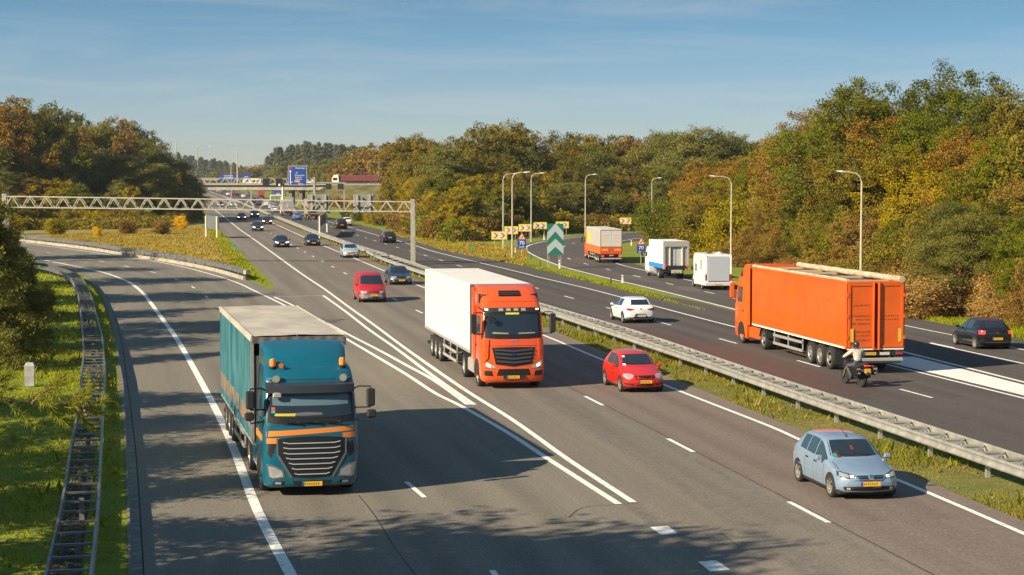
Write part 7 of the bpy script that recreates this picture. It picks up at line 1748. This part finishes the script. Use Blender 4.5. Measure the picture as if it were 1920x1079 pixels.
row(W_M, 'back row', mbase, [(640, 290), (690, 272), (730, 262), (780, 256), (850, 262), (900, 240), (945, 228), (985, 243), (1010, 268), (1065, 240), (1105, 247), (1135, 262), (1180, 248), (1225, 262), (1270, 268), (1330, 265)], 21, ['olive', 'dark green', 'brownish', 'olive', 'dark green', 'rust-orange'], ['broad'], (.8, 1.1), 62, 12, seed=11, sky_j=.16)
for px, tp, w_, hue, lab in ((942, 226, 1.05, 'olive', 'tallest olive oak on the skyline above the chevron boards'), (1072, 236, 1.15, 'dark green', 'broad dark oak on the skyline above the grey and orange trailer'), (1180, 246, 1.2, 'dark green', 'round dark oak on the skyline left of the far lamp'), (775, 256, 1.2, 'rust-orange', 'rust-orange oak on the skyline right of the red container')):
    d = 380; p = AT(px, tp, d); tree(p.x, d, p.z, 'broad', hue, w_, lab, q='m')
row('the middle gap', 'farther line', [(1230, 428), (1470, 428)], [(1230, 265), (1300, 262), (1380, 268), (1470, 270)], 12, ['olive', 'blue-green', 'green', 'olive'], ['broad', 'pine'], (.9, 1.1), 30, 25, q='m', seed=12)
row('the middle gap', 'nearer line', [(1300, 450), (1440, 455)], [(1300, 300), (1440, 285)], 5, ['rust-orange', 'olive', 'green'], ['broad'], (.9, 1.2), 5, 15, q='m', seed=13)
# left wood
lbase = [(-60, 436), (60, 430), (150, 430), (250, 428), (330, 424), (375, 412)]
row(W_L, 'low front row', lbase, [(-60, 350), (60, 370), (150, 380), (250, 385), (330, 395), (375, 385)], 17, ['yellow-green', 'olive', 'brownish', 'yellow-green', 'green'], ['shrub'], (1.1, 1.5), 4, 8, hmin=1.5, q='m', seed=14)
row(W_L, 'second row', lbase, [(-60, 320), (60, 330), (150, 340), (250, 350), (330, 365), (375, 360)], 13, ['yellow-green', 'olive', 'blue-green', 'green', 'brownish'], ['shrub', 'broad'], (1.0, 1.3), 14, 8, q='m', seed=15)
row(W_L, 'third row', lbase, [(-60, 280), (60, 275), (150, 290), (250, 300), (320, 315), (368, 345)], 13, ['blue-green', 'blue-green', 'green', 'olive'], ['pine', 'broad'], (.95, 1.2), 26, 10, q='m', seed=16)
row(W_L, 'fourth row', lbase, [(-60, 240), (60, 240), (150, 240), (250, 265), (310, 290), (368, 345)], 13, ['blue-green', 'green', 'olive', 'blue-green', 'brownish'], ['pine', 'broad'], (.95, 1.15), 40, 10, q='m', seed=17)
row(W_L, 'back row', lbase, [(-60, 175), (0, 178), (40, 190), (80, 183), (120, 206), (190, 212), (235, 214), (262, 238), (300, 265), (330, 292), (355, 325), (375, 350)], 14, ['green', 'olive', 'brownish', 'olive', 'dark green'], ['broad'], (.7, .95), 56, 10, q='m', seed=18, sky_j=.10)
p = AT(10, 176, 330); tree(p.x, 330, p.z, 'broad', 'rust-orange', .9, 'rust-orange oak topping the left wood near the frame edge', q='m')
p = AT(85, 181, 335); tree(p.x, 335, p.z, 'broad', 'dark green', .9, 'dark green oak on the skyline of the left wood, beside the rust-orange one', q='m')
# small bushes on the heath
for px, ft, tp, hue, wf, lab in ((183, 444, 416, 'yellow', .7, 'narrow bright yellow bush at the left heath edge'), (338, 432, 399, 'yellow', 1.0, 'round orange-yellow bush at the right end of the left wood'), (305, 440, 408, 'brownish', 1.6, 'spreading brown bush on the heath left of the yellow one'), (105, 440, 398, 'yellow-green', 1.3, 'yellow-green bush behind the ramp barrier at the far left'), (240, 440, 402, 'brownish', 1.2, 'brownish bush in the middle of the heath edge'), (20, 440, 380, 'yellow-green', 1.2, 'sunlit yellow-green bush at the left frame edge above the pine')):
    g = G(px, ft); tree(g.x, g.y, AT(px, tp, g.y).z, 'shrub', hue, wf, lab, q='m')
# along the far right side of the motorway up to the embankment
row('the embankment planting', 'front line', [(612, 388), (760, 400)], [(612, 364), (700, 362), (735, 358), (760, 350)], 12, ['olive', 'brownish', 'green', 'yellow-green'], ['shrub'], (1.0, 1.5), 0, 10, q='f', hmin=1.5, seed=19)
g = AT(770, 341, 470); tree(g.x, 470, g.z, 'shrub', 'yellow', .9, 'yellow-green bush at the right end of the overpass embankment', q='f')
# far woods
fb = [(470, 366), (560, 366), (760, 372)]
row(W_F, 'lower front row', [(500, 368), (800, 376)], [(500, 318), (560, 305), (640, 305), (760, 300)], 22, ['olive', 'green', 'olive', 'blue-green'], ['broad'], (.9, 1.2), 0, 30, q='f', seed=20)
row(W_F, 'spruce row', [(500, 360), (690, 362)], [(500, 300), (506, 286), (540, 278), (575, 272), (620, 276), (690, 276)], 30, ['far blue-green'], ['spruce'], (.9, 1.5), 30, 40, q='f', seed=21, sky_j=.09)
row(W_F, 'middle row', [(400, 360), (520, 360)], [(400, 316), (450, 315), (520, 300)], 14, ['olive', 'green'], ['broad'], (.9, 1.3), 60, 60, q='f', seed=22)
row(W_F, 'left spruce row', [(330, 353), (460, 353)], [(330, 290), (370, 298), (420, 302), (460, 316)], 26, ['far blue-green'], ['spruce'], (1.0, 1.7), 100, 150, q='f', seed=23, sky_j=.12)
row(W_F, 'rust-orange shoulder', [(630, 376), (800, 380)], [(630, 296), (680, 276), (730, 262), (800, 258)], 14, ['rust-orange', 'olive', 'rust-orange'], ['broad'], (.9, 1.2), 5, 20, q='f', seed=24)
# a distant wood that closes the horizon, one mass
def far_mass():
    rs_ = np.random.RandomState(5); cm, _ = tmesh('broad', 'f', 0); bv = np.empty(len(cm.vertices) * 3, dtype=np.float32); cm.vertices.foreach_get('co', bv); bv = bv.reshape(-1, 4, 3)[::5].reshape(-1, 3)
    V = []
    for k in range(150):
        px = rs_.uniform(-600, 2500); d = rs_.uniform(900, 1600)
        if 300 < px < 560: d = rs_.uniform(1500, 2100)
        p = AT(px, 330, d); h = rs_.uniform(14, 19); w_ = h * rs_.uniform(1.2, 2.2); V.append(bv * (w_, w_, h) + np.array([p.x, d, -.5]))
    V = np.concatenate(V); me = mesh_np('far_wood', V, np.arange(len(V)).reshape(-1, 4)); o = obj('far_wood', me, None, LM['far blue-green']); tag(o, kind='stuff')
far_mass()
# undergrowth that hides the ground between the trunks: ground cover
def cover(name, base, d0, d1, n, h, m, seed, x0=None):
    rs_ = np.random.RandomState(seed); xs = rs_.uniform(base[0][0], base[-1][0], n); V = []
    yy = np.interp(xs, [b[0] for b in base], [b[1] for b in base]); d = np.array([D(y) for y in yy]) + rs_.uniform(d0, d1, n); X_ = (xs - 960) / FPX * d
    C = np.stack([X_, d, rs_.uniform(0, 1, n) ** 1.6 * h], 1); N = rs_.normal(size=(n, 3)) + (0, -.4, .6); N /= np.linalg.norm(N, axis=1)[:, None]
    v = leaf_quads(C, N, rs_.uniform(.08, .22, n) * (1 + h * .15), rs_); me = mesh_np(name, v, np.arange(len(v)).reshape(-1, 4)); tag(obj(name, me, None, m), kind='stuff')
cover('undergrowth', rb, 0.5, 30, 40000, 1.3, LM['brownish'], 1); cover('undergrowth', mbase, -3, 60, 45000, 1.6, LM['olive'], 2); cover('undergrowth', lbase, -6, 50, 42000, 1.8, LM['olive'], 3)
# heath growth and dry verge
def scatter_px(name, quadpx, n, h, wd, m, seed, patch=.4):
    rs_ = np.random.RandomState(seed); P = []
    A, B, C_, D_ = [G(*q) for q in quadpx]; u = rs_.uniform(0, 1, n); v = rs_.uniform(0, 1, n)
    p = (np.outer((1 - u) * (1 - v), A[:2]) + np.outer(u * (1 - v), B[:2]) + np.outer(u * v, C_[:2]) + np.outer((1 - u) * v, D_[:2])); return blades(name, p, h, wd, m, rs_, patch)
scatter_px('heath_grass', [(20, 447), (395, 424), (455, 500), (95, 457)], 60000, .20, .05, LG3, 4)
scatter_px('heath_grass', [(380, 424), (405, 424), (500, 536), (455, 515)], 12000, .2, .05, LG, 5)
scatter_px('verge_grass', [(640, 414), (1330, 585), (1180, 543), (800, 450)], 26000, .16, .05, LG, 6)
scatter_px('verge_grass', [(700, 428), (990, 466), (985, 500), (830, 470)], 26000, .20, .05, LG3, 7)
scatter_px('verge_grass', [(1680, 588), (1960, 645), (1960, 620), (1680, 570)], 20000, .22, .035, LG, 8)

# ================================================================== NEAR PINES ON THE LEFT
def near_pine(x, y, h, wf, label, q='n', v=0, hue='blue-green', rot=None, z=0.): return tree(x, y, h, 'pine', hue, wf, label, None, q, z=z, v=v, rot=rot)
# dark low pines and broom along the left verge
for i, (px, ft, tp, kind, hue, wf, lab) in enumerate(((25, 690, 385, 'youngpine', 'blue-green', 1.1, 'dark ragged pine filling the left edge beside the concrete post'), (75, 655, 470, 'youngpine', 'blue-green', 1.2, 'lower pine just behind the ragged one, reaching over the verge'), (20, 600, 400, 'youngpine', 'blue-green', 1.0, 'ragged pine at the left edge above the ragged dark one'), (55, 560, 445, 'youngpine', 'blue-green', 1.1, 'low blue-green pine before the ladder-like guardrail bend'), (100, 590, 515, 'shrub', 'dark green', 1.1, 'low dark bush leaning towards the left guardrail'), (15, 505, 400, 'shrub', 'dark green', 1.0, 'dark bush at the left frame edge under the gantry end'))):
    g = G(px, ft); tree(g.x - 1.0, g.y, AT(px, tp, g.y).z, kind, hue, wf, lab, q='n')
# branch of the pine that grows beside the camera
def needle_branch():
    root = thing('pine_tree', 'pine whose long-needled branch reaches in from the left over the verge', 'tree', (-7.4, 13.0, 0)); rs_ = np.random.RandomState(21); B = MB(); V = []
    T = Vector((-7.4, 13.0, 0))
    B2 = MB(); B2.tube([(0, 0, -.05), (.05, 0, 3), (-.05, 0, 6), (0, 0, 9)], [.16, .13, .09, .03], 8); B2.build('trunk', M_barkp, root, True)
    def tuft(c, d, n=70, ln=.08):
        d = d.normalized()
        for k in range(n):
            t = rs_.uniform(-.10, .02); r = Vector(rs_.normal(size=3)).normalized(); q = (d * 1.0 + r * 1.05).normalized(); b = c + d * t; e = b + q * ln * rs_.uniform(.7, 1.15)
            s = q.cross(Vector((0, 1, 0))).normalized() * .0030
            V.append((b - s, b + s, e))
    def br(p, q, r, depth):
        B.tube([p, p.lerp(q, .5) + Vector((0, 0, .03)), q], [r, r * .8, r * .5], 5)
        if depth == 0 or r < .006: 
            tuft(q, q - p); tuft(p.lerp(q, .6), q - p, 40); return
        n = 4
        for k in range(n):
            t = .2 + .75 * k / n; b = p.lerp(q, t); d = (q - p).normalized(); s = 1 if k % 2 else -1
            e = b + (d + Vector((0, .3 * s, .55 * s)) + Vector(rs_.normal(size=3)) * .12).normalized() * (q - p).length * .32; br(b, e, r * .5, depth - 1)
        tuft(q, q - p, 70)
    for (px, py, d), (qx, qy, dq) in (((-120, 738, 13.2), (95, 762, 13.6)), ((60, 757, 13.5), (190, 775, 13.9)), ((60, 755, 13.5), (115, 722, 13.4)), ((-60, 715, 13.), (15, 712, 13.1)), ((-80, 820, 13.4), (-5, 810, 13.4)), ((120, 765, 13.7), (165, 738, 13.7))):
        br(AT(px, py, d) - T, AT(qx, qy, dq) - T, .008, 1)
    for z in (5.2, 6.0, 6.6, 7.2, 7.9): e = Vector((rs_.uniform(-1.4, 1.2) if z != 6.6 else 1.6, rs_.uniform(-.9, .9), z + .2)); B.tube([(0, 0, z - .2), e], [.03, .012], 5)
    B.build('branches', M_barkp, root, True)
    v = np.array([[tuple(a), tuple(b), tuple(c)] for a, b, c in V]).reshape(-1, 3); me = mesh_np('needles', v, np.arange(len(v)).reshape(-1, 3)); obj('needles', me, root, leaf_mat('needle', (.05, .09, .02), (.11, .15, .03), (.30, .28, .06), .25))
needle_branch()
# trees just outside the left frame edge; their shadows fall over the slip road
sh = [(-15.5, 22, 13), (-18.5, 28, 14.5), (-15.0, 29.5, 11), (-15.3, 34, 6.), (-15.8, 38.5, 6.5), (-17.5, 45, 7), (-21.5, 41, 8.5), (-21.8, 49, 9), (-23.5, 56, 8.5), (-24, 64, 9.5), (-36, 84, 12), (-33, 95, 13.5), (-35, 108, 12), (-39, 122, 13), (-45, 142, 13), (-51, 162, 13), (-59, 188, 13)]
for i, (x, y, h) in enumerate(sh):
    tree(x, y, h, 'pine' if i % 3 else 'broad', 'blue-green' if i % 3 else 'green', 1.2 if i % 3 else 1.0, f'{"tall pine" if i % 3 else "broadleaf tree"} beyond the left frame edge, {ordw(i + 1)} from the camera', 'trees beyond the left frame edge', 'm', v=i % 4)

# ================================================================== thin autumn haze
hz = MB(); hz.box(-2600, 2600, -60, 2600, -1.05, 46)
me = hz.mesh('haze'); o = obj('haze', me); tag(o, kind='stuff')
hm = bpy.data.materials.new('haze'); hm.use_nodes = True; n = hm.node_tree; n.nodes.clear()
ho = n.nodes.new('ShaderNodeOutputMaterial'); pv = n.nodes.new('ShaderNodeVolumePrincipled'); pv.inputs['Density'].default_value = .00011; pv.inputs['Color'].default_value = (.86, .90, .95, 1); pv.inputs['Anisotropy'].default_value = .3
n.links.new(pv.outputs[0], ho.inputs['Volume']); me.materials.append(hm)
